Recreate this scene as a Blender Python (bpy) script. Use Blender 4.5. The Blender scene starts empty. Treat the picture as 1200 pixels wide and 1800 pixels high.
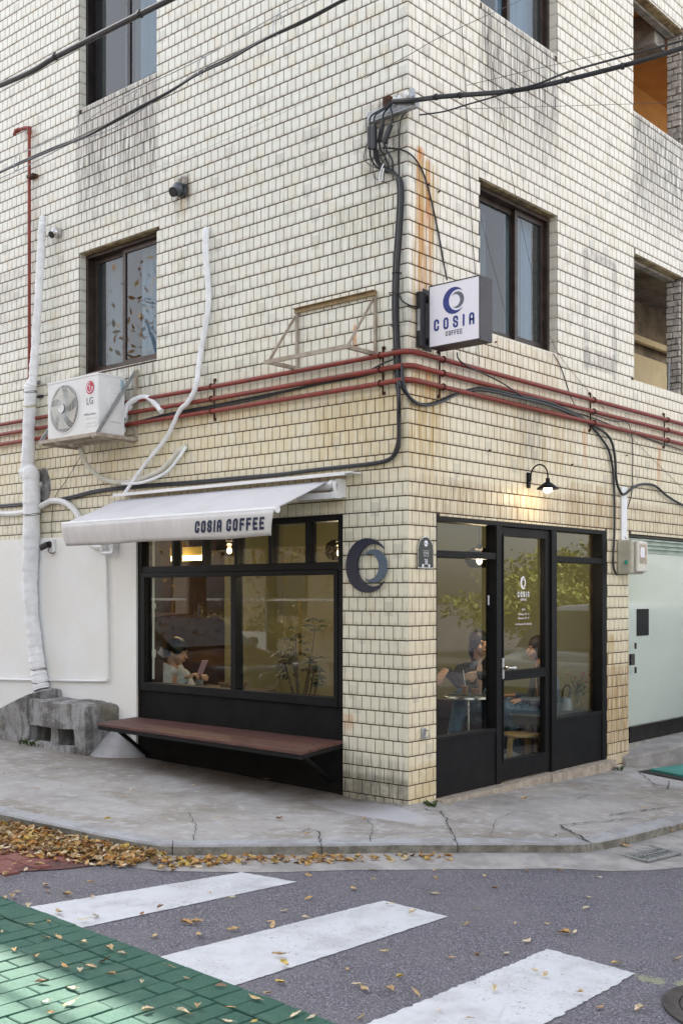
import bpy, math, random
import numpy as np
from mathutils import Vector, Matrix, noise
R_ = math.radians
rnd = random.Random(7)
sc = bpy.context.scene
col = sc.collection

# ------------------------------------------------------------------ camera, sky, sun, exposure
F, CX, HY = 1946.0, 600.0, 1045.0
Vf = Vector((-.660, .751, 0)).normalized(); Vr = Vector((Vf.y, -Vf.x, 0))
CAM = -(Vf * 8.18 + Vr * .4876); CAM.z = 1.58
cd = bpy.data.cameras.new("camera"); cam = bpy.data.objects.new("camera", cd); col.objects.link(cam)
cam.location = CAM
cam.rotation_euler = (R_(90), 0, math.atan2(-Vf.x, Vf.y))
cd.sensor_fit = 'VERTICAL'; cd.sensor_height = 36; cd.lens = F / 1800 * 36; cd.shift_y = (HY - 900) / 1800
cd.clip_start = .05; cd.clip_end = 600
sc.camera = cam

SUN_EL = 43.2
SUN = Vector((-.917 * math.cos(R_(SUN_EL)), .400 * math.cos(R_(SUN_EL)), math.sin(R_(SUN_EL))))
w = bpy.data.worlds.new("World"); sc.world = w; w.use_nodes = True
nt = w.node_tree; nt.nodes.clear()
sky = nt.nodes.new("ShaderNodeTexSky"); sky.sky_type = 'NISHITA'; sky.sun_disc = False
sky.sun_elevation = R_(SUN_EL); sky.sun_rotation = math.atan2(SUN.x, SUN.y)
sky.air_density = 1.0; sky.dust_density = 2.2; sky.ozone_density = 1.0
hs = nt.nodes.new("ShaderNodeHueSaturation"); hs.inputs['Saturation'].default_value = .30
bg = nt.nodes.new("ShaderNodeBackground"); bg.inputs['Strength'].default_value = .15
wo = nt.nodes.new("ShaderNodeOutputWorld")
nt.links.new(sky.outputs[0], hs.inputs['Color']); nt.links.new(hs.outputs[0], bg.inputs['Color']); nt.links.new(bg.outputs[0], wo.inputs[0])
sl = bpy.data.lights.new("sun", 'SUN'); sl.energy = 5.0; sl.angle = R_(.55); sl.color = (1, .93, .82)
so = bpy.data.objects.new("sun", sl); col.objects.link(so); so.rotation_euler = SUN.to_track_quat('Z', 'Y').to_euler()
sc.view_settings.view_transform = 'Standard'; sc.view_settings.look = 'None'
sc.view_settings.exposure = 1.72; sc.view_settings.gamma = 1
sc.cycles.max_bounces = 8; sc.cycles.transparent_max_bounces = 16; sc.cycles.caustics_reflective = False; sc.cycles.caustics_refractive = False

# ------------------------------------------------------------------ pixel (1200x1800 photo) -> real surface
def ray(px, py): return Vf + Vr * ((px - CX) / F) + Vector((0, 0, 1)) * ((HY - py) / F)
def onp(px, py, n, d):
    q = ray(px, py); n = Vector(n); return CAM + q * ((d - n.dot(CAM)) / n.dot(q))
def L(px, py, d=0.): return onp(px, py, (0, 1, 0), -d)      # left facade plane, d in front of it
def Rw(px, py, d=0.): return onp(px, py, (1, 0, 0), d)      # right facade plane
def G(px, py, o=0.): return onp(px, py, (.028, .022, 1), o)  # pavement plane (+o)
def at(px, py, D): return CAM + ray(px, py) * D
def gz(x, y, o=0.): return -.028 * x - .022 * y + o
def gf(x, y):                                            # street level away from the corner: levels out
    t = min(1, max(0, max((-4.3 - x) / 1.5, (-4.9 - y) / 1.5, (x - 5) / 5, (y - 5) / 4))); t = t * t * (3 - 2 * t)
    return gz(x, y, ROAD) * (1 - t) + t * (-.12 if y < 3 else -.20)
ROAD = -.09
def proj(p):
    q = Vector(p) - CAM; f = q.dot(Vf)
    if f <= .1: return None
    return CX + F * q.dot(Vr) / f, HY - F * q.z / f, f

# ------------------------------------------------------------------ materials
def newmat(name):
    m = bpy.data.materials.new(name); m.use_nodes = True
    n = m.node_tree; return m, n, n.nodes['Principled BSDF']
def N(nt, t, **k):
    n = nt.nodes.new(t)
    for a, b in k.items():
        if hasattr(n, a): setattr(n, a, b)
        else: n.inputs[a.replace('_', ' ')].default_value = b
    return n
def val(nt, op, a, b=None, c=None, clamp=False):
    n = nt.nodes.new("ShaderNodeMath"); n.operation = op; n.use_clamp = clamp
    for i, x in enumerate((a, b, c)):
        if x is None: continue
        if isinstance(x, (int, float)): n.inputs[i].default_value = x
        else: nt.links.new(x, n.inputs[i])
    return n.outputs[0]
def mixc(nt, fac, a, b, mode='MIX'):
    n = nt.nodes.new("ShaderNodeMix"); n.data_type = 'RGBA'; n.blend_type = mode
    for s, x in ((n.inputs[0], fac), (n.inputs[6], a), (n.inputs[7], b)):
        if isinstance(x, (int, float)): s.default_value = x
        elif isinstance(x, (tuple, list)): s.default_value = (*x[:3], 1)
        else: nt.links.new(x, s)
    return n.outputs[2]
def ramp(nt, x, lo, hi, a=0., b=1.):
    n = nt.nodes.new("ShaderNodeMapRange"); n.interpolation_type = 'SMOOTHSTEP'
    nt.links.new(x, n.inputs[0])
    for i, v_ in enumerate((lo, hi, a, b)): n.inputs[i + 1].default_value = v_
    return n.outputs[0]
def noiz(nt, vec, scale, detail=4, rough=.6, stretch=None):
    if stretch:
        mp = nt.nodes.new("ShaderNodeMapping"); mp.inputs['Scale'].default_value = stretch
        nt.links.new(vec, mp.inputs[0]); vec = mp.outputs[0]
    n = nt.nodes.new("ShaderNodeTexNoise"); n.inputs['Scale'].default_value = scale
    n.inputs['Detail'].default_value = detail; n.inputs['Roughness'].default_value = rough
    nt.links.new(vec, n.inputs['Vector']); return n.outputs[0]
def pos(nt): return nt.nodes.new("ShaderNodeNewGeometry").outputs['Position']
def sep(nt, v):
    n = nt.nodes.new("ShaderNodeSeparateXYZ"); nt.links.new(v, n.inputs[0]); return n.outputs
def bump(nt, bsdf, h, dist=.002, strength=1.):
    b = nt.nodes.new("ShaderNodeBump"); b.inputs['Distance'].default_value = dist; b.inputs['Strength'].default_value = strength
    nt.links.new(h, b.inputs['Height']); nt.links.new(b.outputs[0], bsdf.inputs['Normal'])
def simple(name, c, rough=.6, metal=0., var=.15, scale=12., bmp=.0, bscale=80., c2=None, coat=0., spec=.5, stretch=None):
    m, n, b = newmat(name); P = pos(n)
    f = noiz(n, P, scale, 5, .65, stretch)
    c2 = c2 or tuple(x * (1 - var * 1.6) for x in c)
    n.links.new(mixc(n, ramp(n, f, .35, .65), c, c2), b.inputs['Base Color'])
    b.inputs['Roughness'].default_value = rough; b.inputs['Metallic'].default_value = metal
    n.links.new(val(n, 'ADD', rough - .08, val(n, 'MULTIPLY', noiz(n, P, scale * 3, 3), .16)), b.inputs['Roughness'])
    b.inputs['Coat Weight'].default_value = coat; b.inputs['Specular IOR Level'].default_value = spec
    if bmp: bump(n, b, noiz(n, P, bscale, 4), bmp)
    return m
def emis(name, c, s):
    m, n, b = newmat(name); b.inputs['Base Color'].default_value = (*c, 1)
    b.inputs['Emission Color'].default_value = (*c, 1); b.inputs['Emission Strength'].default_value = s; return m
def glassmat(name, tint=(.9, .93, .92), refl=1.0, rough=0., haze=0., hazec=(.5, .5, .5)):
    m, n, b = newmat(name); n.nodes.remove(b); out = n.nodes['Material Output']
    tr = N(n, "ShaderNodeBsdfTransparent"); tr.inputs[0].default_value = (*tint, 1)
    gl = N(n, "ShaderNodeBsdfGlossy"); gl.inputs['Roughness'].default_value = rough
    fr = N(n, "ShaderNodeFresnel"); fr.inputs[0].default_value = 1.5
    mx = N(n, "ShaderNodeMixShader")
    bk = n.nodes.new("ShaderNodeNewGeometry").outputs['Backfacing']
    n.links.new(val(n, 'MULTIPLY', val(n, 'MULTIPLY', fr.outputs[0], refl, clamp=True), val(n, 'SUBTRACT', 1., bk)), mx.inputs[0])
    a = tr.outputs[0]
    if haze:
        df = N(n, "ShaderNodeBsdfDiffuse"); df.inputs[0].default_value = (*hazec, 1)
        m2 = N(n, "ShaderNodeMixShader"); m2.inputs[0].default_value = haze
        n.links.new(a, m2.inputs[1]); n.links.new(df.outputs[0], m2.inputs[2]); a = m2.outputs[0]
    n.links.new(a, mx.inputs[1]); n.links.new(gl.outputs[0], mx.inputs[2]); n.links.new(mx.outputs[0], out.inputs[0])
    return m

TW, TH, TZ0 = .0875, .10738, 5.747      # tile pitch across, up, and the height of one joint
def tilemat(name, axis, stains, base, low):
    m, n, b = newmat(name); P = pos(n); s = sep(n, P); u = s[axis]; z = s[2]
    row = val(n, 'FLOOR', val(n, 'DIVIDE', val(n, 'SUBTRACT', z, TZ0 - 1), TH))
    half = val(n, 'MULTIPLY', val(n, 'PINGPONG', row, 1.), .5)
    colm = val(n, 'FLOOR', val(n, 'ADD', val(n, 'DIVIDE', u, TW), half))
    cb = N(n, "ShaderNodeCombineXYZ"); n.links.new(row, cb.inputs[0]); n.links.new(colm, cb.inputs[1])
    wn = N(n, "ShaderNodeTexWhiteNoise", noise_dimensions='2D'); n.links.new(cb.outputs[0], wn.inputs['Vector'])
    ws = sep(n, wn.outputs['Color'])
    big = noiz(n, P, .9, 3); hgt = ramp(n, val(n, 'ADD', z, val(n, 'MULTIPLY', big, .8)), 2.9, 4.6)
    c = mixc(n, hgt, low, base)
    c = mixc(n, ramp(n, ws[0], .0, 1., 0., .20), c, tuple(x * .80 for x in low))
    c = mixc(n, ramp(n, ws[1], .7, 1., 0., .30), c, (.68, .60, .42))
    c = mixc(n, ramp(n, ws[2], .93, .97, 0., .35), c, (.40, .40, .36))
    st = noiz(n, P, 1., 5, .7, (70, 70, 3.2)); st2 = noiz(n, P, 1., 4, .6, (22, 22, 1.3))
    fine = noiz(n, P, 300, 3); cl = noiz(n, P, 6., 6, .7)
    grime = val(n, 'MULTIPLY', ramp(n, st, .47, .75), ramp(n, cl, .38, .62))
    c = mixc(n, val(n, 'MULTIPLY', grime, .42), c, (.22, .19, .14))
    # streaky brown band along the lower edge of every tile
    fz = val(n, 'FRACT', val(n, 'DIVIDE', val(n, 'SUBTRACT', z, TZ0 - 10 * TH), TH))
    edge = val(n, 'MULTIPLY', ramp(n, fz, .34, .03), ramp(n, st, .35, .62))
    c = mixc(n, val(n, 'MULTIPLY', edge, .48), c, (.30, .22, .12))
    for (u0, u1, z0, z1, su, sz, colr, k, kind) in stains:
        mk = val(n, 'MULTIPLY', ramp(n, u, u0 - su, u0 + su), ramp(n, u, u1 + su, u1 - su))
        mk = val(n, 'MULTIPLY', mk, ramp(n, z, z1 + .02, z1 - .03))
        mk = val(n, 'MULTIPLY', mk, ramp(n, z, z0, z0 + sz))
        if kind == 's': mk = val(n, 'MULTIPLY', mk, ramp(n, st, .36, .62))
        elif kind == 'r': mk = val(n, 'MULTIPLY', mk, ramp(n, st2, .42, .60))
        else: mk = val(n, 'MULTIPLY', mk, ramp(n, cl, .28, .6))
        c = mixc(n, val(n, 'MULTIPLY', mk, k), c, colr)
    n.links.new(c, b.inputs['Base Color'])
    n.links.new(val(n, 'ADD', .22, val(n, 'MULTIPLY', val(n, 'ADD', cl, grime), .25)), b.inputs['Roughness'])
    b.inputs['Specular IOR Level'].default_value = .45
    bump(n, b, noiz(n, P, 18, 2), .0012)
    return m
GR = (.13, .115, .095); RU = (.55, .20, .012); YB = (.50, .33, .10)
TL = tilemat("left_tile_glaze", 0, [
    (-4.1, -2.86, 4.92, 6.34, .03, 1.0, GR, 1.0, 's'), (-4.1, -2.86, 5.6, 6.33, .05, .5, (.42, .38, .34), .55, 'c'),
    (-2.6, -2.42, 4.9, 5.3, .03, .25, (.12, .08, .05), .95, 'c'), (-2.56, -2.48, 4.8, 5.2, .02, .3, YB, .8, 's'),
    (-.42, -.03, 4.4, 5.30, .08, .7, (.16, .15, .12), .8, 'c'), (-.8, -.1, 3.9, 4.6, .1, .5, (.40, .38, .28), .5, 's'),
    (-4.2, -2.86, 3.2, 3.75, .05, .4, GR, .6, 's'), (-1.98, -1.94, 2.9, 3.3, .01, .3, RU, 1., 'n'),
    (-.52, -.49, 3.4, 3.66, .006, .1, RU, 1., 'n'), (-7, 0, 2.2, 3.28, .05, .7, (.70, .58, .34), .6, 'c'), (-.9, -.02, 2.3, 3.1, .1, .5, YB, .45, 's'), (-2.6, -1.2, 3.0, 3.3, .2, .2, YB, .5, 's'),
    (-3.3, -.6, 2.15, 2.55, .06, .2, (.56, .44, .22), .62, 'c'), (-.7, .02, -.3, .22, .03, .02, (.20, .19, .155), .9, 'c'),
    (-.7, .02, -.3, .34, .03, .02, (.28, .26, .20), .6, 's'), (-.63, -.52, .5, .66, .02, .1, RU, .5, 'c'),
    (-7, -5, 4, 5, .3, .5, (.5, .48, .42), .5, 'c')], (.77, .765, .69), (.75, .72, .59))
TR = tilemat("right_tile_glaze", 1, [
    (.10, .19, 4.0, 4.93, .01, .6, RU, 1.3, 's'), (.21, .27, 4.0, 4.87, .01, .6, RU, 1.2, 's'), (.06, .36, 3.4, 4.85, .03, .4, YB, .9, 'r'), (.10, .30, 3.35, 4.5, .02, .3, RU, .7, 's'), (0, .5, 2.2, 3.2, .05, .6, YB, .8, 'r'), (1.2, 2.4, 2.45, 3.2, .2, .4, YB, .5, 'r'),
    (.05, .42, 2.3, 3.3, .04, .8, YB, .95, 's'), (.22, .27, 3.0, 3.3, .01, .2, RU, 1.2, 's'), (0, .5, .9, 2.3, .1, .6, (.5, .42, .28), .4, 's'),
    (.9, 2.2, 2.9, 3.7, .05, .5, YB, .45, 's'), (.93, 2.15, 5.0, 6.34, .05, 1.0, GR, .9, 's'),
    (1.5, 1.9, 2.6, 3.3, .1, .3, (.30, .27, .2), .7, 's'), (.1, 5, 2.15, 2.48, .2, .08, (.36, .22, .09), .55, 's'), (2.3, 3.1, 2.1, 2.6, .1, .1, (.42, .26, .1), .6, 'r'),
    (3.55, 4.8, 4.95, 6.33, .04, .9, GR, .85, 's'), (2.6, 2.7, 3.6, 4.75, .02, .05, (.3, .27, .24), .55, 'c'), (3.15, 3.24, 3.6, 4.75, .02, .05, (.3, .27, .24), .55, 'c'),
    (2.6, 3.2, 4.66, 4.76, .02, .02, (.3, .27, .24), .7, 'c'), (2.6, 3.2, 3.66, 3.86, .02, .02, (.3, .27, .24), .6, 'c'),
    (2.6, 2.66, 2.6, 3.1, .02, .3, RU, .9, 's'), (3.0, 3.5, -.3, 1.2, .03, .9, (.50, .33, .12), .75, 'r'), (3.0, 3.5, -.3, .9, .02, .5, (.30, .15, .05), .6, 's'),
    (4.1, 4.2, 2.6, 3.1, .02, .2, RU, .8, 's'), (0, .35, -.2, .32, .02, .1, (.58, .45, .25), .7, 'c')], (.83, .785, .69), (.77, .69, .51))
def yellowtile():
    m, n, b = newmat("soffit_tile_glaze"); P = pos(n)
    n.links.new(mixc(n, ramp(n, noiz(n, P, 9, 5), .4, .62), (.42, .33, .17), (.20, .15, .08)), b.inputs['Base Color']); b.inputs['Roughness'].default_value = .5
    return m
TS = yellowtile()
M = {}
M['grout'] = simple("grout", (.105, .066, .045), .9, 0, .4, 9, .002, 120)
M['plaster'] = simple("white_plaster", (.86, .87, .88), .75, 0, .06, 1.6, .0012, 60, c2=(.83, .83, .80))
M['black'] = simple("black_paint", (.0075, .0075, .009), .5, 0, .3, 5, .0006, 30, c2=(.011, .011, .012), spec=.14)
M['blackwall'] = simple("black_masonry_paint", (.006, .006, .007), .6, 0, .3, 4, .0015, 40, c2=(.010, .010, .010), spec=.12)
M['frame'] = simple("brown_aluminium", (.065, .043, .034), .4, .3, .3, 8)
M['sframe'] = simple("dark_aluminium", (.03, .024, .022), .35, .4, .3, 8)
M['glass'] = glassmat("shop_glass", (.90, .92, .88), 1.4)
M['uglass'] = glassmat("window_glass", (.72, .78, .80), 1.5, .01, .04, (.35, .38, .40))
M['concrete'] = simple("rough_concrete", (.40, .38, .34), .9, 0, .2, 7, .004, 60, c2=(.22, .21, .19))
M['olive'] = simple("olive_interior_paint", (.35, .335, .195), .8, 0, .06, 1.5)
M['ceil'] = simple("interior_ceiling_paint", (.42, .38, .27), .8, 0, .08, 2)
M['floor'] = simple("dark_floor", (.07, .055, .06), .35, 0, .2, 3)
M['maroon'] = simple("maroon_panel", (.050, .024, .015), .45, 0, .25, 4)
M['wood'] = simple("birch_wood", (.55, .38, .19), .5, 0, .15, 6, stretch=(1, 1, 8))
M['bench'] = simple("red_brown_wood", (.12, .045, .034), .62, 0, .25, 5, .0008, 90, c2=(.07, .028, .023), stretch=(.6, 14, 6))
M['metal'] = simple("brushed_metal", (.6, .6, .6), .28, 1, .1, 10)
M['galv'] = simple("galvanised_steel", (.42, .44, .46), .5, .7, .2, 20)
M['redpipe'] = simple("red_oxide_paint", (.27, .034, .020), .55, 0, .25, 14, .0006, 60, c2=(.16, .032, .022))
M['rust'] = simple("rusty_iron", (.10, .04, .02), .9, .1, .4, 30, .001, 120)
M['cable'] = simple("black_cable_sheath", (.018, .020, .025), .45, 0, .3, 20)
M['white'] = simple("white_plastic", (.78, .79, .80), .45, 0, .05, 4)
M['offwhite'] = simple("aged_white_plastic", (.70, .68, .60), .5, 0, .12, 6)
M['wrap'] = simple("white_pipe_wrap", (.86, .88, .91), .6, 0, .08, 9, .003, 26)
M['beigepaint'] = simple("beige_painted_steel", (.42, .37, .31), .5, .1, .2, 10, c2=(.30, .24, .18))
M['awn'] = simple("awning_fabric", (.64, .635, .67), .85, 0, .05, 2.5, .0004, 400, c2=(.59, .58, .60))
M['awnv'] = simple("awning_valance_fabric", (.70, .68, .69), .85, 0, .06, 2.5, .0004, 400, c2=(.64, .62, .62), stretch=(6, 6, .8))
M['navy'] = simple("navy_lettering", (.012, .022, .075), .5, 0, .1, 10)
M['navylogo'] = simple("navy_acrylic", (.010, .018, .045), .35, 0, .1, 10)
M['slate'] = simple("slate_blue_acrylic", (.085, .13, .19), .35, 0, .1, 10)
M['bluel'] = simple("blue_print", (.012, .03, .22), .4, 0, .05, 10)
M['greyl'] = simple("grey_print", (.12, .13, .17), .4, 0, .05, 10)
M['signface'] = simple("sign_acrylic", (.84, .82, .90), .25, 0, .02, 3)
M['signbox'] = simple("graphite_sign_casing", (.045, .04, .045), .45, .2, .15, 6)
M['lg'] = simple("crimson_emblem", (.50, .01, .05), .4, 0, .05, 10)
M['dark'] = simple("dark_room", (.03, .03, .032), .9, 0, .3, 3)
M['curtain'] = simple("pale_blue_curtain", (.55, .66, .80), .8, 0, .06, 3, stretch=(12, 12, .2))
M['greycurt'] = simple("grey_sheet", (.34, .38, .39), .7, 0, .25, 2, stretch=(3, 3, .3), c2=(.22, .25, .27))
M['orangewall'] = simple("old_orange_plaster", (.72, .38, .12), .85, 0, .2, 2.2, .003, 14, c2=(.62, .30, .09))
M['beigeboard'] = simple("beige_board", (.86, .70, .42), .8, 0, .08, 3)
M['greybrick'] = simple("old_grey_brick", (.56, .51, .45), .95, 0, .3, 12, .006, 50, c2=(.34, .31, .28))
M['mortar'] = simple("old_mortar", (.24, .21, .18), .95, 0, .3, 14, .006, 50)
M['frost'] = simple("frosted_glass_film", (.54, .61, .555), .22, 0, .05, .8, c2=(.58, .64, .58), coat=.6)
M['mint'] = simple("pale_green_shutter", (.42, .52, .46), .5, 0, .2, 6)
M['meter'] = simple("beige_meter_plastic", (.50, .48, .40), .45, 0, .1, 8)
M['skin'] = simple("skin", (.55, .32, .22), .5, 0, .06, 10); M['skin'].node_tree.nodes['Principled BSDF'].inputs['Subsurface Weight'].default_value = .05
M['hair'] = simple("black_hair", (.012, .009, .008), .45, 0, .3, 30, .002, 200, stretch=(1, 1, .2))
M['hair2'] = simple("dark_brown_hair", (.05, .032, .022), .5, 0, .3, 30, .002, 200, stretch=(1, 1, .2))
M['bluetop'] = simple("pale_blue_sweater", (.64, .66, .72), .9, 0, .1, 8, .002, 60)
M['jacket'] = simple("black_jacket", (.018, .017, .018), .8, 0, .3, 8, .003, 40)
M['greytop'] = simple("slate_sweatshirt", (.15, .17, .22), .9, 0, .15, 8, .003, 40)
M['jeans'] = simple("blue_denim", (.085, .16, .25), .9, 0, .3, 9, .002, 60)
M['shoe'] = simple("white_sneaker", (.72, .73, .74), .6, 0, .12, 30, .002, 60)
M['phone'] = simple("pink_phone_case", (.62, .42, .55), .4, 0, .03, 10)
M['coffee'] = simple("milky_coffee", (.50, .24, .08), .4, 0, .1, 20)
M['clear'] = glassmat("clear_cup", (.93, .93, .92), 1.2)
M['smoke'] = glassmat("smoked_lamp_glass", (.28, .24, .20), 2.2)
M['leafgreen'] = simple("dark_houseplant_leaf", (.035, .055, .02), .5, 0, .3, 12)
M['pot'] = simple("terracotta_pot", (.24, .12, .07), .8, 0, .2, 8)
M['treeleaf'] = simple("tree_leaf_green", (.26, .34, .06), .6, 0, .4, 2.2, c2=(.36, .34, .07))
M['hedgeleaf'] = simple("hedge_leaf", (.28, .27, .07), .6, 0, .4, 5, c2=(.42, .28, .08))
M['bark'] = simple("bark", (.12, .09, .065), .9, 0, .3, 14, .006, 40)
M['bulb'] = emis("lit_bulb", (1, .80, .50), 14); M['tube'] = emis("lit_warm_tube", (1, .62, .22), 5)
M['green'] = None
def asphalt():
    m, n, b = newmat("asphalt"); P = pos(n)
    a = noiz(n, P, 85, 6, .85); c_ = noiz(n, P, 2.2, 5); v = N(n, "ShaderNodeTexVoronoi", Scale=190.); s_ = sep(n, P)
    n.links.new(P, v.inputs['Vector']); vs = sep(n, v.outputs['Color'])
    c = mixc(n, ramp(n, a, .40, .60), (.044, .043, .058), (.185, .178, .215))
    c = mixc(n, ramp(n, vs[0], .86, .97), c, (.34, .33, .36)); c = mixc(n, ramp(n, vs[1], .8, 1., 0, .7), c, (.05, .048, .052))
    c = mixc(n, ramp(n, c_, .42, .68, 0, .4), c, (.17, .165, .18)); c = mixc(n, ramp(n, noiz(n, P, .9, 4), .55, .7, 0, .4), c, (.07, .068, .075))
    yp = G(1142, 1722, ROAD)
    for ex, ey, ra in ((yp.x, yp.y, .09), (yp.x + .16, yp.y + .05, .10)):
        dd = val(n, 'ADD', val(n, 'POWER', val(n, 'DIVIDE', val(n, 'SUBTRACT', s_[0], ex), ra), 2.), val(n, 'POWER', val(n, 'DIVIDE', val(n, 'SUBTRACT', s_[1], ey), ra * .6), 2.))
        c = mixc(n, val(n, 'MULTIPLY', ramp(n, val(n, 'ADD', dd, val(n, 'MULTIPLY', noiz(n, P, 25, 4), 2.2)), 1.9, 1.4), .45), c, (.36, .40, .20))
    n.links.new(c, b.inputs['Base Color']); b.inputs['Roughness'].default_value = .8
    bump(n, b, val(n, 'ADD', a, v.outputs['Distance']), .004); return m
M['asphalt'] = asphalt()
def paint():
    m, n, b = newmat("worn_white_road_paint"); P = pos(n)
    v = noiz(n, P, 55, 6, .8); k = noiz(n, P, 3.2, 3)
    chip = val(n, 'MULTIPLY', ramp(n, v, .58, .62), ramp(n, k, .47, .56))
    c = mixc(n, ramp(n, noiz(n, P, 5, 6, .7), .4, .75), (.53, .55, .59), (.42, .43, .46))
    c = mixc(n, ramp(n, noiz(n, P, 120, 3), .62, .72, 0, .35), c, (.3, .3, .32))
    tw_ = noiz(n, P, 1., 4, .6, (5, 3, 1)); c = mixc(n, val(n, 'MULTIPLY', ramp(n, tw_, .5, .68), .30), c, (.26, .255, .265))
    c = mixc(n, ramp(n, noiz(n, P, 14, 6, .8), .60, .70, 0, .5), c, (.25, .245, .255))
    c = mixc(n, chip, c, (.12, .115, .12)); n.links.new(c, b.inputs['Base Color']); b.inputs['Roughness'].default_value = .6
    bump(n, b, noiz(n, P, 200, 3), .002); return m
M['paint'] = paint()
def paving(name, c1, c2, dirt):
    m, n, b = newmat(name); P = pos(n); oi = N(n, "ShaderNodeObjectInfo")
    c = mixc(n, noiz(n, P, 5, 4), c1, c2); c = mixc(n, ramp(n, noiz(n, P, 110, 5, .85), .52, .64, 0, .6), c, dirt); c = mixc(n, ramp(n, noiz(n, P, 90, 5, .85), .48, .38, 0, .6), c, tuple(x * .35 for x in c2))
    c = mixc(n, ramp(n, noiz(n, P, 2.3, 6, .7), .5, .7, 0, .35), c, dirt)
    c = mixc(n, val(n, 'MULTIPLY', oi.outputs['Random'], .25), c, c2)
    n.links.new(c, b.inputs['Base Color']); b.inputs['Roughness'].default_value = .75
    bump(n, b, noiz(n, P, 100, 5, .85), .006); return m
M['green'] = paving("green_paving_paint", (.018, .118, .078), (.010, .075, .052), (.10, .17, .13))
M['red'] = paving("red_paving_paint", (.24, .072, .06), (.17, .05, .045), (.26, .13, .11))
M['joint'] = simple("dirty_joint", (.07, .05, .035), .95, 0, .5, 40, .003, 100)
def walk():
    m, n, b = newmat("pavement_concrete"); P = pos(n); s = sep(n, P)
    a = noiz(n, P, 1.4, 6, .65); f = noiz(n, P, 130, 4, .7); mid = noiz(n, P, 9, 6, .7)
    c = mixc(n, ramp(n, a, .38, .62), (.37, .355, .345), (.26, .24, .215))
    c = mixc(n, ramp(n, mid, .5, .66, 0, .75), c, (.47, .465, .48)); c = mixc(n, ramp(n, mid, .43, .30, 0, .5), c, (.17, .16, .15))
    c = mixc(n, ramp(n, f, .5, .75, 0, .5), c, (.13, .125, .12)); c = mixc(n, ramp(n, noiz(n, P, 260, 2), .62, .7, 0, .5), c, (.5, .5, .5))
    for (ex, ey, ra, rb, k) in ((-.15, -.28, .55, .22, .8), (.2, -.25, .35, .2, .5), (.75, 3.0, .5, .35, .6), (.9, .9, .5, .9, .25), (-2.2, -1.7, 1.2, .35, .3)):
        dd = val(n, 'ADD', val(n, 'POWER', val(n, 'DIVIDE', val(n, 'SUBTRACT', s[0], ex), ra), 2.), val(n, 'POWER', val(n, 'DIVIDE', val(n, 'SUBTRACT', s[1], ey), rb), 2.))
        c = mixc(n, val(n, 'MULTIPLY', ramp(n, val(n, 'ADD', dd, val(n, 'MULTIPLY', mid, .9)), 1.5, 1.25), k), c, (.47, .47, .50))
    # darker brown tone under the bench and along the wall foot
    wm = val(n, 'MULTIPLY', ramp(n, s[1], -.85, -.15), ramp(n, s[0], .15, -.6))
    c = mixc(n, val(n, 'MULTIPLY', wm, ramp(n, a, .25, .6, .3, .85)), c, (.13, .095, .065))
    n.links.new(c, b.inputs['Base Color']); b.inputs['Roughness'].default_value = .85
    bump(n, b, val(n, 'ADD', val(n, 'MULTIPLY', f, .5), mid), .008); return m
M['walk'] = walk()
M['kerb_old'] = simple("kerb_granite", (.31, .315, .33), .85, 0, .2, 30, .003, 150, c2=(.20, .19, .18))
def kerbmat():
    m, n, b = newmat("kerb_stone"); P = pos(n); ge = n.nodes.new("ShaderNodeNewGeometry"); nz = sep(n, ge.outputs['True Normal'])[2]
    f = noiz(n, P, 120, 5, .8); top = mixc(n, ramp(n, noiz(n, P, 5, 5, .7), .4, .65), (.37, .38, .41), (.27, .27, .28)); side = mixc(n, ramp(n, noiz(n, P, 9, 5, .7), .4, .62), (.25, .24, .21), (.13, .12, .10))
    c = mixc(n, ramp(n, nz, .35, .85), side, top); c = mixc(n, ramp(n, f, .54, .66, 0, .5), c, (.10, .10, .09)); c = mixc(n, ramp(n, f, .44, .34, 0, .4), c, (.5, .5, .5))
    n.links.new(c, b.inputs['Base Color']); b.inputs['Roughness'].default_value = .85; bump(n, b, f, .004); return m
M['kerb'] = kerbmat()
M['gutter'] = simple("gutter_concrete", (.36, .345, .34), .9, 0, .2, 5, .004, 120, c2=(.24, .23, .225))
M['crack'] = simple("crack_shadow_dirt", (.05, .042, .036), .95, 0, .4, 30)
M['patch'] = simple("pale_cement_patch", (.50, .50, .53), .85, 0, .15, 7, .003, 80)
def stonemat():
    m, n, b = newmat("weathered_old_concrete"); P = pos(n)
    a = noiz(n, P, 4, 7, .72); st = noiz(n, P, 1, 5, .7, (16, 16, 2.2)); f = noiz(n, P, 42, 6, .8)
    c = mixc(n, ramp(n, a, .40, .60), (.42, .42, .43), (.17, .165, .155)); c = mixc(n, ramp(n, st, .48, .66, 0, .75), c, (.10, .098, .092))
    c = mixc(n, ramp(n, noiz(n, P, 2.2, 4), .54, .64, 0, .5), c, (.26, .23, .15)); c = mixc(n, ramp(n, f, .55, .68, 0, .6), c, (.07, .068, .062)); c = mixc(n, ramp(n, f, .42, .33, 0, .6), c, (.58, .58, .58))
    n.links.new(c, b.inputs['Base Color']); b.inputs['Roughness'].default_value = .95; bump(n, b, val(n, 'ADD', a, f), .02); return m
M['stone'] = stonemat()
M['iron'] = simple("cast_iron", (.075, .066, .066), .55, .5, .3, 12, .001, 80)
M['mat'] = simple("teal_rubber_mat", (.05, .27, .24), .7, 0, .1, 5, .002, 150)
LEAFM = [simple("dry_leaf_%s" % k, c, .65, 0, .3, 40, .001, 90) for k, c in
         (("tan", (.58, .40, .20)), ("ochre", (.60, .37, .14)), ("orange", (.54, .26, .06)), ("pale", (.74, .62, .42)), ("brown", (.26, .13, .06)), ("yellow", (.66, .48, .12)))]

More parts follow.
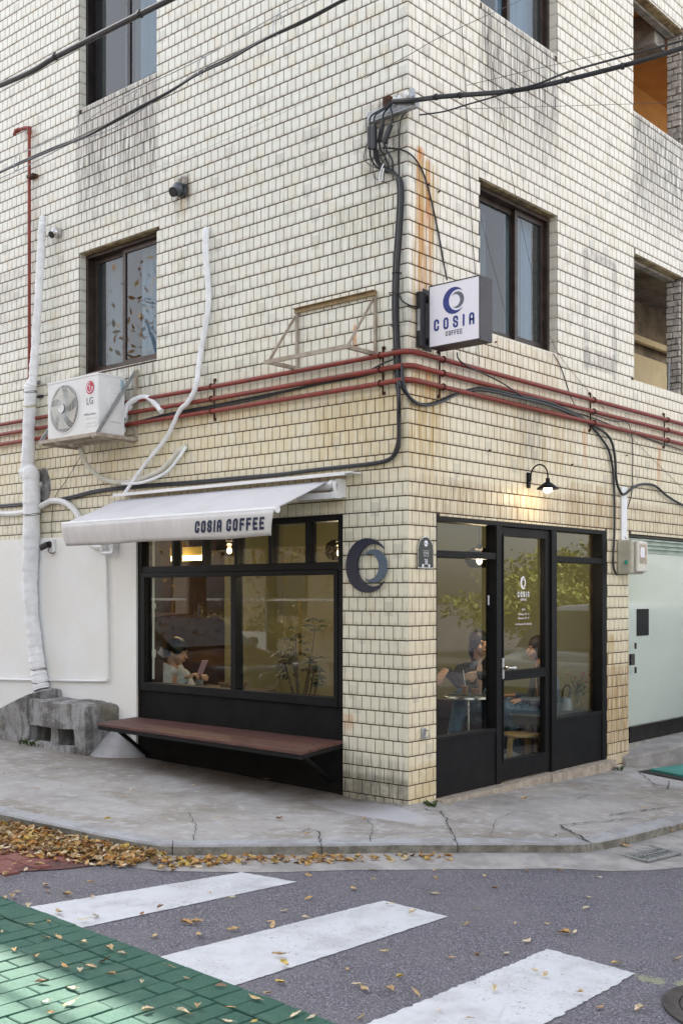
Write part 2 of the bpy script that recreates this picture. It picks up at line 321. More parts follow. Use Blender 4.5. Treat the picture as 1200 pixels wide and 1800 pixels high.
# ------------------------------------------------------------------ mesh helpers
class MB:
    def __init__(s): s.v = []; s.f = []; s.m = []; s.mi = 0
    def add(s, vs, fs):
        o = len(s.v); s.v += [tuple(v) for v in vs]; s.f += [tuple(i + o for i in f) for f in fs]; s.m += [s.mi] * len(fs); return s
    def box(s, a, b, mtx=None):
        x0, y0, z0 = (min(a[i], b[i]) for i in range(3)); x1, y1, z1 = (max(a[i], b[i]) for i in range(3))
        vs = [Vector((x, y, z)) for z in (z0, z1) for x, y in ((x0, y0), (x1, y0), (x1, y1), (x0, y1))]
        if mtx: vs = [mtx @ v for v in vs]
        return s.add(vs, [(3, 2, 1, 0), (4, 5, 6, 7), (0, 1, 5, 4), (1, 2, 6, 5), (2, 3, 7, 6), (3, 0, 4, 7)])
    def bar(s, p, q, wx, wz, up=(0, 0, 1)):            # box beam from p to q
        p = Vector(p); q = Vector(q); d = (q - p); l = d.length; d.normalize(); up = Vector(up)
        if abs(d.dot(up)) > .98: up = Vector((1, 0, 0))
        a = d.cross(up).normalized(); b_ = a.cross(d)
        m = Matrix((( a.x, d.x, b_.x, p.x), (a.y, d.y, b_.y, p.y), (a.z, d.z, b_.z, p.z), (0, 0, 0, 1)))
        return s.box((-wx / 2, 0, -wz / 2), (wx / 2, l, wz / 2), m)
    def tube(s, pts, r, n=8, cap=True):
        pts = [Vector(p) for p in pts]; k = len(pts); rr = r if isinstance(r, (list, tuple)) else [r] * k
        o = len(s.v); prev = None
        for i, p in enumerate(pts):
            t = (pts[min(i + 1, k - 1)] - pts[max(i - 1, 0)]).normalized()
            if prev is None:
                a = t.cross(Vector((0, 0, 1)));
                if a.length < .05: a = t.cross(Vector((1, 0, 0)))
            else: a = prev - t * prev.dot(t)
            a.normalize(); prev = a; b_ = t.cross(a)
            for j in range(n):
                an = 2 * math.pi * j / n; s.v.append(tuple(p + (a * math.cos(an) + b_ * math.sin(an)) * rr[i]))
        nf = 0
        for i in range(k - 1):
            for j in range(n):
                s.f.append((o + i * n + j, o + i * n + (j + 1) % n, o + (i + 1) * n + (j + 1) % n, o + (i + 1) * n + j)); nf += 1
        if cap: s.f += [tuple(o + j for j in range(n))[::-1], tuple(o + (k - 1) * n + j for j in range(n))]; nf += 2
        s.m += [s.mi] * nf; return s
    def lathe(s, prof, c=(0, 0, 0), n=20, axis='z', mtx=None):
        o = len(s.v); c = Vector(c); k = len(prof)
        for r, h in prof:
            for j in range(n):
                a = 2 * math.pi * j / n; v = Vector((r * math.cos(a), r * math.sin(a), h))
                if axis == 'y': v = Vector((v.x, -v.z, v.y))
                if axis == 'x': v = Vector((v.z, v.x, v.y))
                if mtx: v = mtx @ v
                s.v.append(tuple(c + v))
        nf = 0
        for i in range(k - 1):
            for j in range(n):
                s.f.append((o + i * n + j, o + i * n + (j + 1) % n, o + (i + 1) * n + (j + 1) % n, o + (i + 1) * n + j)); nf += 1
        s.m += [s.mi] * nf; return s
    def ell(s, c, r, n=14, mtx=None):
        prof = [(max(1e-4, math.sin(math.pi * i / n)), -math.cos(math.pi * i / n)) for i in range(n + 1)]
        o = len(s.v); s.lathe(prof, n=n + 4)
        for i in range(o, len(s.v)):
            v = Vector(s.v[i]); v = Vector((v.x * r[0], v.y * r[1], v.z * r[2]))
            if mtx: v = mtx @ v
            s.v[i] = tuple(Vector(c) + v)
        return s
    def prism(s, poly, o, ux, uy, th):                   # 2D polygon in frame (o, ux, uy), extruded along -normal by th
        o = Vector(o); ux = Vector(ux); uy = Vector(uy); nn = ux.cross(uy).normalized(); k = len(poly)
        vs = [o + ux * a + uy * b_ for a, b_ in poly] + [o + ux * a + uy * b_ - nn * th for a, b_ in poly]
        return s.add(vs, [tuple(range(k)), tuple(range(2 * k - 1, k - 1, -1))] + [(i, i + k, (i + 1) % k + k, (i + 1) % k) for i in range(k)])
    def mesh(s, name, mats, smooth=False):
        me = bpy.data.meshes.new(name); me.from_pydata(s.v, [], s.f)
        for m in (mats if isinstance(mats, (list, tuple)) else [mats]): me.materials.append(m)
        if any(s.m): me.polygons.foreach_set('material_index', s.m)
        if smooth:
            me.polygons.foreach_set('use_smooth', [True] * len(s.f))
            try: me.set_sharp_from_angle(angle=R_(40))
            except Exception: pass
        me.update(); return me
    def build(s, name, mats, parent=None, smooth=False, bevel=0, fix=True):
        o = bpy.data.objects.new(name, s.mesh(name, mats, smooth)); col.objects.link(o)
        if parent is not None:
            o.parent = parent
            if fix and parent.type == 'EMPTY': o.location = -parent.location
        if bevel:
            b = o.modifiers.new('bevel', 'BEVEL'); b.width = bevel; b.segments = 2; b.limit_method = 'ANGLE'
        return o
def tag(o, label=None, cat=None, group=None, kind=None):
    if label: o['label'] = label
    if cat: o['category'] = cat
    if group: o['group'] = group
    if kind: o['kind'] = kind
    return o
def thing(name, label, cat, loc=(0, 0, 0), group=None):
    o = bpy.data.objects.new(name, None); col.objects.link(o); o.location = Vector(loc); o.empty_display_size = .1
    return tag(o, label, cat, group)
def link(name, me, parent=None, loc=(0, 0, 0), rot=None):
    o = bpy.data.objects.new(name, me); col.objects.link(o)
    o.location = Vector(loc)
    if parent is not None:
        o.parent = parent
        if parent.type == 'EMPTY': o.location = Vector(loc) - parent.location
    if rot: o.rotation_euler = rot
    return o
def dup(root, loc, rot=None, label=None):
    r = root.copy(); col.objects.link(r); r.location = Vector(loc)
    if rot is not None: r.rotation_euler = rot
    if label: r['label'] = label
    for ch in list(root.children):
        c = ch.copy(); col.objects.link(c); c.parent = r
        for g in list(ch.children):
            d = g.copy(); col.objects.link(d); d.parent = c
    return r
def catmull(pts, k=6):
    pts = [Vector(p) for p in pts]; out = []
    if len(pts) < 3: return pts
    for i in range(len(pts) - 1):
        p0 = pts[max(i - 1, 0)]; p1 = pts[i]; p2 = pts[i + 1]; p3 = pts[min(i + 2, len(pts) - 1)]
        for j in range(k):
            t = j / k; out.append(.5 * ((2 * p1) + (p2 - p0) * t + (2 * p0 - 5 * p1 + 4 * p2 - p3) * t * t + (3 * p1 - p0 - 3 * p2 + p3) * t ** 3))
    out.append(pts[-1]); return out
def eval_mesh(o):
    dg = bpy.context.evaluated_depsgraph_get(); return bpy.data.meshes.new_from_object(o.evaluated_get(dg))
def text(name, body, size, o, ux, uy, m, parent, ext=.001, sx=1., align='CENTER', shear=0.):
    cu = bpy.data.curves.new(name, 'FONT'); cu.body = body; cu.size = size; cu.extrude = ext / 2; cu.align_x = align; cu.shear = shear
    t = bpy.data.objects.new(name, cu); col.objects.link(t)
    me = eval_mesh(t); bpy.data.objects.remove(t)
    ux = Vector(ux).normalized(); uy = Vector(uy).normalized(); nn = ux.cross(uy); o = Vector(o)
    for v in me.vertices: v.co = o + ux * v.co.x * sx + uy * v.co.y + nn * (v.co.z + ext / 2)
    me.materials.clear(); me.materials.append(m)
    ob = bpy.data.objects.new(name, me); col.objects.link(ob); ob.parent = parent
    if parent.type == 'EMPTY': ob.location = -parent.location
    return ob
GLY = {'C': [[(1, .72), (1, .87), (.75, 1), (.25, 1), (0, .87), (0, .13), (.25, 0), (.75, 0), (1, .13), (1, .28)]],
       'O': [[(.25, 1), (.75, 1), (1, .87), (1, .13), (.75, 0), (.25, 0), (0, .13), (0, .87), (.25, 1)]],
       'S': [[(1, .74), (1, .87), (.75, 1), (.25, 1), (0, .87), (0, .66), (.2, .55), (.8, .45), (1, .34), (1, .13), (.75, 0), (.25, 0), (0, .13), (0, .26)]],
       'I': [[(0, 0), (0, 1)]], 'A': [[(0, 0), (0, .87), (.25, 1), (.75, 1), (1, .87), (1, 0)], [(0, .42), (1, .42)]],
       'F': [[(1, 1), (0, 1), (0, 0)], [(0, .52), (.85, .52)]], 'E': [[(1, 1), (0, 1), (0, 0), (1, 0)], [(0, .5), (.85, .5)]]}
def lettering(mb, body, h, wl, gap, t, o, ux, uy, slant=0., th=.001):
    o = Vector(o); ux = Vector(ux); uy = Vector(uy); x = 0
    for ch in body:
        if ch == ' ': x += wl * .7; continue
        ww = 0 if ch == 'I' else wl - t
        for li, line in enumerate(GLY[ch]):
            pts = [(a * ww + t / 2, b_ * (h - t) + t / 2) for a, b_ in line]
            lft = []; rgt = []
            for i, p in enumerate(pts):
                closed = line[0] == line[-1]
                pa = pts[i - 1] if i else (pts[-2] if closed else None); pb = pts[i + 1] if i < len(pts) - 1 else (pts[1] if closed else None)
                ds = []
                for q0, q1 in ((pa, p), (p, pb)):
                    if q0 is None or q1 is None: continue
                    dx, dy = q1[0] - q0[0], q1[1] - q0[1]; l = math.hypot(dx, dy); ds.append((dx / l, dy / l))
                dx = sum(d[0] for d in ds) / len(ds); dy = sum(d[1] for d in ds) / len(ds); l = math.hypot(dx, dy); dx /= l; dy /= l
                k = 1 / max(.55, (dx * ds[0][0] + dy * ds[0][1])); px_, py_ = p
                if not closed and i == 0: px_ -= dx * t / 2; py_ -= dy * t / 2
                if not closed and i == len(pts) - 1: px_ += dx * t / 2; py_ += dy * t / 2
                lft.append((px_ - dy * t / 2 * k, py_ + dx * t / 2 * k)); rgt.append((px_ + dy * t / 2 * k, py_ - dx * t / 2 * k))
            for i in range(len(pts) - 1):
                q = [rgt[i], rgt[i + 1], lft[i + 1], lft[i]]
                q = [(x + a + b_ * slant, b_) for a, b_ in q]
                mb.prism(q, o, ux, uy, th + .0001 * (i % 2) + li * .0002)
        x += (t if ch == 'I' else wl) + gap
    return x - gap
def textwidth(body, wl, gap, t): return sum((wl * .7 if c == ' ' else ((t if c == 'I' else wl) + gap)) for c in body) - gap
def crescent(R0, r1, off, sgn=1, n=26, rot=0.):
    xi = (R0 * R0 - r1 * r1 + off * off) / (2 * off); a0 = math.acos(xi / R0); b0 = math.atan2(math.sqrt(max(0, R0 * R0 - xi * xi)), xi - off)
    pts = [(R0 * math.cos(a0 + (2 * math.pi - 2 * a0) * i / n), R0 * math.sin(a0 + (2 * math.pi - 2 * a0) * i / n)) for i in range(n + 1)]
    inn = [(off + r1 * math.cos(b0 + (2 * math.pi - 2 * b0) * i / n), r1 * math.sin(b0 + (2 * math.pi - 2 * b0) * i / n)) for i in range(n + 1)]
    o = []
    for i in range(n):
        o.append([pts[i], pts[i + 1], inn[i + 1], inn[i]])
    c, s_ = math.cos(rot), math.sin(rot)
    return [[(sgn * (x * c - y * s_), x * s_ + y * c) if sgn > 0 else (-(x * c - y * s_), x * s_ + y * c) for x, y in q] for q in o]
def crescent_mesh(mb, o, ux, uy, S, which, th):
    if which == 'big': qs = crescent(S, .77 * S, .31 * S)
    else: qs = crescent(.61 * S, .47 * S, .22 * S, -1, rot=R_(-6))
    ox = 0 if which == 'big' else .31 * S
    # one clean outline
    n = len(qs); out = [q[0] for q in qs] + [qs[-1][1]]; inn = [q[3] for q in qs] + [qs[-1][2]]
    poly = out + inn[::-1][1:-1]
    if which != 'big': poly = poly[::-1]
    k = len(out); o = Vector(o); ux = Vector(ux); uy = Vector(uy); nn = ux.cross(uy).normalized()
    for q in qs:
        if which != 'big': q = q[::-1]
        q = [(a + ox, b_) for a, b_ in q]
        vs = [o + ux * a + uy * b_ for a, b_ in q]
        mb.add(vs, [(0, 1, 2, 3)])
    P = [(a + ox, b_) for a, b_ in poly]; m = len(P)
    vs = [o + ux * a + uy * b_ for a, b_ in P] + [o + ux * a + uy * b_ - nn * th for a, b_ in P]
    mb.add(vs, [(i, i + m, (i + 1) % m + m, (i + 1) % m) for i in range(m)])

X, Y, Z = Vector((1, 0, 0)), Vector((0, 1, 0)), Vector((0, 0, 1))
#%%PART2
# ------------------------------------------------------------------ the building
XE, YE, HT = -14.0, 14.0, 8.8
bld = thing('cafe_building', 'corner building faced in cream tiles with a black framed coffee shop on its ground floor', 'building', (0, 0, 0))
def bx(wall, mb, u0, u1, z0, z1, d0, d1):                # box on a facade; d = depth behind its plane (negative = proud)
    if wall == 'L': mb.box((u0, d0, z0), (u1, d1, z1))
    else: mb.box((-d1, u0, z0), (-d0, u1, z1))
def part(name, mb, m, parent=bld, **k): return mb.build(name, m, parent, **k)
xs = lambda px, d=0.: L(px, 1000, d).x
ys = lambda px, d=0.: Rw(px, 1000, d).y
HL = [(-4.069, -2.88, 3.72, 4.925), (-4.069, -2.88, 6.33, 7.62), (-3.156, -.631, -.4, 2.205)]
HRr = [(.935, 2.142, 3.70, 4.925), (.935, 2.142, 6.335, 7.62), (3.605, 4.725, 3.685, 4.94), (3.59, 4.74, 6.33, 7.55), (.345, 3.052, -.4, 2.18), (3.49, 8.2, -.4, 2.172), (5.6, 7.9, 3.685, 4.94), (5.6, 7.9, 6.33, 7.55)]  # last two holes are added out of view to let daylight into the bare rooms
def walls(wall, u0, u1, z0, z1, holes, m, name, d0, d1):
    us = sorted({u0, u1, *[h[0] for h in holes], *[h[1] for h in holes]}); mb = MB()
    for a, b in zip(us, us[1:]):
        hs_ = sorted([(h[2], h[3]) for h in holes if h[0] <= a + 1e-6 and h[1] >= b - 1e-6]); z = z0
        for p, q in hs_:
            if p > z: bx(wall, mb, a, b, z, p, d0, d1)
            z = max(z, q)
        if z < z1: bx(wall, mb, a, b, z, z1, d0, d1)
    return part(name, mb, m)
walls('L', XE, 0, -.5, HT, HL, M['grout'], 'wall', 0, .20)
walls('R', .201, YE, -.5, HT, HRr, M['grout'], 'wall', 0, .17)
mb = MB(); mb.box((XE, YE, -.5), (-.17, YE + .2, HT)); mb.box((XE - .2, 0, -.5), (XE, YE, HT)); part('rear_wall', mb, M['plaster'])
mb = MB(); mb.box((XE, .201, HT - .25), (-.171, YE, HT - .01)); part('roof', mb, M['concrete'])
mb = MB(); mb.box((XE, .201, 2.75), (-.171, YE - .01, 3.0)); part('floor_slab', mb, M['concrete'])
# glazed wall tiles, one by one
def tilemesh(name, w_, h_, t, m, mb=None, o=(0, 0, 0), wall='L', jit=0.):
    own = mb is None; mb = mb or MB(); c = .0028
    pts = []
    for (u, z, d) in ([(0, 0, 0), (w_, 0, 0), (w_, h_, 0), (0, h_, 0)] + [(0, 0, t - c), (w_, 0, t - c), (w_, h_, t - c), (0, h_, t - c)] +
                      [(c, c, t), (w_ - c, c, t), (w_ - c, h_ - c, t), (c, h_ - c, t)]):
        pts.append((u, z, d))
    if jit:
        a, b = rnd.gauss(0, jit), rnd.gauss(0, jit)
        pts = [(u, z, d + (a * (u / w_ - .5) + b * (z / h_ - .5)) * .1 if d > 0 else d) for u, z, d in pts]
    vs = [(o[0] + u, o[1] - d, o[2] + z) if wall == 'L' else (o[0] + d, o[1] + u, o[2] + z) for u, z, d in pts]
    fs = [(8, 9, 10, 11)]
    for i in range(4):
        j = (i + 1) % 4; fs += [(i, j, j + 4, i + 4), (i + 4, j + 4, j + 8, i + 8)]
    mb.add(vs, fs)
    if own: return mb.mesh(name, m)
GAP = .0078; GZ = .0084
def tile_facade(wall, ua, ub, holes, m, extra=None):
    rows = []
    for r in range(-24 if True else 0, 56):
        z0 = TZ0 - (r + 1) * TH; z1 = z0 + TH
        if z1 > HT - .1 or z0 < -.42: continue
        off = .5 if r % 2 else 0.
        n = int((ub - ua) / TW) + 2
        for i in range(n):
            if wall == 'L': b = -(i - off) * TW; a = b - TW; b = min(b, .0075)
            else: a = (i - off) * TW; b = a + TW; a = max(a, 0.)
            if wall == 'L' and i == 0: b = .0085
            if b - a < .02 or a < ua - .01 or b > ub + .01: continue
            rows.append((a + GAP / 2, b - GAP / 2, z0 + GZ / 2, z1 - GZ / 2))
    out = []
    for t in rows:
        t = list(t); ok = True
        for h in holes + (extra or []):
            ox = min(t[1], h[1]) - max(t[0], h[0]); oz = min(t[3], h[3]) - max(t[2], h[2])
            if ox > 0 and oz > 0:
                if ox >= (t[1] - t[0]) - .004 and oz >= (t[3] - t[2]) - .004: ok = False; break
                if ox / (t[1] - t[0]) <= oz / (t[3] - t[2]):
                    if t[0] < h[0]: t[1] = h[0] - .001
                    else: t[0] = h[1] + .001
                else:
                    if t[2] < h[2]: t[3] = h[2] - .001
                    else: t[2] = h[3] + .001
        if ok and t[1] - t[0] > .012 and t[3] - t[2] > .012: out.append(tuple(t))
    return out
TLs = tile_facade('L', -8.2, 0, HL, TL, [(-9, -3.156, -1, 2.14)])
TRs = tile_facade('R', 0, 8.2, HRr, TR)
cand = []
for wall, lst in (('L', TLs), ('R', TRs)):
    for t in lst:
        c = Vector(((t[0] + t[1]) / 2, 0, (t[2] + t[3]) / 2)) if wall == 'L' else Vector((0, (t[0] + t[1]) / 2, (t[2] + t[3]) / 2))
        q = proj(c); full = abs(t[1] - t[0] - TW + GAP) < .002 and abs(t[3] - t[2] - TH + GZ) < .002
        if full and 0 < q[0] < 1200 and 0 < q[1] < 1800:
            dx = 188 * (1 - (716 - q[0]) / 2330) ** 2 if wall == 'L' else 146.5 * (1 - (q[0] - 716) / 1595) ** 2
            cand.append((-dx / q[2], wall, t))
cand.sort(key=lambda c: c[0]); single = {(c[1], c[2]) for c in cand[:299]}
tmL = tilemesh('tile', TW - GAP, TH - GZ, .008, TL); tmR = tilemesh('tile', TW - GAP, TH - GZ, .008, TR, wall='R')
for wall, lst, me, m in (('L', TLs, tmL, TL), ('R', TRs, tmR, TR)):
    mb = MB()
    for t in lst:
        if (wall, t) in single:
            o = link('tile', me, bld, (t[0], 0, t[2]) if wall == 'L' else (0, t[0], t[2]))
            o.rotation_euler = (rnd.gauss(0, .003), 0, rnd.gauss(0, .003)) if wall == 'L' else (0, rnd.gauss(0, .003), rnd.gauss(0, .003))
        else:
            o = (t[0], 0, t[2]) if wall == 'L' else (0, t[0], t[2])
            tilemesh('', t[1] - t[0], t[3] - t[2], .008, m, mb, o, wall, jit=.006)
    tag(part('tile_field', mb, m), kind='stuff')
# upper-floor plain render past the tiles, out of frame
mb = MB(); mb.box((XE + .01, -.006, 2.2), (-8.3, -.0005, HT - .1)); part('facade_render', mb, M['plaster'])
# plaster dado of the left facade
mb = MB(); x0, x1 = -13.9, -3.157; nx, nz = 60, 10
for i in range(nx + 1):
    for j in range(nz + 1):
        x = x0 + (x1 - x0) * i / nx; z = -.35 + 2.50 * j / nz
        mb.v.append((x, -.022 - .004 * noise.noise(Vector((x * 1.3, z * 1.3, 0))), z))
for i in range(nx):
    for j in range(nz): mb.f.append((i * (nz + 1) + j, (i + 1) * (nz + 1) + j, (i + 1) * (nz + 1) + j + 1, i * (nz + 1) + j + 1)); mb.m.append(0)
k = nz + 1
mb.box((x0, -.0215, 2.13), (x1, -.0005, 2.151)); mb.box((x1 - .004, -.0215, -.35), (x1 + .0005, .06, 2.13))
part('plaster_dado', mb, M['plaster'])

# upper windows: recessed frame, two sashes, panes, sheets behind, tiled reveal
def reveal_tiles(wall, u0, u1, z0, z1, depth, m):
    ju = u0 if wall == 'L' else u1; mb = MB(); r = -30
    while r < 60:
        za = TZ0 - (r + 1) * TH; zb = za + TH; r += 1
        a, b = max(za, z0) + .002, min(zb, z1) - .002
        if b - a < .015: continue
        if wall == 'L': mb.box((ju - .0005, .004, a), (ju + .007, depth, b))
        else: mb.box((-depth, ju - .007, a), (-.004, ju + .0005, b))
    tag(part('reveal_tiles', mb, m), kind='stuff')
    mb = MB(); n = int((u1 - u0) / .0875)
    for i in range(n):
        a = u0 + (u1 - u0) * i / n + .002; b = u0 + (u1 - u0) * (i + 1) / n - .002; dz = rnd.uniform(0, .002)
        bx(wall, mb, a, b, z1 - .007 - dz, z1 + .0005, .004, depth - .02)
    tag(part('soffit_tiles', mb, TS), kind='stuff')
    mb = MB()
    for i in range(n):
        a = u0 + (u1 - u0) * i / n + .002; b = u0 + (u1 - u0) * (i + 1) / n - .002
        bx(wall, mb, a, b, z0 - .0005, z0 + .006, -.004, depth - .01)
    tag(part('sill_tiles', mb, m), kind='stuff')
def lining(wall, u0, u1, z0, z1, d0, d1, m, name='room_lining', t=.03):
    mb = MB(); bx(wall, mb, u0 - t, u1 + t, z0 - t, z1 + t, d1, d1 + t)
    bx(wall, mb, u0 - t, u0, z0, z1, d0, d1); bx(wall, mb, u1, u1 + t, z0, z1, d0, d1)
    bx(wall, mb, u0 - t, u1 + t, z0 - t, z0, d0, d1); bx(wall, mb, u0 - t, u1 + t, z1, z1 + t, d0, d1)
    return part(name, mb, m)
def window(wall, h, split, m, tm, curt):
    u0, u1, z0, z1 = h; D = .10
    reveal_tiles(wall, u0, u1, z0, z1, D, tm)
    u0 += .008 if wall == 'L' else 0; u1 -= .008 if wall == 'R' else 0; z0 += .007; z1 -= .009
    mb = MB(); t = .035
    bx(wall, mb, u0, u1, z0, z0 + t, D - .03, D + .09); bx(wall, mb, u0, u1, z1 - t, z1, D - .03, D + .09)
    bx(wall, mb, u0, u0 + t, z0 + t, z1 - t, D - .03, D + .09); bx(wall, mb, u1 - t, u1, z0 + t, z1 - t, D - .03, D + .09)
    bx(wall, mb, u0 + t, u1 - t, z0 + t, z0 + t + .008, D, D + .012)
    wf = part('window', mb, m, bevel=.002); wn = wf
    s = u0 + (u1 - u0) * split
    for k, (a, b, dd) in enumerate(((u0 + t, s + .022, D + .045), (s - .022, u1 - t, D + .01))):
        q = MB(); w2 = .042; zt, zb = z1 - t, z0 + t + .001
        bx(wall, q, a, b, zb, zb + .055, dd, dd + .028); bx(wall, q, a, b, zt - .045, zt, dd, dd + .028)
        bx(wall, q, a, a + w2, zb + .055, zt - .045, dd, dd + .028); bx(wall, q, b - w2, b, zb + .055, zt - .045, dd, dd + .028)
        q.build('sash', m, wf, bevel=.002)
        g = MB(); bx(wall, g, a + w2, b - w2, zb + .055, zt - .045, dd + .013, dd + .017); g.build('pane', M['uglass'], wf)
    lining(wall, u0, u1, z0, z1, D + .09, D + .9, M['dark'])
    for (a, b, dd, mm, wv) in curt:
        q = MB(); n = 26; aa = u0 + (u1 - u0) * a; bb = u0 + (u1 - u0) * b; vs = []
        for i in range(n + 1):
            uu = aa + (bb - aa) * i / n; de = D + dd + wv * math.sin(i * 1.9) + wv * .6 * math.sin(i * .7)
            for z in (z0 + .01, z1 - .03): vs.append((uu, de, z) if wall == 'L' else (-de, uu, z))
        q.add(vs, [(2 * i, 2 * i + 2, 2 * i + 3, 2 * i + 1) for i in range(n)])
        q.build('curtain', mm, wf)
window('L', HL[0], .47, M['frame'], TL, [(.02, .30, .22, M['greycurt'], .012), (.50, .75, .20, M['curtain'], .015), (.82, 1., .2, M['greycurt'], .006)])
window('L', HL[1], .53, M['sframe'], TL, [(.0, .50, .45, M['greycurt'], .02), (.5, 1., .18, M['curtain'], .008)])
window('R', HRr[0], .60, M['frame'], TR, [(.28, .50, .26, M['greycurt'], .012), (.60, .87, .13, M['greycurt'], .003), (.80, .93, .12, M['curtain'], .01)])
window('R', HRr[1], .5, M['frame'], TR, [(0, .45, .35, M['greycurt'], .012), (.52, 1., .16, M['curtain'], .018)])
# slatted ventilator seen behind the high left window
# broken-out openings on the right: bare brick jamb, bare rooms
def opening(h, back, ceil, kind):
    y0, y1, z0, z1 = h
    mb = MB(); n = 13
    for i in range(n):
        a = y0 + (y1 - y0) * i / n + .002; b = y0 + (y1 - y0) * (i + 1) / n - .002
        mb.box((-.09, a, z1 - .008), (-.004, b, z1 + .0005))
    tag(part('soffit_tiles', mb, TS), kind='stuff')
    mb = MB(); mb.box((-.17, y0, z1 - .03), (-.092, y1, z1)); part('lintel', mb, M['concrete'])
    mb = MB(); n = 13
    for i in range(n):
        a = y0 + (y1 - y0) * i / n + .002; b = y0 + (y1 - y0) * (i + 1) / n - .002
        mb.box((-.10, a, z0 - .0005), (.004, b, z0 + .006))
    tag(part('sill_tiles', mb, TR), kind='stuff')
    
    z = z0 + .008; k = 0
    while z < z1 - .06:                                  # rough bricks of the jamb, one by one
        hh = min(rnd.uniform(.062, .075), z1 - .035 - z)
        cuts = [-.012, rnd.uniform(-.085, -.115), -.168] if k % 2 else [-.012, rnd.uniform(-.04, -.06), -.168]
        for a, b in zip(cuts, cuts[1:]):
            q = MB(); dy = rnd.uniform(0, .022); q.box((b + .004, y1 - .02 - dy, z + .003), (a - .004, y1 + .03, z + hh - .008))
            for i in range(len(q.v)):
                v = Vector(q.v[i]); q.v[i] = tuple(v + Vector((rnd.uniform(-.005, .005), rnd.uniform(-.006, .004), rnd.uniform(-.004, .004))))
            q.build('brick', M['greybrick'], bld, bevel=.004)
        z += hh; k += 1
    mb = MB(); mb.box((-.1695, y1 - .004, z0), (-.002, y1 + .001, z1)); part('jamb_mortar', mb, M['mortar'])
    X2 = -1.15; Y2 = 8.3; Y0 = y0 - .5  # kept shallow and run on to the added openings so daylight fills the room
    mb = MB(); mb.box((X2 - .05, Y0, z0 - .6), (X2, Y2, z1 + .25)); mb.box((X2, Y2, z0 - .6), (-.171, Y2 + .05, z1 + .25)); mb.box((X2, Y0 - .05, z0 - .6), (-.171, Y0, z1 + .25)); part('room_wall', mb, back)
    mb = MB(); mb.box((X2, Y0, z0 - .65), (-.171, Y2, z0 - .6)); part('room_floor', mb, M['concrete'])
    mb = MB(); mb.box((X2, Y0, z1 + .20), (-.171, Y2, z1 + .25)); part('room_ceiling', mb, ceil)
    if kind == 1:
        mb = MB(); mb.box((X2, y0 + .9, z1 - .15), (-.2, y0 + 1.15, z1 + .19)); part('room_beam', mb, M['concrete'])
        mb = MB(); mb.tube([(X2 + .02, y0 + .2, z0 + .42), (X2 + .02, y1 + 1.0, z0 + .44)], .006); part('room_wire', mb, M['cable'])
        mb = MB(); mb.lathe([(.0001, 0), (.16, 0), (.17, .004)], (0, 0, 0), 14, 'x', None)
        for i in range(len(mb.v)):
            v = Vector(mb.v[i]); an = math.atan2(v.z, v.y); mb.v[i] = (X2 + .004 + v.x, y1 + .15 + v.y * (1 + .4 * math.sin(3 * an)), z0 + .12 + v.z * (1 + .35 * math.cos(4 * an)))
        part('plaster_hole', mb, M['rust'])
    else:
        mb = MB(); mb.box((X2 + .05, y0 - .4, z0 - .3), (X2 + .08, Y2 - .05, z0 + .78)); mb.box((X2 + .1, y0 - .9, z0 + .9), (X2 + .16, Y2 - .1, z0 + .97)); part('board', mb, M['beigeboard'])
        mb = MB(); mb.tube([(-.14, y1 - .035, z0 + .02), (-.13, y1 - .04, z0 + .36)], .012); part('conduit_stub', mb, M['galv'])
opening(HRr[2], simple('grimy_old_plaster', (.34, .28, .20), .9, 0, .3, 3, .003, 14), simple('bare_ceiling_concrete', (.42, .36, .28), .9, 0, .3, 4, .004, 20), 0)
opening(HRr[3], M['orangewall'], M['orangewall'], 1)

# ------------------------------------------------------------------ ground-floor cafe room
RX0, RX1, RY0, RY1, ZC = -4.6, -.171, .201, 3.4, 2.74
mb = MB(); mb.box((RX0, RY0, -.05), (RX1, RY1, .005)); part('interior_floor', mb, M['floor'])
mb = MB(); mb.box((RX0, RY0, ZC - .02), (RX1, RY1, ZC)); part('interior_ceiling', mb, M['ceil'])
mb = MB(); mb.box((RX0, RY1, .005), (RX1, RY1 + .06, ZC - .02)); mb.box((RX0 - .06, 2.42, .005), (RX0, RY1, ZC - .02)); part('interior_wall', mb, M['olive'])
mb = MB(); mb.box((RX0 - .06, RY0, .005), (RX0, 2.415, ZC - .02)); part('wood_panelled_wall', mb, M['maroon'])
mb = MB(); mb.box((RX0, RY0 + .0, .005), (-3.3, RY0 + .01, ZC - .02)); part('interior_front_wall', mb, M['olive']); mb = MB(); mb.box((-3.17, RY0, .005), (-3.16, RY0 + .1, ZC)); part('interior_jamb', mb, M['maroon'])
mb = MB()
for i in range(6): mb.box((RX0 + .05, RY0 + .05 + i * .55, ZC - .14), (RX1 - .02, RY0 + .13 + i * .55, ZC - .021))
part('ceiling_joists', mb, simple("dark_ceiling_timber", (.10, .055, .03), .6, 0, .2, 5))

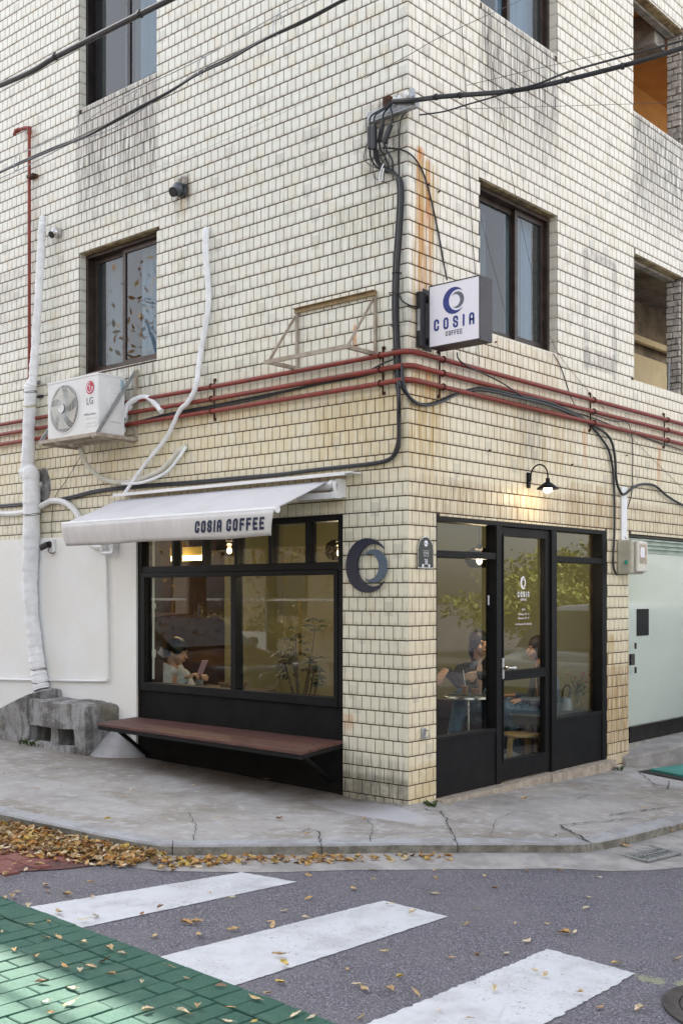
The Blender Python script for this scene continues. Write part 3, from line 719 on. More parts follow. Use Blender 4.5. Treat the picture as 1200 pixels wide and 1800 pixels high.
# left shopfront
zf = dict(b=.73, g0=.773, g1=1.735, t0=1.836, t1=2.157, top=2.204)
u0, u1 = -3.155, -.632
sf = MB()
bx('L', sf, u0, u1, -.35, .70, .015, .14); sfw = part('kick_wall', sf, M['blackwall'])
sf = MB()
bx('L', sf, u0, u0 + .055, .70, zf['top'], -.004, .12); bx('L', sf, u1 - .05, u1, .70, zf['top'], -.004, .12)
bx('L', sf, u0 + .055, u1 - .05, zf['t1'], zf['top'], -.004, .12)
bx('L', sf, u0 + .055, u1 - .05, 1.775, zf['t0'], .002, .12)
shop = part('shopfront', sf, M['black'], bevel=.003)
sf = MB(); a0, a1 = u0 + .056, u1 - .051
bx('L', sf, a0, a1, .70, zf['g0'], -.012, .09); bx('L', sf, a0, a1, zf['g1'], 1.774, -.012, .09)
pm = xs(411.5); bx('L', sf, a0, a0 + .045, zf['g0'], zf['g1'], -.012, .09); bx('L', sf, a1 - .04, a1, zf['g0'], zf['g1'], -.012, .09)
bx('L', sf, pm - .034, pm + .026, zf['g0'], zf['g1'], -.010, .085)
sf.build('window_frame', M['black'], shop, bevel=.003)
for a, b in ((a0 + .045, pm - .034), (pm + .026, a1 - .04)):
    g = MB(); bx('L', g, a, b, zf['g0'], zf['g1'], .030, .036); g.build('pane', M['glass'], shop)
bars = [a0] + [xs(p) for p in (304, 357, 414, 474, 539)] + [a1]
for i in range(6):
    if i: q = MB(); bx('L', q, bars[i] - .017, bars[i] + .017, zf['t0'], zf['t1'], 0, .10); q.build('glazing_bar', M['black'], shop, bevel=.002)
    a = bars[i] + (.017 if i else 0); b = bars[i + 1] - (.017 if i < 5 else 0)
    g = MB(); bx('L', g, a, b, zf['t0'], zf['t1'], .04, .046); g.build('pane', M['glass'], shop)
q = MB(); q.tube([(-3.02, .07, .80), (-3.02, .07, 2.1)], .011); q.tube([(-3.02, .075, 1.0), (-3.02, .075, 1.07)], .018); q.tube([(-3.02, .075, 1.45), (-3.02, .075, 1.5)], .018)
q.build('white_conduit', M['white'], shop)

# right shopfront with door
y0, y1 = .346, 3.051; P1, P2, P3, P4 = ys(871), ys(879.5), ys(968), ys(977)
zt = 2.178; q = MB(); TB = .025
bx('R', q, y0, y0 + .012, TB, zt, -.006, .10); bx('R', q, P1, P2, TB, zt - .035, -.008, .10); bx('R', q, P3, P4, TB, zt - .035, -.008, .10); bx('R', q, ys(1057), y1, TB, zt - .035, -.006, .10)
bx('R', q, y0 + .012, y1, zt - .035, zt, -.006, .10)
for a, b in ((y0 + .012, P1), (P4, ys(1057))):
    bx('R', q, a, b, 1.866, 1.92, -.003, .09); bx('R', q, a, b, .455, .486, -.004, .09)
shr = part('shopfront', q, M['black'], bevel=.003)
for a, b in ((y0 + .012, P1), (P4, ys(1057))):
    k = MB(); bx('R', k, a, b, TB, .455, .004, .06); k.build('kick_panel', M['black'], shr)
    g = MB(); bx('R', g, a, b, 1.92, zt - .035, .066, .072); g.build('pane', M['glass'], shr)
    g = MB(); bx('R', g, a, b, .486, 1.866, .066, .072); g.build('pane', M['glass'], shr)
st = MB(); e = Rw(860, 1055, -.064); bx('R', st, e.y - .025, e.y + .02, e.z - .04, e.z + .04, .0635, .065); st.build('sticker', M['signface'], shr)
# door leaf
q = MB(); d0, d1 = P2 + .004, P3 - .004; gz0, gz1, gz2, gz3 = .205, .865, .942, 2.066
ga, gb = ys(886), ys(958.6)
bx('R', q, d0, ga, TB + .01, zt - .04, .012, .06); bx('R', q, gb, d1, TB + .01, zt - .04, .012, .06)
for a, b in ((TB + .01, gz0), (gz1, gz2), (gz3, zt - .04)): bx('R', q, ga, gb, a, b, .012, .06)
door = part('door', q, M['black'], bevel=.003)
for a, b in ((gz0, gz1), (gz2, gz3)):
    g = MB(); bx('R', g, ga, gb, a, b, .044, .049); g.build('pane', M['glass'], door)
    k = MB(); bx('R', k, ga - .014, ga, a - .014, b + .014, .004, .0118); bx('R', k, gb, gb + .014, a - .014, b + .014, .004, .0118)
    bx('R', k, ga, gb, a - .014, a, .004, .0118); bx('R', k, ga, gb, b, b + .014, .004, .0118); k.build('glazing_bead', M['black'], door)
k = MB(); hy = ys(883.5, .0); hz = Rw(884, 1175).z
bx('R', k, hy - .014, hy + .016, hz - .085, hz + .085, -.004, .0119); k.tube([(.004, hy, hz + .005), (.05, hy, hz + .005)], .011, 12); k.tube([(.05, hy, hz + .005), (.053, hy + .01, hz + .005), (.056, hy + .085, hz - .0)], .011, 12)
k.ell((.056, hy + .09, hz), (.017, .02, .017)); k.build('handle', M['metal'], door, smooth=True, bevel=.001)
# white lettering on the door glass
cx_ = .043; cy = ys(919.5, -.043); zc = lambda py: Rw(920, py, -.043).z
k = MB(); S = .055; crescent_mesh(k, (-cx_, cy - .004, zc(1024.5)), Y * .8, Z, S, 'big', .0008); crescent_mesh(k, (-cx_ + .0002, cy - .004, zc(1024.5)), Y * .8, Z, S, 'small', .0008)
tw = textwidth('COSIA', .026, .018, .008); lettering(k, 'COSIA', .047, .026, .018, .008, (-cx_, cy - tw / 2, zc(1049.5)), Y, Z, 0, .0008)
tw = textwidth('COFFEE', .012, .005, .004); lettering(k, 'COFFEE', .018, .012, .005, .004, (-cx_, cy - tw / 2, zc(1056)), Y, Z, 0, .0008)
k.build('white_logo_print', M['signface'], door)
for s_, py, sz in (('OPEN', 1073, .022), ('Weekdays  08 - 19', 1081, .024), ('Weekends  09 - 17', 1088.3, .024), ('For Everyone, For Every Sip', 1098.3, .024)):
    text('white_lettering', s_, sz, (-cx_, cy, zc(py)), Y, Z, M['signface'], door, .0006, .95)
# threshold step under the right shopfront
q = MB(); n = 24
for i in range(n):
    a = y0 - .02 + (y1 + .05 - y0) * i / n; b = y0 - .02 + (y1 + .05 - y0) * (i + 1) / n
    xx = .085 if not (8 < i < 14) else .06
    q.box((-.16, a, -.4), (xx + .006 * noise.noise(Vector((i * .7, 0, 0))), b + .0001 * (i % 2), TB - .004 + .0005 * (i % 3)))
part('threshold', q, simple("sandy_cement", (.46, .40, .33), .9, 0, .3, 12, .004, 120, c2=(.30, .25, .20)))

# neighbouring frosted shop window inside the same facade
q = MB(); s0 = 3.4905; zb = .11
bx('R', q, s0, 8.19, 2.145, 2.171, .03, .15); bx('R', q, s0 + .02, s0 + .10, zb, 2.0, .05, .11); bx('R', q, s0 + .14, 8.19, zb, .27, .05, .11); bx('R', q, s0 + .10, s0 + .14, zb, 2.0, .07, .11)
sh2 = part('neighbour_shopfront', q, M['sframe'], bevel=.003)
g = MB(); bx('R', g, s0 + .14, 8.19, .27, 2.0, .085, .092); g.build('frosted_pane', M['frost'], sh2)
g = MB(); bx('R', g, s0, s0 + .018, .27, 1.98, .08, .10); g.build('frosted_pane', M['frost'], sh2)
g = MB()
for i in range(7): g.box((-.15 + .006 * i, s0 + .01, 2.0 + i * .02), (-.07 + .006 * i - .02 * (i % 2), 8.18, 2.018 + i * .02))
g.build('roller_shutter', M['mint'], sh2)
g = MB(); bp = Rw(1129, 1092, -.085); bx('R', g, bp.y - .14, bp.y + .12, bp.z - .145, bp.z + .125, .078, .084); g.build('black_notice_panel', M['black'], sh2)
g = MB(); lk = Rw(1110, 1160, -.05); bx('R', g, lk.y - .06, lk.y + .02, lk.z - .05, lk.z + .06, .03, .0499); g.tube([(-.02, lk.y + .015, lk.z + .17), (-.02, lk.y + .015, lk.z + .11)], .012); g.tube([(-.02, lk.y + .015, lk.z - .07), (-.02, lk.y + .015, lk.z - .13)], .012); g.build('lock', M['iron'], sh2)
g = MB(); bx('R', g, s0 + .001, 8.19, -.4, zb - .001, .02, .16); lining('R', s0, 8.1, zb, 2.7, .17, 1.2, M['dark'], 'neighbour_room'); part('neighbour_base', g, M['concrete'])
# concrete step in front of the neighbour
q = MB(); n = 30; vs = []
for i in range(n + 1):
    y = 3.36 + 4.6 * i / n; dx = .02 * noise.noise(Vector((y * 2, 3, 0))); top = .02 + .085 * min(1, max(0, (y - 3.4) / .5)) * 1.0
    xo = .34 + dx - .30 * max(0, 1 - (y - 3.36) / .5)
    vs += [(-.02, y, top), (xo - .02, y, top - .01), (xo, y, top - .03), (xo + .02, y, gz(xo, y) - .1)]
q.add(vs, [(i * 4 + j, i * 4 + j + 1, i * 4 + j + 5, i * 4 + j + 4) for i in range(n) for j in range(3)] + [(0, 3, 2, 1)])
st_ = q.build('concrete_step', M['gutter']); tag(st_, 'low worn concrete step below the frosted glass shop window', 'step')
#%%PART3
# ------------------------------------------------------------------ ground
def sheet(name, poly, o, m, kind='structure', label=None, cat=None, parent=None):
    vs = [(x, y, gz(x, y, o)) for x, y in poly]; me = bpy.data.meshes.new(name); me.from_pydata(vs, [], [tuple(range(len(vs)))]); me.materials.append(m)
    ob = bpy.data.objects.new(name, me); col.objects.link(ob)
    if me.polygons[0].normal.z < 0: me.flip_normals()
    if parent: ob.parent = parent
    return tag(ob, label, cat, None, kind) if not parent else ob
q = MB(); gx_ = [-150, -60, -25] + [-12 + .5 * i for i in range(61)] + [30, 60, 150]
for a in gx_:
    for b in gx_: q.v.append((a, b, gf(a, b)))
n = len(gx_)
for i in range(n - 1):
    for j in range(n - 1): q.f.append((i * n + j, (i + 1) * n + j, (i + 1) * n + j + 1, i * n + j + 1)); q.m.append(0)
tag(q.build('road', M['asphalt'], smooth=True), kind='structure')
# kerb line, resampled
kp = [(-13, -2.75), (-6, -2.62), (-3, -2.47), (-1.646, -2.364), (-.99, -2.275), (-.59, -2.22), (-.30, -2.15), (-.155, -2.05), (.384, -1.363), (.657, -.985), (.923, -.667), (1.2, -.33), (1.45, -.02), (1.535, .35), (1.575, 1.03), (1.60, 2.), (1.62, 4), (1.65, 8), (1.7, 14)]
kc = catmull([Vector((a, b, 0)) for a, b in kp], 10)
ks = [0.]
for a, b in zip(kc, kc[1:]): ks.append(ks[-1] + (b - a).length)
def kat(s):
    s = max(0, min(ks[-1] - 1e-4, s)); i = max(j for j in range(len(ks)) if ks[j] <= s); i = min(i, len(kc) - 2)
    t = (s - ks[i]) / max(1e-9, ks[i + 1] - ks[i]); p = kc[i].lerp(kc[i + 1], t); d = (kc[i + 1] - kc[i]).normalized()
    return p, Vector((d.y, -d.x, 0))                      # point and outward (road side) normal
def ksnear(x, y): return min(range(len(kc)), key=lambda i: (kc[i] - Vector((x, y, 0))).length)
wallp = [(-13, -.03), (-6, -.03), (-3.3, -.03), (-1.8, 0.02), (-1.2, .02), (-.9, .02), (-.6, .02), (-.4, .02), (-.15, .02), (-.02, .02), (-.02, .05), (-.02, .5), (-.02, .9), (-.02, 1.4), (-.02, 2.), (-.02, 3), (-.02, 4.5), (-.02, 8), (-.02, 14)]
wc = catmull([Vector((a, b, 0)) for a, b in wallp], 10)
q = MB(); NU = len(kc); NV = 14
nrm = [kat(s)[1] for s in ks]
for i in range(NU):
    kin = kc[i] - nrm[i] * .15
    for j in range(NV + 1):
        p = wc[i].lerp(kin, j / NV)
        q.v.append((p.x, p.y, gz(p.x, p.y) + .006 * noise.noise(Vector((p.x * 1.7, p.y * 1.7, 0))) * (1 if j < NV else 0) + (.035 * max(0, 1 - j / 2.5) * max(0, 1 - abs(p.x + p.y * .5) / .5))))
for i in range(NU - 1):
    for j in range(NV): q.f.append((i * (NV + 1) + j, i * (NV + 1) + j + 1, (i + 1) * (NV + 1) + j + 1, (i + 1) * (NV + 1) + j)); q.m.append(0)
pave = tag(q.build('pavement', M['walk'], smooth=True), kind='structure')
# kerb stones, one by one
joints = [0.]
marks = sorted(ks[ksnear(*G(px, py).xy)] for px, py in ((60, 1442), (305, 1489), (565, 1485), (804, 1483), (1037, 1482), (1100, 1470), (1180, 1450)))
s = marks[0]
while s > 1: joints.append(s); s -= .98
joints += marks[1:]; s = marks[-1] + .95
while s < ks[-1]: joints.append(s); s += .95
joints = sorted(set(joints)) + [ks[-1]]
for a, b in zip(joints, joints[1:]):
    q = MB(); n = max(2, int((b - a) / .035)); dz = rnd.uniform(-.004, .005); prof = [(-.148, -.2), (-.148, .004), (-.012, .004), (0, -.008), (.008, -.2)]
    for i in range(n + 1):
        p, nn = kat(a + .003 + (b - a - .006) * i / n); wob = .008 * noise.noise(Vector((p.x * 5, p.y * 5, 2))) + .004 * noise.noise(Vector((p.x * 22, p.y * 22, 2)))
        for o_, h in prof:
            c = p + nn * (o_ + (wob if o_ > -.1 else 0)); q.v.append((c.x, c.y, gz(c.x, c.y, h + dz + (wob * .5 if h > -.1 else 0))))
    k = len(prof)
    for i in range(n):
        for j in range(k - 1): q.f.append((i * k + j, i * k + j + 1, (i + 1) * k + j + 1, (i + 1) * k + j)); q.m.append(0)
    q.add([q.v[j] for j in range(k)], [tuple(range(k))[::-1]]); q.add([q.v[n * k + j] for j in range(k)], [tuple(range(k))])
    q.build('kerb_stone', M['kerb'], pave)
q = MB(); n = 200
for i in range(n + 1):
    p, nn = kat(ks[-1] * i / n)
    for o_, h in ((-.146, -.006), (-.014, -.006), (-.006, -.2)): c = p + nn * o_; q.v.append((c.x, c.y, gz(c.x, c.y, h)))
for i in range(n):
    for j in range(2): q.f.append((i * 3 + j, i * 3 + j + 1, i * 3 + j + 4, i * 3 + j + 3)); q.m.append(0)
q.build('kerb_bedding', M['joint'], pave)
# concrete gutter along the kerb
q = MB(); n = 150; sa = ks[ksnear(-.9, -2.26)]; sb = ks[-1]
for i in range(n + 1):
    s = sa + (sb - sa) * i / n; p, nn = kat(s); y = p.y
    wd = .20 + .10 * min(1, max(0, (s - sa) / 1.2)) + .22 * max(0, 1 - abs(y - .35) / .55) + .025 * noise.noise(Vector((s * 2.2, 0, 0)))
    for t in (0, .5, 1): c = p + nn * (.0 + wd * t); q.v.append((c.x, c.y, gz(c.x, c.y, ROAD + .030 * (1 - t) ** 1.4 + .0025)))
for i in range(n):
    for j in range(2): q.f.append((i * 3 + j, i * 3 + j + 1, i * 3 + j + 4, i * 3 + j + 3)); q.m.append(0)
tag(q.build('gutter', M['gutter']), kind='structure')
# cracks in the concrete, pale cement repairs
def crackline(q, pts, w_=.006):
    pts = [G(*p, .010) for p in pts]; fine = []
    for a, b in zip(pts, pts[1:]):
        n = max(2, int((b - a).length / .03))
        for i in range(n): fine.append(a.lerp(b, i / n) + Vector((rnd.gauss(0, .006), rnd.gauss(0, .006), 0)))
    fine.append(pts[-1]); k = len(fine); o = len(q.v)
    for i, p in enumerate(fine):
        d = (fine[min(i + 1, k - 1)] - fine[max(i - 1, 0)]).normalized(); nn = Vector((d.y, -d.x, 0)) * w_ * rnd.uniform(.25, .8) * (.3 if i in (0, k - 1) else 1)
        q.v += [tuple(p + nn), tuple(p - nn)]
    for i in range(k - 1): q.f.append((o + 2 * i, o + 2 * i + 1, o + 2 * i + 3, o + 2 * i + 2)); q.m.append(0)
q = MB()
for pts, w_ in (([(772, 1425), (783, 1437), (786, 1450), (797, 1465), (802, 1478)], .007), ([(982, 1450), (1010, 1447), (1060, 1443), (1110, 1438), (1135, 1440)], .010),
                ([(982, 1450), (1000, 1460), (1020, 1470), (1035, 1480)], .012), ([(1068, 1433), (1110, 1426), (1150, 1421), (1195, 1417)], .010), ([(955, 1465), (975, 1471), (978, 1466)], .006),
                ([(1120, 1355), (1150, 1378), (1172, 1386), (1176, 1372)], .007), ([(430, 1452), (480, 1458), (540, 1456)], .004), ([(530, 1462), (545, 1455), (560, 1462), (562, 1480)], .008),
                ([(150, 1420), (260, 1435), (330, 1428), (420, 1440)], .003), ([(740, 1418), (755, 1424), (772, 1425), (800, 1424)], .008), ([(600, 1462), (680, 1466), (770, 1462), (940, 1478)], .004), ([(820, 1405), (880, 1398), (1000, 1404)], .003), ([(60, 1395), (130, 1402), (180, 1398), (240, 1412)], .003), ([(330, 1428), (345, 1450), (340, 1478)], .004), ([(860, 1470), (872, 1440), (900, 1428), (940, 1424)], .003), ([(640, 1436), (655, 1452), (650, 1480)], .004), ([(1010, 1404), (1040, 1396), (1090, 1398)], .004), ([(260, 1375), (330, 1384), (420, 1392), (520, 1402)], .002)): crackline(q, pts, w_)
q.build('cracks', M['crack'], pave)['kind'] = 'stuff'
# crosswalk stripes
for k, poly in enumerate(([(.10, -3.275), (.30, -1.965), (.66, -1.878), (.56, -3.275)], [(1.14, -3.275), (1.235, -1.80), (1.65, -1.78), (1.633, -3.275)], [(2.28, -3.275), (2.286, -1.851), (2.74, -1.861), (2.78, -3.275)], [(3.4, -3.275), (3.38, -1.9), (3.83, -1.9), (3.88, -3.275)])):
    q = MB(); e = []
    for a, b in zip(poly, poly[1:] + poly[:1]):
        n = int(math.hypot(a[0] - b[0], a[1] - b[1]) / .02)
        for i in range(n):
            t = i / n; jj = .004 if k != 2 else .007; e.append((a[0] + (b[0] - a[0]) * t + rnd.gauss(0, jj * .6), a[1] + (b[1] - a[1]) * t + rnd.gauss(0, jj * .6)))
    c = (sum(p[0] for p in poly) / 4, sum(p[1] for p in poly) / 4)
    vs = [(x, y, gz(x, y, ROAD + .0035)) for x, y in [c] + e]; q.add(vs, [(0, i + 1, (i + 1) % len(e) + 1) for i in range(len(e))])
    ob = q.build('crosswalk_stripe', M['paint']); 
    if ob.data.polygons[0].normal.z < 0: ob.data.flip_normals()
    tag(ob, kind='structure')
# block paving: brick-size blocks laid one by one
def block_mesh(name, w_, l_, m):
    q = MB(); c = .004; h = .05; P = [(0, 0), (w_, 0), (w_, l_), (0, l_)]
    def ring(i, z): return [(x + (i if x == 0 else -i), y + (i if y == 0 else -i), z) for x, y in P]
    q.add(ring(0, -h) + ring(0, -c) + ring(c, 0), [(8, 9, 10, 11)] + [(i, (i + 1) % 4, (i + 1) % 4 + 4, i + 4) for i in range(4)] + [(i + 4, (i + 1) % 4 + 4, (i + 1) % 4 + 8, i + 8) for i in range(4)])
    return q, q.mesh(name, m)
def vis(x, y, z=0, mar=60):
    q = proj((x, y, z)); return q and -mar < q[0] < 1200 + mar and -mar < q[1] < 1800 + mar
gp = tag(sheet('green_paving', [(-6, -3.29), (4.5, -3.29), (4.5, -6.2), (-6, -6.2)], ROAD + .004, M['joint']), kind='structure')
slopeR = (math.atan(-.022), math.atan(.028), 0)
stuff, bmesh_ = MB(), {}
def lay(par, m, w_, l_, x, y, top, rot=0, nm='paving_block'):
    key = (m.name, w_, l_)
    if key not in bmesh_: bmesh_[key] = block_mesh(nm, w_, l_, m)
    q, me = bmesh_[key]
    if vis(x + w_ / 2, y + l_ / 2, 0, 25):
        o = link(nm, me, par, (x, y, gz(x, y, ROAD + top + rnd.uniform(-.002, .002)))); o.rotation_euler = (slopeR[0] + rnd.gauss(0, .006), slopeR[1] + rnd.gauss(0, .006), rot)
    else:
        stuff.add([(x + a, y + b, gz(x + a, y + b, ROAD + top) + c) for a, b, c in q.v], q.f)
g_ = .006
for i in range(-20, 40): lay(gp, M['green'], .12 - g_, .185 - g_, .147 + .12 * i, -3.347 - .122, .016)
for i in range(-9, 12): lay(gp, M['green'], .40 - g_, .058 - g_, .147 + .40 * i, -3.344, .014)
for i in range(-26, 30):
    x = .985 + .109 * i; y = -3.472
    first = .225 if i % 2 else .113; y -= first
    lay(gp, M['green'], .109 - g_, first - g_, x, y, .016)
    while y > -5.6: y -= .225; lay(gp, M['green'], .109 - g_, .225 - g_, x, y, .016)
if stuff.f: stuff.build('paving_blocks', M['green'], gp)['kind'] = 'stuff'
stuff = MB()
def inred(x, y): return y > -3.10 + .10 * math.sin((x + .5) * .9) - max(0, (-x - 1.6)) * .02 and y < -2.42 and x < -.40 + .10 * math.sin((y + 2.5) * 5)
rp = tag(sheet('red_paving', [(-9, -2.3), (-.9, -2.25), (-.36, -2.48), (-.42, -2.7), (-.52, -2.9), (-.72, -3.04), (-1.1, -3.12), (-2, -3.16), (-9, -3.2)], ROAD + .006, simple("red_joint", (.12, .05, .045), .95, 0, .3, 30)), kind='structure')
for j in range(12):
    for i in range(46):
        x = -.5 - .205 * i + (.1 if j % 2 else 0); y = -2.40 - .105 * j
        if inred(x + .1, y) and inred(x + .16, y + .1) and inred(x + .02, y): lay(rp, M['red'], .205 - g_, .105 - g_, x, y, .012)
if stuff.f: stuff.build('paving_blocks', M['red'], rp)['kind'] = 'stuff'
# drain grate and manhole, mat
q = MB(); gc = G(1127, 1503, ROAD).xy; gx, gy = gc; ax = Vector((.12, .99, 0)).normalized(); bxv = Vector((-.99, .12, 0)).normalized(); gw, gl = .165, .20
def gpnt(a, b, h): h += .012; p = Vector((gx, gy, 0)) + bxv * a + ax * b; return Vector((p.x, p.y, gz(p.x, p.y, ROAD + h)))
grate = thing('drain_grate', 'steel storm drain grate set in the concrete gutter at the right kerb', 'drain', gpnt(0, 0, .01))
for s_ in (-1, 1): q.bar(gpnt(s_ * gw, -gl, .010), gpnt(s_ * gw, gl, .010), .018, .012); q.bar(gpnt(-gw, s_ * gl, .010), gpnt(gw, s_ * gl, .010), .018, .0125)
q.build('grate_frame', M['galv'], grate)
q = MB(); q.add([gpnt(-gw, -gl, .0068), gpnt(gw, -gl, .0068), gpnt(gw, gl, .0068), gpnt(-gw, gl, .0068)], [(0, 1, 2, 3)]); q.build('drain_pit', M['dark'], grate)
for i in range(9): t = -gl + 2 * gl * (i + .5) / 9; q = MB(); q.bar(gpnt(-gw + .01, t, .009), gpnt(gw - .01, t, .009), .009, .008); q.build('grate_bar', M['galv'], grate)
for i in range(5): t = -gw + 2 * gw * (i + .5) / 5; q = MB(); q.bar(gpnt(t, -gl + .01, .0105), gpnt(t, gl - .01, .0105), .007, .006); q.build('grate_bar', M['galv'], grate)
mx, my = 3.29, -1.96
mz = gz(mx, my, ROAD); mh = thing('manhole_cover', 'round cast iron manhole cover half cut by the right photo edge', 'manhole', (mx, my, mz))
tilt = Matrix.Rotation(slopeR[0], 4, 'X') @ Matrix.Rotation(slopeR[1], 4, 'Y')
q = MB(); q.lathe([(.34, -.02), (.34, .010), (.275, .010), (.272, .002)], (mx, my, mz), 48, mtx=tilt); q.build('rim', M['iron'], mh)
q = MB(); q.lathe([(.268, .002), (.268, .009), (.20, .012), (.0001, .012)], (mx, my, mz), 48, mtx=tilt); q.build('lid', M['iron'], mh)
for i in range(20):
    an = 2 * math.pi * i / 20; q = MB(); d = Vector((math.cos(an), math.sin(an), 0)); c = Vector((mx, my, mz)); q.bar(c + tilt @ (d * .13 + Z * .014), c + tilt @ (d * .185 + Z * .014), .014, .007); q.build('raised_rib', M['metal'] if 0 else M['galv'], mh)
q = MB(); mt = thing('rubber_mat', 'teal rubber mat lying on the pavement at the right photo edge', 'mat', (.55, 3.6, gz(.55, 3.6)))
P = [(.36, 3.22), (.73, 3.12), (1.0, 4.2), (.50, 4.3)]
q.add([(x, y, gz(x, y, .012)) for x, y in P] + [(x, y, gz(x, y, .03)) for x, y in P], [(4, 5, 6, 7)] + [(i, (i + 1) % 4, (i + 1) % 4 + 4, i + 4) for i in range(4)]); q.build('mat_surface', M['mat'], mt)
q = MB(); P = [(.30, 3.10), (.80, 2.98), (1.1, 4.3), (.42, 4.4)]; q.add([(x, y, gz(x, y, .011)) for x, y in P], [(0, 1, 2, 3)]); q.build('dark_underlay', M['dark'], mt)

# ------------------------------------------------------------------ fallen leaves
lm = []
for vi in range(5):
    ms = []
    q = MB(); n = 6; Lh, Wh = 1., (.40, .50, .38, .46, .58)[vi]; curl = (.15, .35, .08, .5, .25)[vi]; fold = (.2, .35, .1, .15, .5)[vi]; tw_ = (.1, -.25, .3, -.1, .2)[vi]
    for i in range(n + 1):
        t = i / n; ww = Wh * math.sin(math.pi * min(1, t * 1.02) ** .8) * (1 - .25 * t) * (1 + .22 * math.sin(i * 2.7 + vi * 1.3)) + .01; zz = curl * (t - .5) ** 2 * 1.2
        for sgn in (-1, 0, 1):
            y = sgn * ww * .5; zf = abs(sgn) * ww * fold + sgn * tw_ * (t - .5) * .5
            q.v.append((t - .5, y + .06 * math.sin(t * 3 + vi), zz + zf))
    for i in range(n):
        for j in range(2): q.f.append((i * 3 + j, (i + 1) * 3 + j, (i + 1) * 3 + j + 1, i * 3 + j + 1)); q.m.append(0)
    q.tube([(-.5, 0, curl * .3), (-.78, .03, curl * .3 + .03)], .012, 3)
    lm.append([q.mesh('fallen_leaf', m, True) for m in LEAFM] + [q])
def leaf(x, y, h, size, label, group, flat=True, mi=None):
    vi = rnd.randrange(5); mi = rnd.choice([0, 0, 0, 3, 3, 3, 5, 0, 1, 4]) if mi is None else mi
    o = bpy.data.objects.new('fallen_leaf', lm[vi][mi]); col.objects.link(o); o.location = (x, y, gz(x, y, h)); o.scale = (size,) * 3
    tl = .09 if flat else .3; o.rotation_euler = (rnd.gauss(0, tl), rnd.gauss(0, tl), rnd.uniform(0, 6.28)); tag(o, label, 'leaf', group)
zones = {'road': ('small dry leaf lying loose on the grey asphalt', 'scattered leaves on the asphalt', ROAD + .006), 'green': ('small dry leaf lying on the green paving blocks', 'scattered leaves on the green paving', ROAD + .022),
         'stripe': ('small dry leaf lying on a white crosswalk stripe', 'scattered leaves on the crosswalk stripes', ROAD + .014), 'walk': ('small dry leaf lying on the concrete pavement', 'scattered leaves on the pavement', .012),
         'gutter': ('dry orange leaf resting in the gutter against the kerb', 'leaves along the kerb', ROAD + .04), 'red': ('small dry leaf lying on the red paving blocks', 'scattered leaves on the red paving', ROAD + .02)}
spec = {'road': [(23, 1577), (80, 1557), (85, 1567), (120, 1573), (28, 1568), (160, 1551), (162, 1577), (250, 1608), (328, 1623), (270, 1647), (348, 1644), (346, 1622), (498, 1602), (410, 1635), (475, 1621), (543, 1580), (540, 1539), (504, 1601), (538, 1614), (480, 1629), (492, 1728), (470, 1747), (620, 1563), (655, 1530), (763, 1531), (765, 1545), (767, 1570), (835, 1598), (868, 1562), (820, 1625), (888, 1677), (675, 1673), (655, 1545), (760, 1571), (925, 1530), (984, 1531), (1033, 1577), (1030, 1597), (963, 1625), (1010, 1640), (990, 1641), (1083, 1694), (1188, 1687), (840, 1678), (790, 1684), (703, 1718), (731, 1747), (639, 1740), (628, 1732), (1053, 1772), (1122, 1776), (1050, 1542), (610, 1705), (683, 1740), (635, 1789), (905, 1624), (852, 1541), (925, 1655)],
        'stripe': [(105, 1604), (147, 1618), (168, 1610), (282, 1595), (405, 1578), (368, 1569), (490, 1679), (685, 1589), (940, 1708), (868, 1740), (1018, 1745), (770, 1774), (826, 1791), (500, 1696), (957, 1714), (725, 1604)],
        'green': [(10, 1579), (50, 1593), (55, 1626), (80, 1648), (86, 1621), (105, 1648), (5, 1638), (25, 1671), (62, 1683), (140, 1707), (116, 1701), (160, 1700), (195, 1714), (75, 1727), (125, 1737), (80, 1761), (122, 1767), (190, 1668), (145, 1658), (216, 1678), (185, 1690), (260, 1777), (330, 1721), (388, 1734), (445, 1797), (405, 1772), (325, 1782), (347, 1770), (400, 1797), (520, 1785), (545, 1790), (250, 1728), (447, 1757), (90, 1781), (300, 1700)],
        'walk': [(20, 1422), (65, 1427), (290, 1349), (108, 1382), (11, 1360), (215, 1399), (190, 1440), (287, 1439), (358, 1398), (380, 1437), (490, 1440), (340, 1380), (468, 1363), (230, 1388), (540, 1466), (66, 1387), (920, 1405), (790, 1415), (1060, 1435), (1130, 1420), (470, 1370), (640, 1440), (100, 1350), (425, 1424)],
        'red': [(30, 1517), (52, 1515), (45, 1530), (60, 1531), (12, 1538), (70, 1521), (18, 1528)]}
for z_, lst in spec.items():
    lab, grp, h = zones[z_]
    for px, py in lst:
        p = G(px, py, h); leaf(p.x, p.y, h + .003, rnd.uniform(.034, .072) * (1.0 if z_ != 'walk' else .9), lab, grp, flat=rnd.random() < .8)
for (px, py) in [(725, 1491), (737, 1493), (753, 1495), (800, 1489), (835, 1489), (870, 1487), (913, 1492), (922, 1494), (975, 1490), (985, 1491), (995, 1489), (1012, 1490), (1095, 1488), (1080, 1487), (1165, 1462), (1172, 1464), (1186, 1457), (1192, 1459), (755, 1493), (700, 1495), (688, 1492), (672, 1497), (1196, 1455)]:
    p = G(px, py, ROAD + .03); leaf(p.x, p.y, ROAD + .038, rnd.uniform(.07, .10), *zones['gutter'][:2], flat=False, mi=rnd.choice([0, 1, 1, 2, 2, 5]))
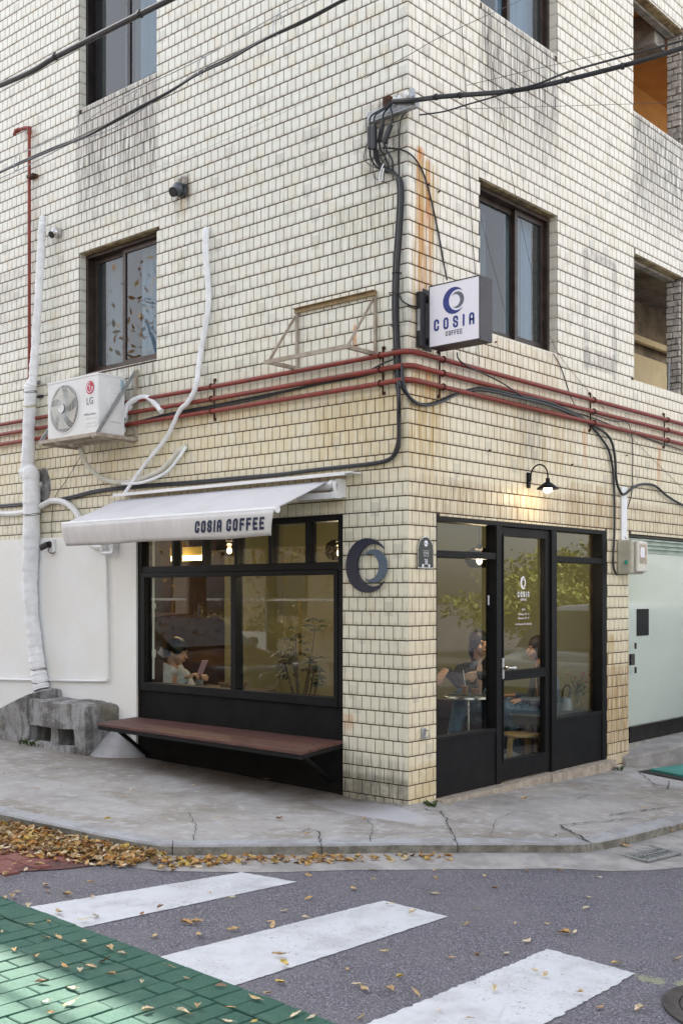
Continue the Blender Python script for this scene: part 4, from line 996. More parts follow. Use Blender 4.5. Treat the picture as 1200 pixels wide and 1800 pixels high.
# the drift of leaves against the left kerb
pile, npz = MB(), 0
pile.mi = 0; single_n = 0; far = []
for i in range(5600):
    s = rnd.uniform(ks[ksnear(-3.0, -2.5)], ks[ksnear(.9, -.7)]); p, nn = kat(s); x = p.x
    wd = .50 if x < -1.2 else max(.08, .5 - .3 * (x + 1.2)) if x < 0 else .12
    dens = 1 if x < -.25 else (.26 if x < .45 else .10)
    if rnd.random() > dens: continue
    d = abs(rnd.gauss(0, .52)) * wd
    if d > wd * 1.15: continue
    c = p + nn * (d + .03); hh = max(.004, (.055 if x < -.2 else .022) * (1 - d / (wd * 1.1))) * rnd.uniform(.1, 1)
    far.append((c.x, c.y, ROAD + .008 + hh))
order = sorted(far, key=lambda c: -c[2])
nsing = 0
for c in order:
    if nsing < 120 and c[2] > ROAD + .022 and vis(c[0], c[1], 0, 0):
        leaf(c[0], c[1], c[2], rnd.uniform(.045, .085), 'dry orange and tan leaf on top of the drift against the left kerb', 'leaves of the drift by the kerb', flat=False, mi=rnd.choice([0, 0, 1, 1, 2, 3, 5, 4])); nsing += 1
    else:
        q = lm[rnd.randrange(5)][-1]; mt_ = Matrix.Rotation(rnd.uniform(0, 6.28), 4, 'Z') @ Matrix.Rotation(rnd.gauss(0, .35), 4, 'X') @ Matrix.Rotation(rnd.gauss(0, .35), 4, 'Y'); sz = rnd.uniform(.035, .08)
        pile.mi = rnd.choice([0, 0, 1, 1, 1, 2, 2, 3, 3, 5, 4, 4]); b = Vector((c[0], c[1], gz(*c)))
        pile.add([b + (mt_ @ (Vector(v) * sz)) for v in q.v], q.f)
tag(pile.build('leaf_drift', LEAFM, smooth=True), 'drift of dry orange and tan leaves heaped along the left kerb', 'leaves', kind='stuff')

# ------------------------------------------------------------------ old concrete block, mound, mortar cone, weeds
def rock(q, amp=.02, fr=3.5, fine=.006, seed=0):
    for i in range(len(q.v)):
        v = Vector(q.v[i]); n_ = Vector((noise.noise(v * fr + Vector((seed, 0, 0))), noise.noise(v * fr + Vector((9, seed, 0))), noise.noise(v * fr + Vector((0, 7, seed)))))
        f_ = Vector((noise.noise(v * 16), noise.noise(v * 16 + Vector((5, 0, 0))), noise.noise(v * 16 + Vector((0, 5, 0)))))
        q.v[i] = tuple(v + n_ * amp + f_ * fine)
def gridbox(q, a, b, st_=.035):
    n = [max(1, int((b[i] - a[i]) / st_)) for i in range(3)]
    for ax_ in range(3):
        u, v_ = [i for i in range(3) if i != ax_]
        for side in (0, 1):
            o = len(q.v)
            for i in range(n[u] + 1):
                for j in range(n[v_] + 1):
                    p = [0, 0, 0]; p[ax_] = (a, b)[side][ax_]; p[u] = a[u] + (b[u] - a[u]) * i / n[u]; p[v_] = a[v_] + (b[v_] - a[v_]) * j / n[v_]; q.v.append(tuple(p))
            for i in range(n[u]):
                for j in range(n[v_]):
                    f_ = (o + i * (n[v_] + 1) + j, o + (i + 1) * (n[v_] + 1) + j, o + (i + 1) * (n[v_] + 1) + j + 1, o + i * (n[v_] + 1) + j + 1)
                    q.f.append(f_ if side else f_[::-1]); q.m.append(0)
cb = thing('concrete_plinth', 'weathered grey concrete block with two dark square holes below the white pipe', 'concrete block', (-3.9, -.2, .12))
fy = -.40; x1 = L(150, 1300, .40).x; x0 = -4.36
zt_ = L(145, 1240, .4).z
q = MB(); gridbox(q, (x0, fy, zt_ - .245), (x1, .0, zt_)); gridbox(q, (x0, fy + .34, -.1), (x1, .0, zt_ - .24)); rock(q, .026, 3.2, .012)
for i in range(len(q.v)):
    v = Vector(q.v[i]); k = max(0, (v.x - x1 + .12) / .12) * max(0, (v.z - zt_ + .05) / .05); q.v[i] = (v.x - .03 * k, v.y + .03 * k, v.z - .02 * k)
q.build('block_body', M['stone'], cb, smooth=True)
q = MB()
for a, b, z1_ in ((x0, L(52, 1290, .4).x, zt_ - .235), (L(89, 1290, .4).x, L(101, 1290, .4).x, zt_ - .235), (L(131, 1290, .4).x, x1, zt_ - .235)):
    gridbox(q, (a, fy + .003, -.05), (b, fy + .25, z1_))
gridbox(q, (x0, fy - .03, -.05), (L(131, 1290, .4).x + .02, fy + .05, .125 + .045)); rock(q, .012, 5, .008, 3); q.build('block_legs', M['stone'], cb, smooth=True)
q = MB(); gridbox(q, (-5.6, -.42, -.1), (x0 + .02, .0, .62), .05); rock(q, .05, 3, .018, 5)
for i in range(len(q.v)):
    v = Vector(q.v[i]); t = (x0 - v.x) / 1.2; cut = .68 - .42 * t - .25 * max(0, (-v.y) - .1); 
    q.v[i] = (v.x, v.y, min(v.z, cut) if v.z > .1 else v.z)
tag(q.build('cement_mound', M['stone'], smooth=True), 'rough cracked cement mound sloping up to the foot of the white pipe', 'cement mound')
q = MB(); cxx = L(200, 1300, .1).x; vs = []
q.lathe([(.34, -.12), (.30, .0), (.2, .09), (.1, .19), (.02, .245), (.0001, .25)], (-3.36, -.06, .10), 22); rock(q, .03, 4, .01, 8)
tag(q.build('mortar_cone', M['patch'], smooth=True), 'pale cone of spilled mortar against the block behind the bench end', 'mortar')
def weed(x, y, label, n=14, h=.07, seed=0, spread=.05):
    q = MB(); r = random.Random(seed)
    for i in range(n):
        a = r.uniform(0, 6.28); b = Vector((x + r.gauss(0, spread), y + r.gauss(0, spread * .5), 0)); b.z = gz(b.x, b.y, -.002); d = Vector((math.cos(a), math.sin(a), 0)); l = h * r.uniform(.5, 1.1); s_ = Vector((-d.y, d.x, 0)) * .012
        q.add([b, b + d * l * .3 + Z * l * .7 + s_, b + d * l * .8 + Z * l, b + d * l * .3 + Z * l * .7 - s_], [(0, 1, 2, 3)])
    tag(q.build('weed', M['weed']), label, 'weed')
M['weed'] = simple("weed_green", (.07, .12, .03), .7, 0, .3, 30)
p = G(55, 1310); weed(p.x, p.y, 'small green weed growing at the foot of the block holes', 30, .07, 1, .07)
p = G(140, 1322); weed(p.x, p.y, 'low weeds at the front right foot of the concrete block', 22, .045, 2, .06)
p = G(752, 1418); weed(p.x, p.y, 'tuft of weeds at the foot of the tiled corner pillar', 20, .05, 3, .03)
p = G(1058, 1352); weed(p.x, p.y, 'tiny weed growing by the threshold right end', 9, .05, 4, .015)
p = G(1085, 1355); weed(p.x, p.y, 'yellowing weed at the foot of the narrow tiled pillar', 10, .045, 5, .03)
#%%PART4
# ------------------------------------------------------------------ bench
bz = .447; bt = thing('wall_bench', 'long red-brown slatted bench on black brackets under the big shop window', 'bench', (-1.85, -.3, bz))
BC = [(-3.17, -.012), (-.62, -.012), (-.44, -.670), (-3.05, -.545)]      # the plank top is slightly skewed
def bq(u, v_): a = Vector(BC[0]).lerp(Vector(BC[1]), u); b = Vector(BC[3]).lerp(Vector(BC[2]), u); p = a.lerp(b, v_); return p.x, p.y
for i in range(5):
    va, vb = (i + .03) / 5, (i + .97) / 5; q = MB(); dz = rnd.uniform(-.002, .002); e = rnd.uniform(0, .003)
    P = [bq(e, va), bq(1 - e, va), bq(1 - e, vb), bq(e, vb)]
    q.add([(x, y, bz - .024 + dz) for x, y in P] + [(x, y, bz + dz) for x, y in P], [(0, 1, 2, 3), (7, 6, 5, 4)] + [(k, k + 4, (k + 1) % 4 + 4, (k + 1) % 4) for k in range(4)]); q.build('slat', M['bench'], bt, bevel=.003)
q = MB()
for v_ in (.05, .96): q.bar((*bq(.006, v_), bz - .043), (*bq(.994, v_), bz - .043), .03, .034)
for u in (.012, .33, .66, .988): q.bar((*bq(u, .08), bz - .042), (*bq(u, .93), bz - .042), .03, .032)
q.build('steel_frame', M['black'], bt)
for u in (.05, .95):
    q = MB(); a = bq(u, .72); q.bar((*a, bz - .06), (bq(u, 0)[0], .0, bz - .33), .028, .028); q.build('bracket', M['black'], bt)

# ------------------------------------------------------------------ awning
aw = thing('awning', 'pale grey retractable awning over the big shop window with navy lettering on its valance', 'awning', (-1.98, -.1, 2.5))
AX0, AX1 = -3.31, -.66; fz = 2.205; wz = 2.475; FY = -.71
q = MB(); p0, p1 = L(212, 881, .06), L(628, 830, .06)
q.box((p0.x, -.145, 2.50), (p1.x, -.012, 2.512)); q.box((p0.x, -.150, 2.485), (p1.x - .05, -.1455, 2.513)); q.build('cover_strip', M['white'], aw, bevel=.002)
q = MB(); q.tube([(AX0, -.11, wz - .055), (AX1, -.11, wz - .055)], .036, 16); q.build('roller_tube', M['awn'], aw, smooth=True)
q = MB(); nu, nv = 60, 8
for i in range(nu + 1):
    for j in range(nv + 1):
        t = j / nv; x = AX0 + (AX1 - .02 - AX0) * i / nu; yy = -.13 + (FY + .02 + .13) * t; zz = wz - .022 + (fz + .012 - wz + .022) * t - .006 * math.sin(math.pi * t) + .0008 * math.sin(i * .9 + j)
        q.v.append((x, yy, zz))
for i in range(nu):
    for j in range(nv): a = i * (nv + 1) + j; q.f.append((a, a + 1, a + nv + 2, a + nv + 1)); q.m.append(0)
o = q.build('canopy', M['awn'], aw, smooth=True); sd = o.modifiers.new('thick', 'SOLIDIFY'); sd.thickness = .002
q = MB(); q.tube([(AX0 - .01, FY, fz), (AX1 + .005, FY, fz)], .017, 14); q.lathe([(.0001, 0), (.024, 0), (.026, .012), (.0001, .013)], (AX1 + .006, FY, fz - .004), 14, 'x'); q.build('front_bar', M['white'], aw, smooth=True)
def vy(x, z):   # the valance hangs with a slight swing
    t = (fz - .01 - z) / .2; return FY - .018 + .05 * t * t + .005 * math.sin(x * 5) * t + .002 * math.sin(x * 13 + 1) * t
def vbot(x): return .188 + .005 * math.sin(x * 4.1 + .6) + .002 * math.sin(x * 9)
q = MB(); nu, nv = 90, 6
for i in range(nu + 1):
    for j in range(nv + 1):
        x = AX0 + (AX1 - AX0) * i / nu; t = j / nv; z = fz - .006 - vbot(x) * t; xx = x - .07 * t * max(0, (x - AX1 + .25) / .25) ** 2
        q.v.append((xx, vy(x, z), z))
for i in range(nu):
    for j in range(nv): a = i * (nv + 1) + j; q.f.append((a, a + nv + 1, a + nv + 2, a + 1)); q.m.append(0)
o = q.build('valance', M['awnv'], aw, smooth=True); sd = o.modifiers.new('thick', 'SOLIDIFY'); sd.thickness = .0015; sd.offset = -1
q = MB(); A = L(343, 935, -FY + .0); h = .092; B = L(467, 930, -FY)
s_ = 'COSIA COFFEE'; t = .0195; gap = .019; wl = ((B.x - A.x - .02) - (11 - 1) * gap - t) / (10.7); tw = textwidth(s_, wl, gap, t)
lettering(q, s_, h, wl, gap, t, (A.x, 0, A.z - .01), X, Z, .32, .0008)
for i in range(len(q.v)):
    x, y, z = q.v[i]; q.v[i] = (x, vy(x, z) - .006 + y * 1.0, z)
q.build('lettering', M['navy'], aw)
q = MB(); ex = AX1 + .03
q.box((ex, -.10, 2.33), (ex + .035, -.002, 2.47)); q.tube(catmull([(ex + .018, -.11, wz - .03), (ex + .025, -.135, 2.42), (ex + .02, -.11, 2.36), (ex + .015, -.06, 2.335)]), .016, 8)
q.box((ex - .01, -.135, 2.318), (ex + .045, -.07, 2.372)); q.lathe([(.0001, 0), (.034, 0), (.034, .03), (.0001, .03)], (AX1 + .0, -.11, wz - .045), 16, 'x'); q.build('wall_bracket', M['white'], aw, smooth=True, bevel=.002)
q = MB(); q.bar((ex, -.10, 2.343), (-.98, -.16, 2.343), .038, .05); q.build('folding_arm', M['white'], aw, bevel=.003)
q = MB(); q.bar((-1.0, -.17, 2.335), (-.93, FY + .03, 2.20), .035, .05); q.lathe([(.0001, -.035), (.036, -.035), (.036, .035), (.0001, .035)], (-1.0, -.17, 2.343), 14); q.build('folding_arm', M['offwhite'], aw, bevel=.003)
q = MB(); q.bar((-3.2, -.10, 2.343), (-2.95, -.16, 2.343), .038, .05); q.bar((-2.95, -.17, 2.335), (-3.05, FY + .03, 2.20), .035, .05); q.build('folding_arm', M['offwhite'], aw)

# ------------------------------------------------------------------ air conditioner on its rack
acx0, acx1, acf, acb, az0, az1 = -3.985, -3.195, -.42, -.12, 3.035, 3.582
ac = thing('air_conditioner', 'white outdoor air conditioner with round fan grille and red logo under the left window', 'air conditioner', ((acx0 + acx1) / 2, -.27, az0))
q = MB(); q.box((acx0, acf, az0), (acx1, acb, az1 - .012)); q.build('casing', M['white'], ac, bevel=.012)
q = MB(); q.box((acx0 - .004, acf - .004, az1 - .02), (acx1 + .004, acb + .004, az1)); q.build('lid', M['white'], ac, bevel=.004)
q = MB(); q.box((acx1, -.30, az0 + .12), (acx1 + .012, -.17, az1 - .12)); q.box((acx1 + .001, -.25, az0 + .3), (acx1 + .02, -.20, az0 + .36)); q.box((acx1 + .012, -.29, az1 - .17), (acx1 + .016, -.20, az1 - .155)); q.build('service_cover', M['white'], ac, bevel=.006)
fc = L(115, 720, .42); fx, fzz = -3.985 + .275, az0 + .275; fr_ = .225
q = MB(); q.lathe([(fr_ - .006, -.003), (fr_ - .006, .0), (fr_ + .012, 0), (fr_ + .012, -.016), (fr_ + .002, -.018)], (fx, acf - .004, fzz), 48, 'y')
for i in range(len(q.v)): v = q.v[i]; q.v[i] = (v[0], acf + (acf - v[1]) * 1.0 if 0 else v[1], v[2])
q.build('fan_ring', M['white'], ac, smooth=True)
q = MB(); q.lathe([(.0001, 0), (fr_ - .004, 0)], (fx, acf - .002, fzz), 48, 'y'); q.build('fan_opening', simple("fan_shadow_grey", (.22, .215, .20), .7, 0, .3, 10), ac)
for b in range(5):
    q = MB(); vs = []; n = 8
    for i in range(n + 1):
        t = i / n; r = .06 + (fr_ - .075) * t
        for e in (-1, 1):
            an = b * 1.2566 + .5 + .45 * t + e * (.27 + .20 * t); vs.append((fx + r * math.cos(an), acf - .006 + e * .003, fzz + r * math.sin(an)))
    q.add(vs, [(2 * i, 2 * i + 1, 2 * i + 3, 2 * i + 2) for i in range(n)]); q.build('fan_blade', M['offwhite'], ac)
q = MB()
for i in range(64):
    an = 2 * math.pi * i / 64; pts = []
    for j in range(5):
        t = j / 4; r = .045 + (fr_ - .043) * t; a2 = an + .55 * t; pts.append((fx + r * math.cos(a2), acf - .022 + .008 * t * t, fzz + r * math.sin(a2)))
    q.tube(pts, .0021, 3, False)
for r in (.09, .14, .185, .215): q.tube([(fx + r * math.cos(2 * math.pi * i / 36), acf - .021, fzz + r * math.sin(2 * math.pi * i / 36)) for i in range(37)], .0012, 4, False)
q.build('fan_grille', M['white'], ac)
q = MB(); q.lathe([(.0001, .0), (.038, .0), (.044, .006), (.044, .010)], (fx, acf - .03, fzz), 24, 'y'); q.build('fan_hub', M['white'], ac, smooth=True)
_l = L(158, 681, .425); lx, lz = _l.x, _l.z
q = MB(); q.lathe([(.0001, .0015), (.060, .0015), (.060, -.002)], (lx, acf - .002, lz), 32, 'y'); q.build('round_logo', M['lg'], ac)
q = MB(); t = .0055
q.tube([(lx + .044 * math.cos(a), acf - .0045, lz + .044 * math.sin(a)) for a in [R_(80 + 12 * i) for i in range(24)]], .0042, 5); q.tube([(lx + .045, acf - .0045, lz), (lx + .018, acf - .0045, lz)], .0042, 5)
q.tube([(lx, acf - .0045, lz + .025), (lx, acf - .0045, lz - .022), (lx + .014, acf - .0045, lz - .022)], .004, 5); q.ell((lx - .022, acf - .0045, lz + .018), (.007, .002, .007), 8); q.build('logo_face', M['signface'], ac)
text('LG_lettering', 'LG', .092, (lx - .002, acf - .001, lz - .152), X, Z, M['greyl'], ac, .0015, .95)
bpy.data.objects[-1] if 0 else None
text('model_lettering', 'DUAL Inverter', .028, (lx + .0, acf - .001, az0 + .175), X, Z, M['greyl'], ac, .0008)
q = MB()
for k in (0, .03, .075): q.box((lx - .07, acf - .003, az0 + .07 + k), (lx + .11, acf - .0005, az0 + .073 + k))
q.build('embossed_lines', M['offwhite'], ac)
q = MB(); q.box((acx1, -.17, az1 - .16), (acx1 + .0015, -.135, az1 - .03)); q.build('rating_label', simple("pale_blue_label", (.45, .6, .72), .5, 0, .2, 60), ac)
rk = thing('condenser_rack', 'beige steel wall rack with slanted struts carrying the air conditioner', 'metal rack', (-3.6, 0, 3.0))
q = MB(); rx0, rx1 = -4.02, -3.0
xr = L(249, 777, .02).x; zb_ = az0 - .002
for y in (-.46, -.30, -.14): q.box((rx0, y - .02, zb_ - .03), (acx1 + .02, y + .02, zb_))
for x in (rx0 + .01, acx1 - .0): q.box((x - .015, -.48, zb_ - .045), (x + .015, -.012, zb_ - .002 - .029))
q.build('tray', M['beigepaint'], rk)
for x in (acx1 + .035, rx0 - .02):
    q = MB(); q.box((x - .018, -.48, zb_ - .035), (x + .018, -.035, zb_ - .005)); q.build('side_rail', M['beigepaint'], rk)
    q = MB(); q.box((x - .018, -.034, zb_ - .03), (x + .018, -.009, 3.66)); q.build('wall_upright', M['beigepaint'], rk)
for x in (acx1 + .035, rx0 - .02):
    q = MB(); q.bar((x, -.46, zb_ - .01), (x, -.03, 3.64), .006, .035); q.build('strut', M['galv'], rk)
er = thing('empty_rack', 'empty beige steel wall rack left of the corner above the red pipes', 'metal rack', (-.7, 0, 3.4))
ex0, ex1, ez0, ez1, ey = -1.13, -.285, 3.40, 3.875, -.35
q = MB(); q.box((ex0, -.03, ez1 - .035), (ex1, -.012, ez1)); q.box((ex0, -.055, ez1 - .003), (ex1, -.03, ez1)); q.build('top_rail', simple("tan_painted_steel", (.34, .24, .12), .6, .1, .2, 14), er)
for x in (ex0 + .015, ex1 - .015):
    q = MB(); q.box((x - .018, -.0115, ez0 - .02), (x + .018, -.008, ez1 - .036)); q.box((x + .015, -.03, ez0 - .02), (x + .018, -.0116, ez1 - .036)); q.build('upright', M['beigepaint'], er)
    q = MB(); q.bar((x, -.03, ez1 - .06), (x, ey + .02, ez0 + .005), .006, .024); q.build('strut', M['beigepaint'], er)
    q = MB(); q.box((x - .014, ey + .02, ez0 - .016), (x + .014, -.032, ez0 + .012)); q.build('side_rail', M['beigepaint'], er)
q = MB(); q.box((ex0 - .02, ey, ez0 - .016), (ex1 + .02, ey + .0195, ez0 + .016)); q.build('front_rail', M['beigepaint'], er)
q = MB(); q.box((ex0 + .03, -.07, ez0 - .03), (ex1 - .03, -.04, ez0 - .017)); q.build('rear_rail', M['beigepaint'], er)

# ------------------------------------------------------------------ signs
sg = thing('projecting_sign', 'square white light-box sign with blue crescent logo sticking out over the corner', 'sign', (.30, .22, 3.41))
sx0, sx1, sz0, sz1, sy0, sy1 = .077, .534, 3.413, 3.875, .155, .315
q = MB(); fw = .008
q.box((sx0, sy0 + .006, sz0), (sx1, sy1, sz1)); q.box((sx0, sy0, sz0), (sx1, sy0 + .0055, sz0 + fw)); q.box((sx0, sy0, sz1 - fw), (sx1, sy0 + .0055, sz1)); q.box((sx0, sy0, sz0 + fw), (sx0 + fw, sy0 + .0055, sz1 - fw)); q.box((sx1 - fw, sy0, sz0 + fw), (sx1, sy0 + .0055, sz1 - fw))
q.build('casing', M['signbox'], sg)
q = MB(); q.box((sx0 + fw, sy0 + .002, sz0 + fw), (sx1 - fw, sy0 + .005, sz1 - fw)); q.build('sign_face', M['signface'], sg)
scx = (sx0 + sx1) / 2 - .0
q = MB(); crescent_mesh(q, (scx, sy0 + .0005, sz0 + .318), X, Z, .098, 'big', .001); tw = textwidth('COSIA', .046, .040, .016); lettering(q, 'COSIA', .086, .046, .040, .016, (scx - tw / 2, sy0 + .0005, sz0 + .118), X, Z, 0, .001); q.build('logo_print', M['bluel'], sg)
q = MB(); crescent_mesh(q, (scx, sy0 + .0005, sz0 + .318), X, Z, .098, 'small', .001); q.build('inner_crescent_print', M['greyl'], sg)
q = MB(); tw = textwidth('COFFEE', .019, .0068, .0065); lettering(q, 'COFFEE', .036, .019, .0068, .0065, (scx - tw / 2, sy0 + .0005, sz0 + .066), X, Z, 0, .001); q.build('coffee_print', M['greyl'], sg)
q = MB()
for x in (sx0 + .0, sx1 - .0):
    for z in (sz0 + .02, sz1 - .02):
        if x == sx1: q.ell((x, sy1 - .012, z), (.004, .004, .004), 6); q.ell((x, sy0 + .014, z), (.004, .004, .004), 6)
q.build('screws', M['iron'], sg)
q = MB(); q.box((.012, .20, sz0 + .05), (sx0 - .001, .25, sz0 + .09)); q.box((.012, .20, sz1 - .09), (sx0 - .001, .25, sz1 - .05)); q.box((.009, .17, sz0 - .0), (.0125, .28, sz1)); q.build('bracket', M['iron'], sg)
db = thing('sign_power_box', 'black power supply box with silver label on the corner behind the projecting sign', 'power box', (.03, .1, 3.42))
q = MB(); q.box((.012, .085, 3.42), (.06, .15, 3.83)); q.build('box_body', M['cable'], db, bevel=.004)
q = MB(); q.box((.025, .0825, 3.54), (.052, .0845, 3.70)); q.build('silver_label', M['galv'], db)
wlg = thing('crescent_logo_sign', 'navy and slate double crescent logo mounted on the tiles beside the shop window', 'logo sign', (-.36, -.04, 1.8))
q = MB(); crescent_mesh(q, (-.36, -.045, 1.80), X, Z, .2075, 'big', .018); q.tube([(-.50, -.009, 1.8), (-.50, -.028, 1.8)], .008); q.build('large_crescent', M['navylogo'], wlg)
q = MB(); crescent_mesh(q, (-.36, -.040, 1.795), X, Z, .2075, 'small', .014); q.tube([(-.20, -.009, 1.8), (-.20, -.028, 1.8)], .008); q.build('small_crescent', M['slate'], wlg)
# arched street-number plate
npl = thing('number_plate', 'small dark arched house number plate reading 38 between corner and shop door', 'number plate', (.02, .2, 1.8))
ya, yb, za, zb2 = ys(730), ys(757.5), Rw(744, 999).z, Rw(744, 943).z
def arch(w_, zl, zh, ins=0.):
    c = (ya + yb) / 2; hw = (yb - ya) / 2 - ins; r = hw; P = [(c - hw, zl + ins), (c + hw, zl + ins)]
    for i in range(15): a = math.pi * i / 14; P.append((c + hw * math.cos(a), zh - ins - r * 1.15 + r * 1.15 * math.sin(a)))
    return P
q = MB(); q.prism(arch(0, za, zb2), (.022, 0, 0), Y, Z, .012); q.build('plate_rim', M['metal'], npl)
q = MB(); q.prism(arch(0, za, zb2, .006), (.024, 0, 0), Y, Z, .0015); q.build('plate_face', simple("dark_green_enamel", (.018, .024, .018), .35, 0, .05, 10), npl)
yc = (ya + yb) / 2; hh_ = zb2 - za
q = MB(); q.lathe([(.0001, 0), (.0235, 0)], (.0245, yc, za + hh_ * .775), 24, 'x'); q.box((.0241, yc - .042, za + hh_ * .545), (.0247, yc + .042, za + hh_ * .552))
for s_ in (-1, 1): q.box((.0241, yc + s_ * .038 - .010, za + .008), (.0248, yc + s_ * .038 + .010, za + .03))
q.build('white_print', M['signface'], npl)
q = MB(); q.tube([(.0252, yc - .012, za + hh_ * .81), (.0252, yc - .008, za + hh_ * .76)], .002, 4); q.tube([(.0252, yc - .014, za + hh_ * .765), (.0252, yc + .006, za + hh_ * .775)], .0018, 4); q.tube([(.0252, yc + .008, za + hh_ * .765), (.0252, yc + .008, za + hh_ * .735), (.0252, yc + .014, za + hh_ * .733)], .002, 4); q.build('emblem_strokes', M['iron'], npl)
try: text('korean_lettering', '대신로14길', .0235, (.0242, yc, za + hh_ * .44), Y, Z, M['signface'], npl, .0006, .62)
except Exception as e: print('korean', e)
text('roman_lettering', 'Daesin-ro 14-gil', .013, (.0242, yc, za + hh_ * .375), Y, Z, M['signface'], npl, .0006, .72)
text('number_lettering', '38', .060, (.0242, yc, za + hh_ * .12), Y, Z, M['signface'], npl, .0008, .72)
sb = thing('wall_socket', 'small chrome tap socket low on the tiled pillar left of the shop entrance', 'socket', (.01, .18, .53))
c = Rw(742, 1289); q = MB(); q.box((.009, c.y - .03, c.z - .04), (.02, c.y + .02, c.z + .04)); q.build('back_plate', M['galv'], sb, bevel=.003)
q = MB(); q.tube(catmull([(.02, c.y + .01, c.z + .02), (.05, c.y + .012, c.z + .02), (.05, c.y + .014, c.z - .025), (.02, c.y + .012, c.z - .03)]), .005); q.build('bail', M['metal'], sb, smooth=True)

# ------------------------------------------------------------------ gooseneck lamp
wl_ = thing('wall_lamp', 'black gooseneck wall lamp with a lit bulb above the shop door', 'lamp', (.1, 1.6, 2.5))
yl = ys(925); zc1, zc2 = Rw(925, 831).z, Rw(925, 858).z
q = MB(); q.box((.009, yl - .018, zc2), (.028, yl + .02, zc1)); q.build('wall_plate', M['black'], wl_, bevel=.002)
rch = .165; ztp = (zc1 + zc2) / 2
q = MB(); q.tube([(.028, yl, ztp - .01), (.04, yl, ztp)] + [(.04 + rch / 2 - rch / 2 * math.cos(a), yl, ztp + .03 + .095 * math.sin(a)) for a in [math.pi * i / 14 for i in range(15)]] + [(.04 + rch, yl, ztp + .0)], .0065, 8); q.build('gooseneck', M['black'], wl_, smooth=True)
lc = (.04 + rch, yl, ztp - .045)
q = MB(); q.lathe([(.0001, .05), (.017, .05), (.018, .018), (.03, .012), (.092, -.035), (.095, -.043), (.090, -.041), (.028, .008), (.0001, .006)], lc, 28); q.build('shade', M['black'], wl_, smooth=True)
q = MB(); q.ell((lc[0], lc[1], lc[2] - .038), (.037, .037, .036), 14); q.build('bulb', M['bulb'], wl_, smooth=True)
def plight(name, p, e, c, r=.03):
    l = bpy.data.lights.new(name, 'POINT'); l.energy = e; l.color = c; l.shadow_soft_size = r; o = bpy.data.objects.new(name, l); col.objects.link(o); o.location = p; return o
plight('wall_lamp_light', (lc[0], lc[1], lc[2] - .10), .4, (1, .74, .42))

# ------------------------------------------------------------------ red pipe runs round the corner
pz = [3.367, 3.262, 3.158]; po = .055
pc_ = []
for k, z in enumerate(pz):
    rt = thing('red_pipe', ['topmost', 'middle', 'lowest'][k] + ' of the three red pipes running round the building corner', 'pipe', (0, 0, z), 'red pipes round the corner')
    q = MB(); dz = .006 * k
    q.tube([(-8.2, -po, z + .02), (-4, -po, z + .002), (-2, -po, z - .004), (-.06, -po, z)], .019, 10); q.build('left_run', M['redpipe'], rt, smooth=True)
    q = MB(); q.tube([(po, .06, z), (po, 2.4, z - .002), (po, 4, z), (po, 8.2, z - .01)], .019, 10); q.build('right_run', M['redpipe'], rt, smooth=True)
    q = MB(); q.tube([(-.09, -po, z), (-.03, -po, z)] + [(po - .0001 - .085 + .085 * math.sin(a) , -po + .085 - .085 * math.cos(a), z) for a in [math.pi / 2 * i / 6 for i in range(7)]] + [(po, .09, z)], .0215, 12); q.build('elbow', M['redpipe'], rt, smooth=True)
def clamp(wall, u, lab):
    t = thing('pipe_clamp', lab, 'clamp', (0, 0, 3.25), 'clamps holding the red pipes'); q = MB()
    for z in (3.43, 3.09): bx(wall, q, u - .013, u + .013, z - .012, z + .012, -.02, -.008)
    bx(wall, q, u - .005, u + .005, 3.09, 3.435, -.028, -.018); q.build('strap', M['rust'], t)
    for z in pz:
        r = MB()
        for i in range(10):
            a, b = 2 * math.pi * i / 10, 2 * math.pi * (i + 1) / 10; P = [(po + .022 * math.cos(x), z + .022 * math.sin(x)) for x in (a, b)]
            r.bar((u, -P[0][0], P[0][1]) if wall == 'L' else (P[0][0], u, P[0][1]), (u, -P[1][0], P[1][1]) if wall == 'L' else (P[1][0], u, P[1][1]), (.014), .003, X if wall == 'L' else Y)
        r.build('pipe_ring', M['rust'], t)
for px, lab in ((380, 'rusty clamp on the red pipes midway between condenser and empty rack'), (676, 'rusty clamp on the red pipes just left of the corner')): clamp('L', xs(px), lab)
for px, lab in ((768, 'rusty clamp on the red pipes below the projecting sign'), (1033, 'rusty clamp on the red pipes right of the window'), (1163, 'rusty clamp on the red pipes near the right photo edge')): clamp('R', ys(px), lab)
vp = thing('vertical_red_pipe', 'thin upright red pipe with hooked top on the far left tiles', 'pipe', (-4.86, -.05, 4))
q = MB(); q.tube([(-4.861, -.05, 3.40), (-4.861, -.05, 6.33), (-4.865, -.055, 6.36), (-4.90, -.06, 6.375), (-5.04, -.07, 6.385), (-5.06, -.09, 6.36), (-5.06, -.10, 6.33)], .017, 10)
q.tube([(-4.861, -.05, 6.30), (-4.861, -.05, 6.375)], .023, 10); q.tube([(-5.02, -.066, 6.385), (-5.065, -.08, 6.375)], .024, 10); q.build('riser', M['redpipe'], vp, smooth=True)
q = MB(); pcz = L(62, 313).z; q.box((-4.87, -.075, pcz - .015), (-4.76, -.009, pcz + .015)); q.build('saddle', M['rust'], vp)

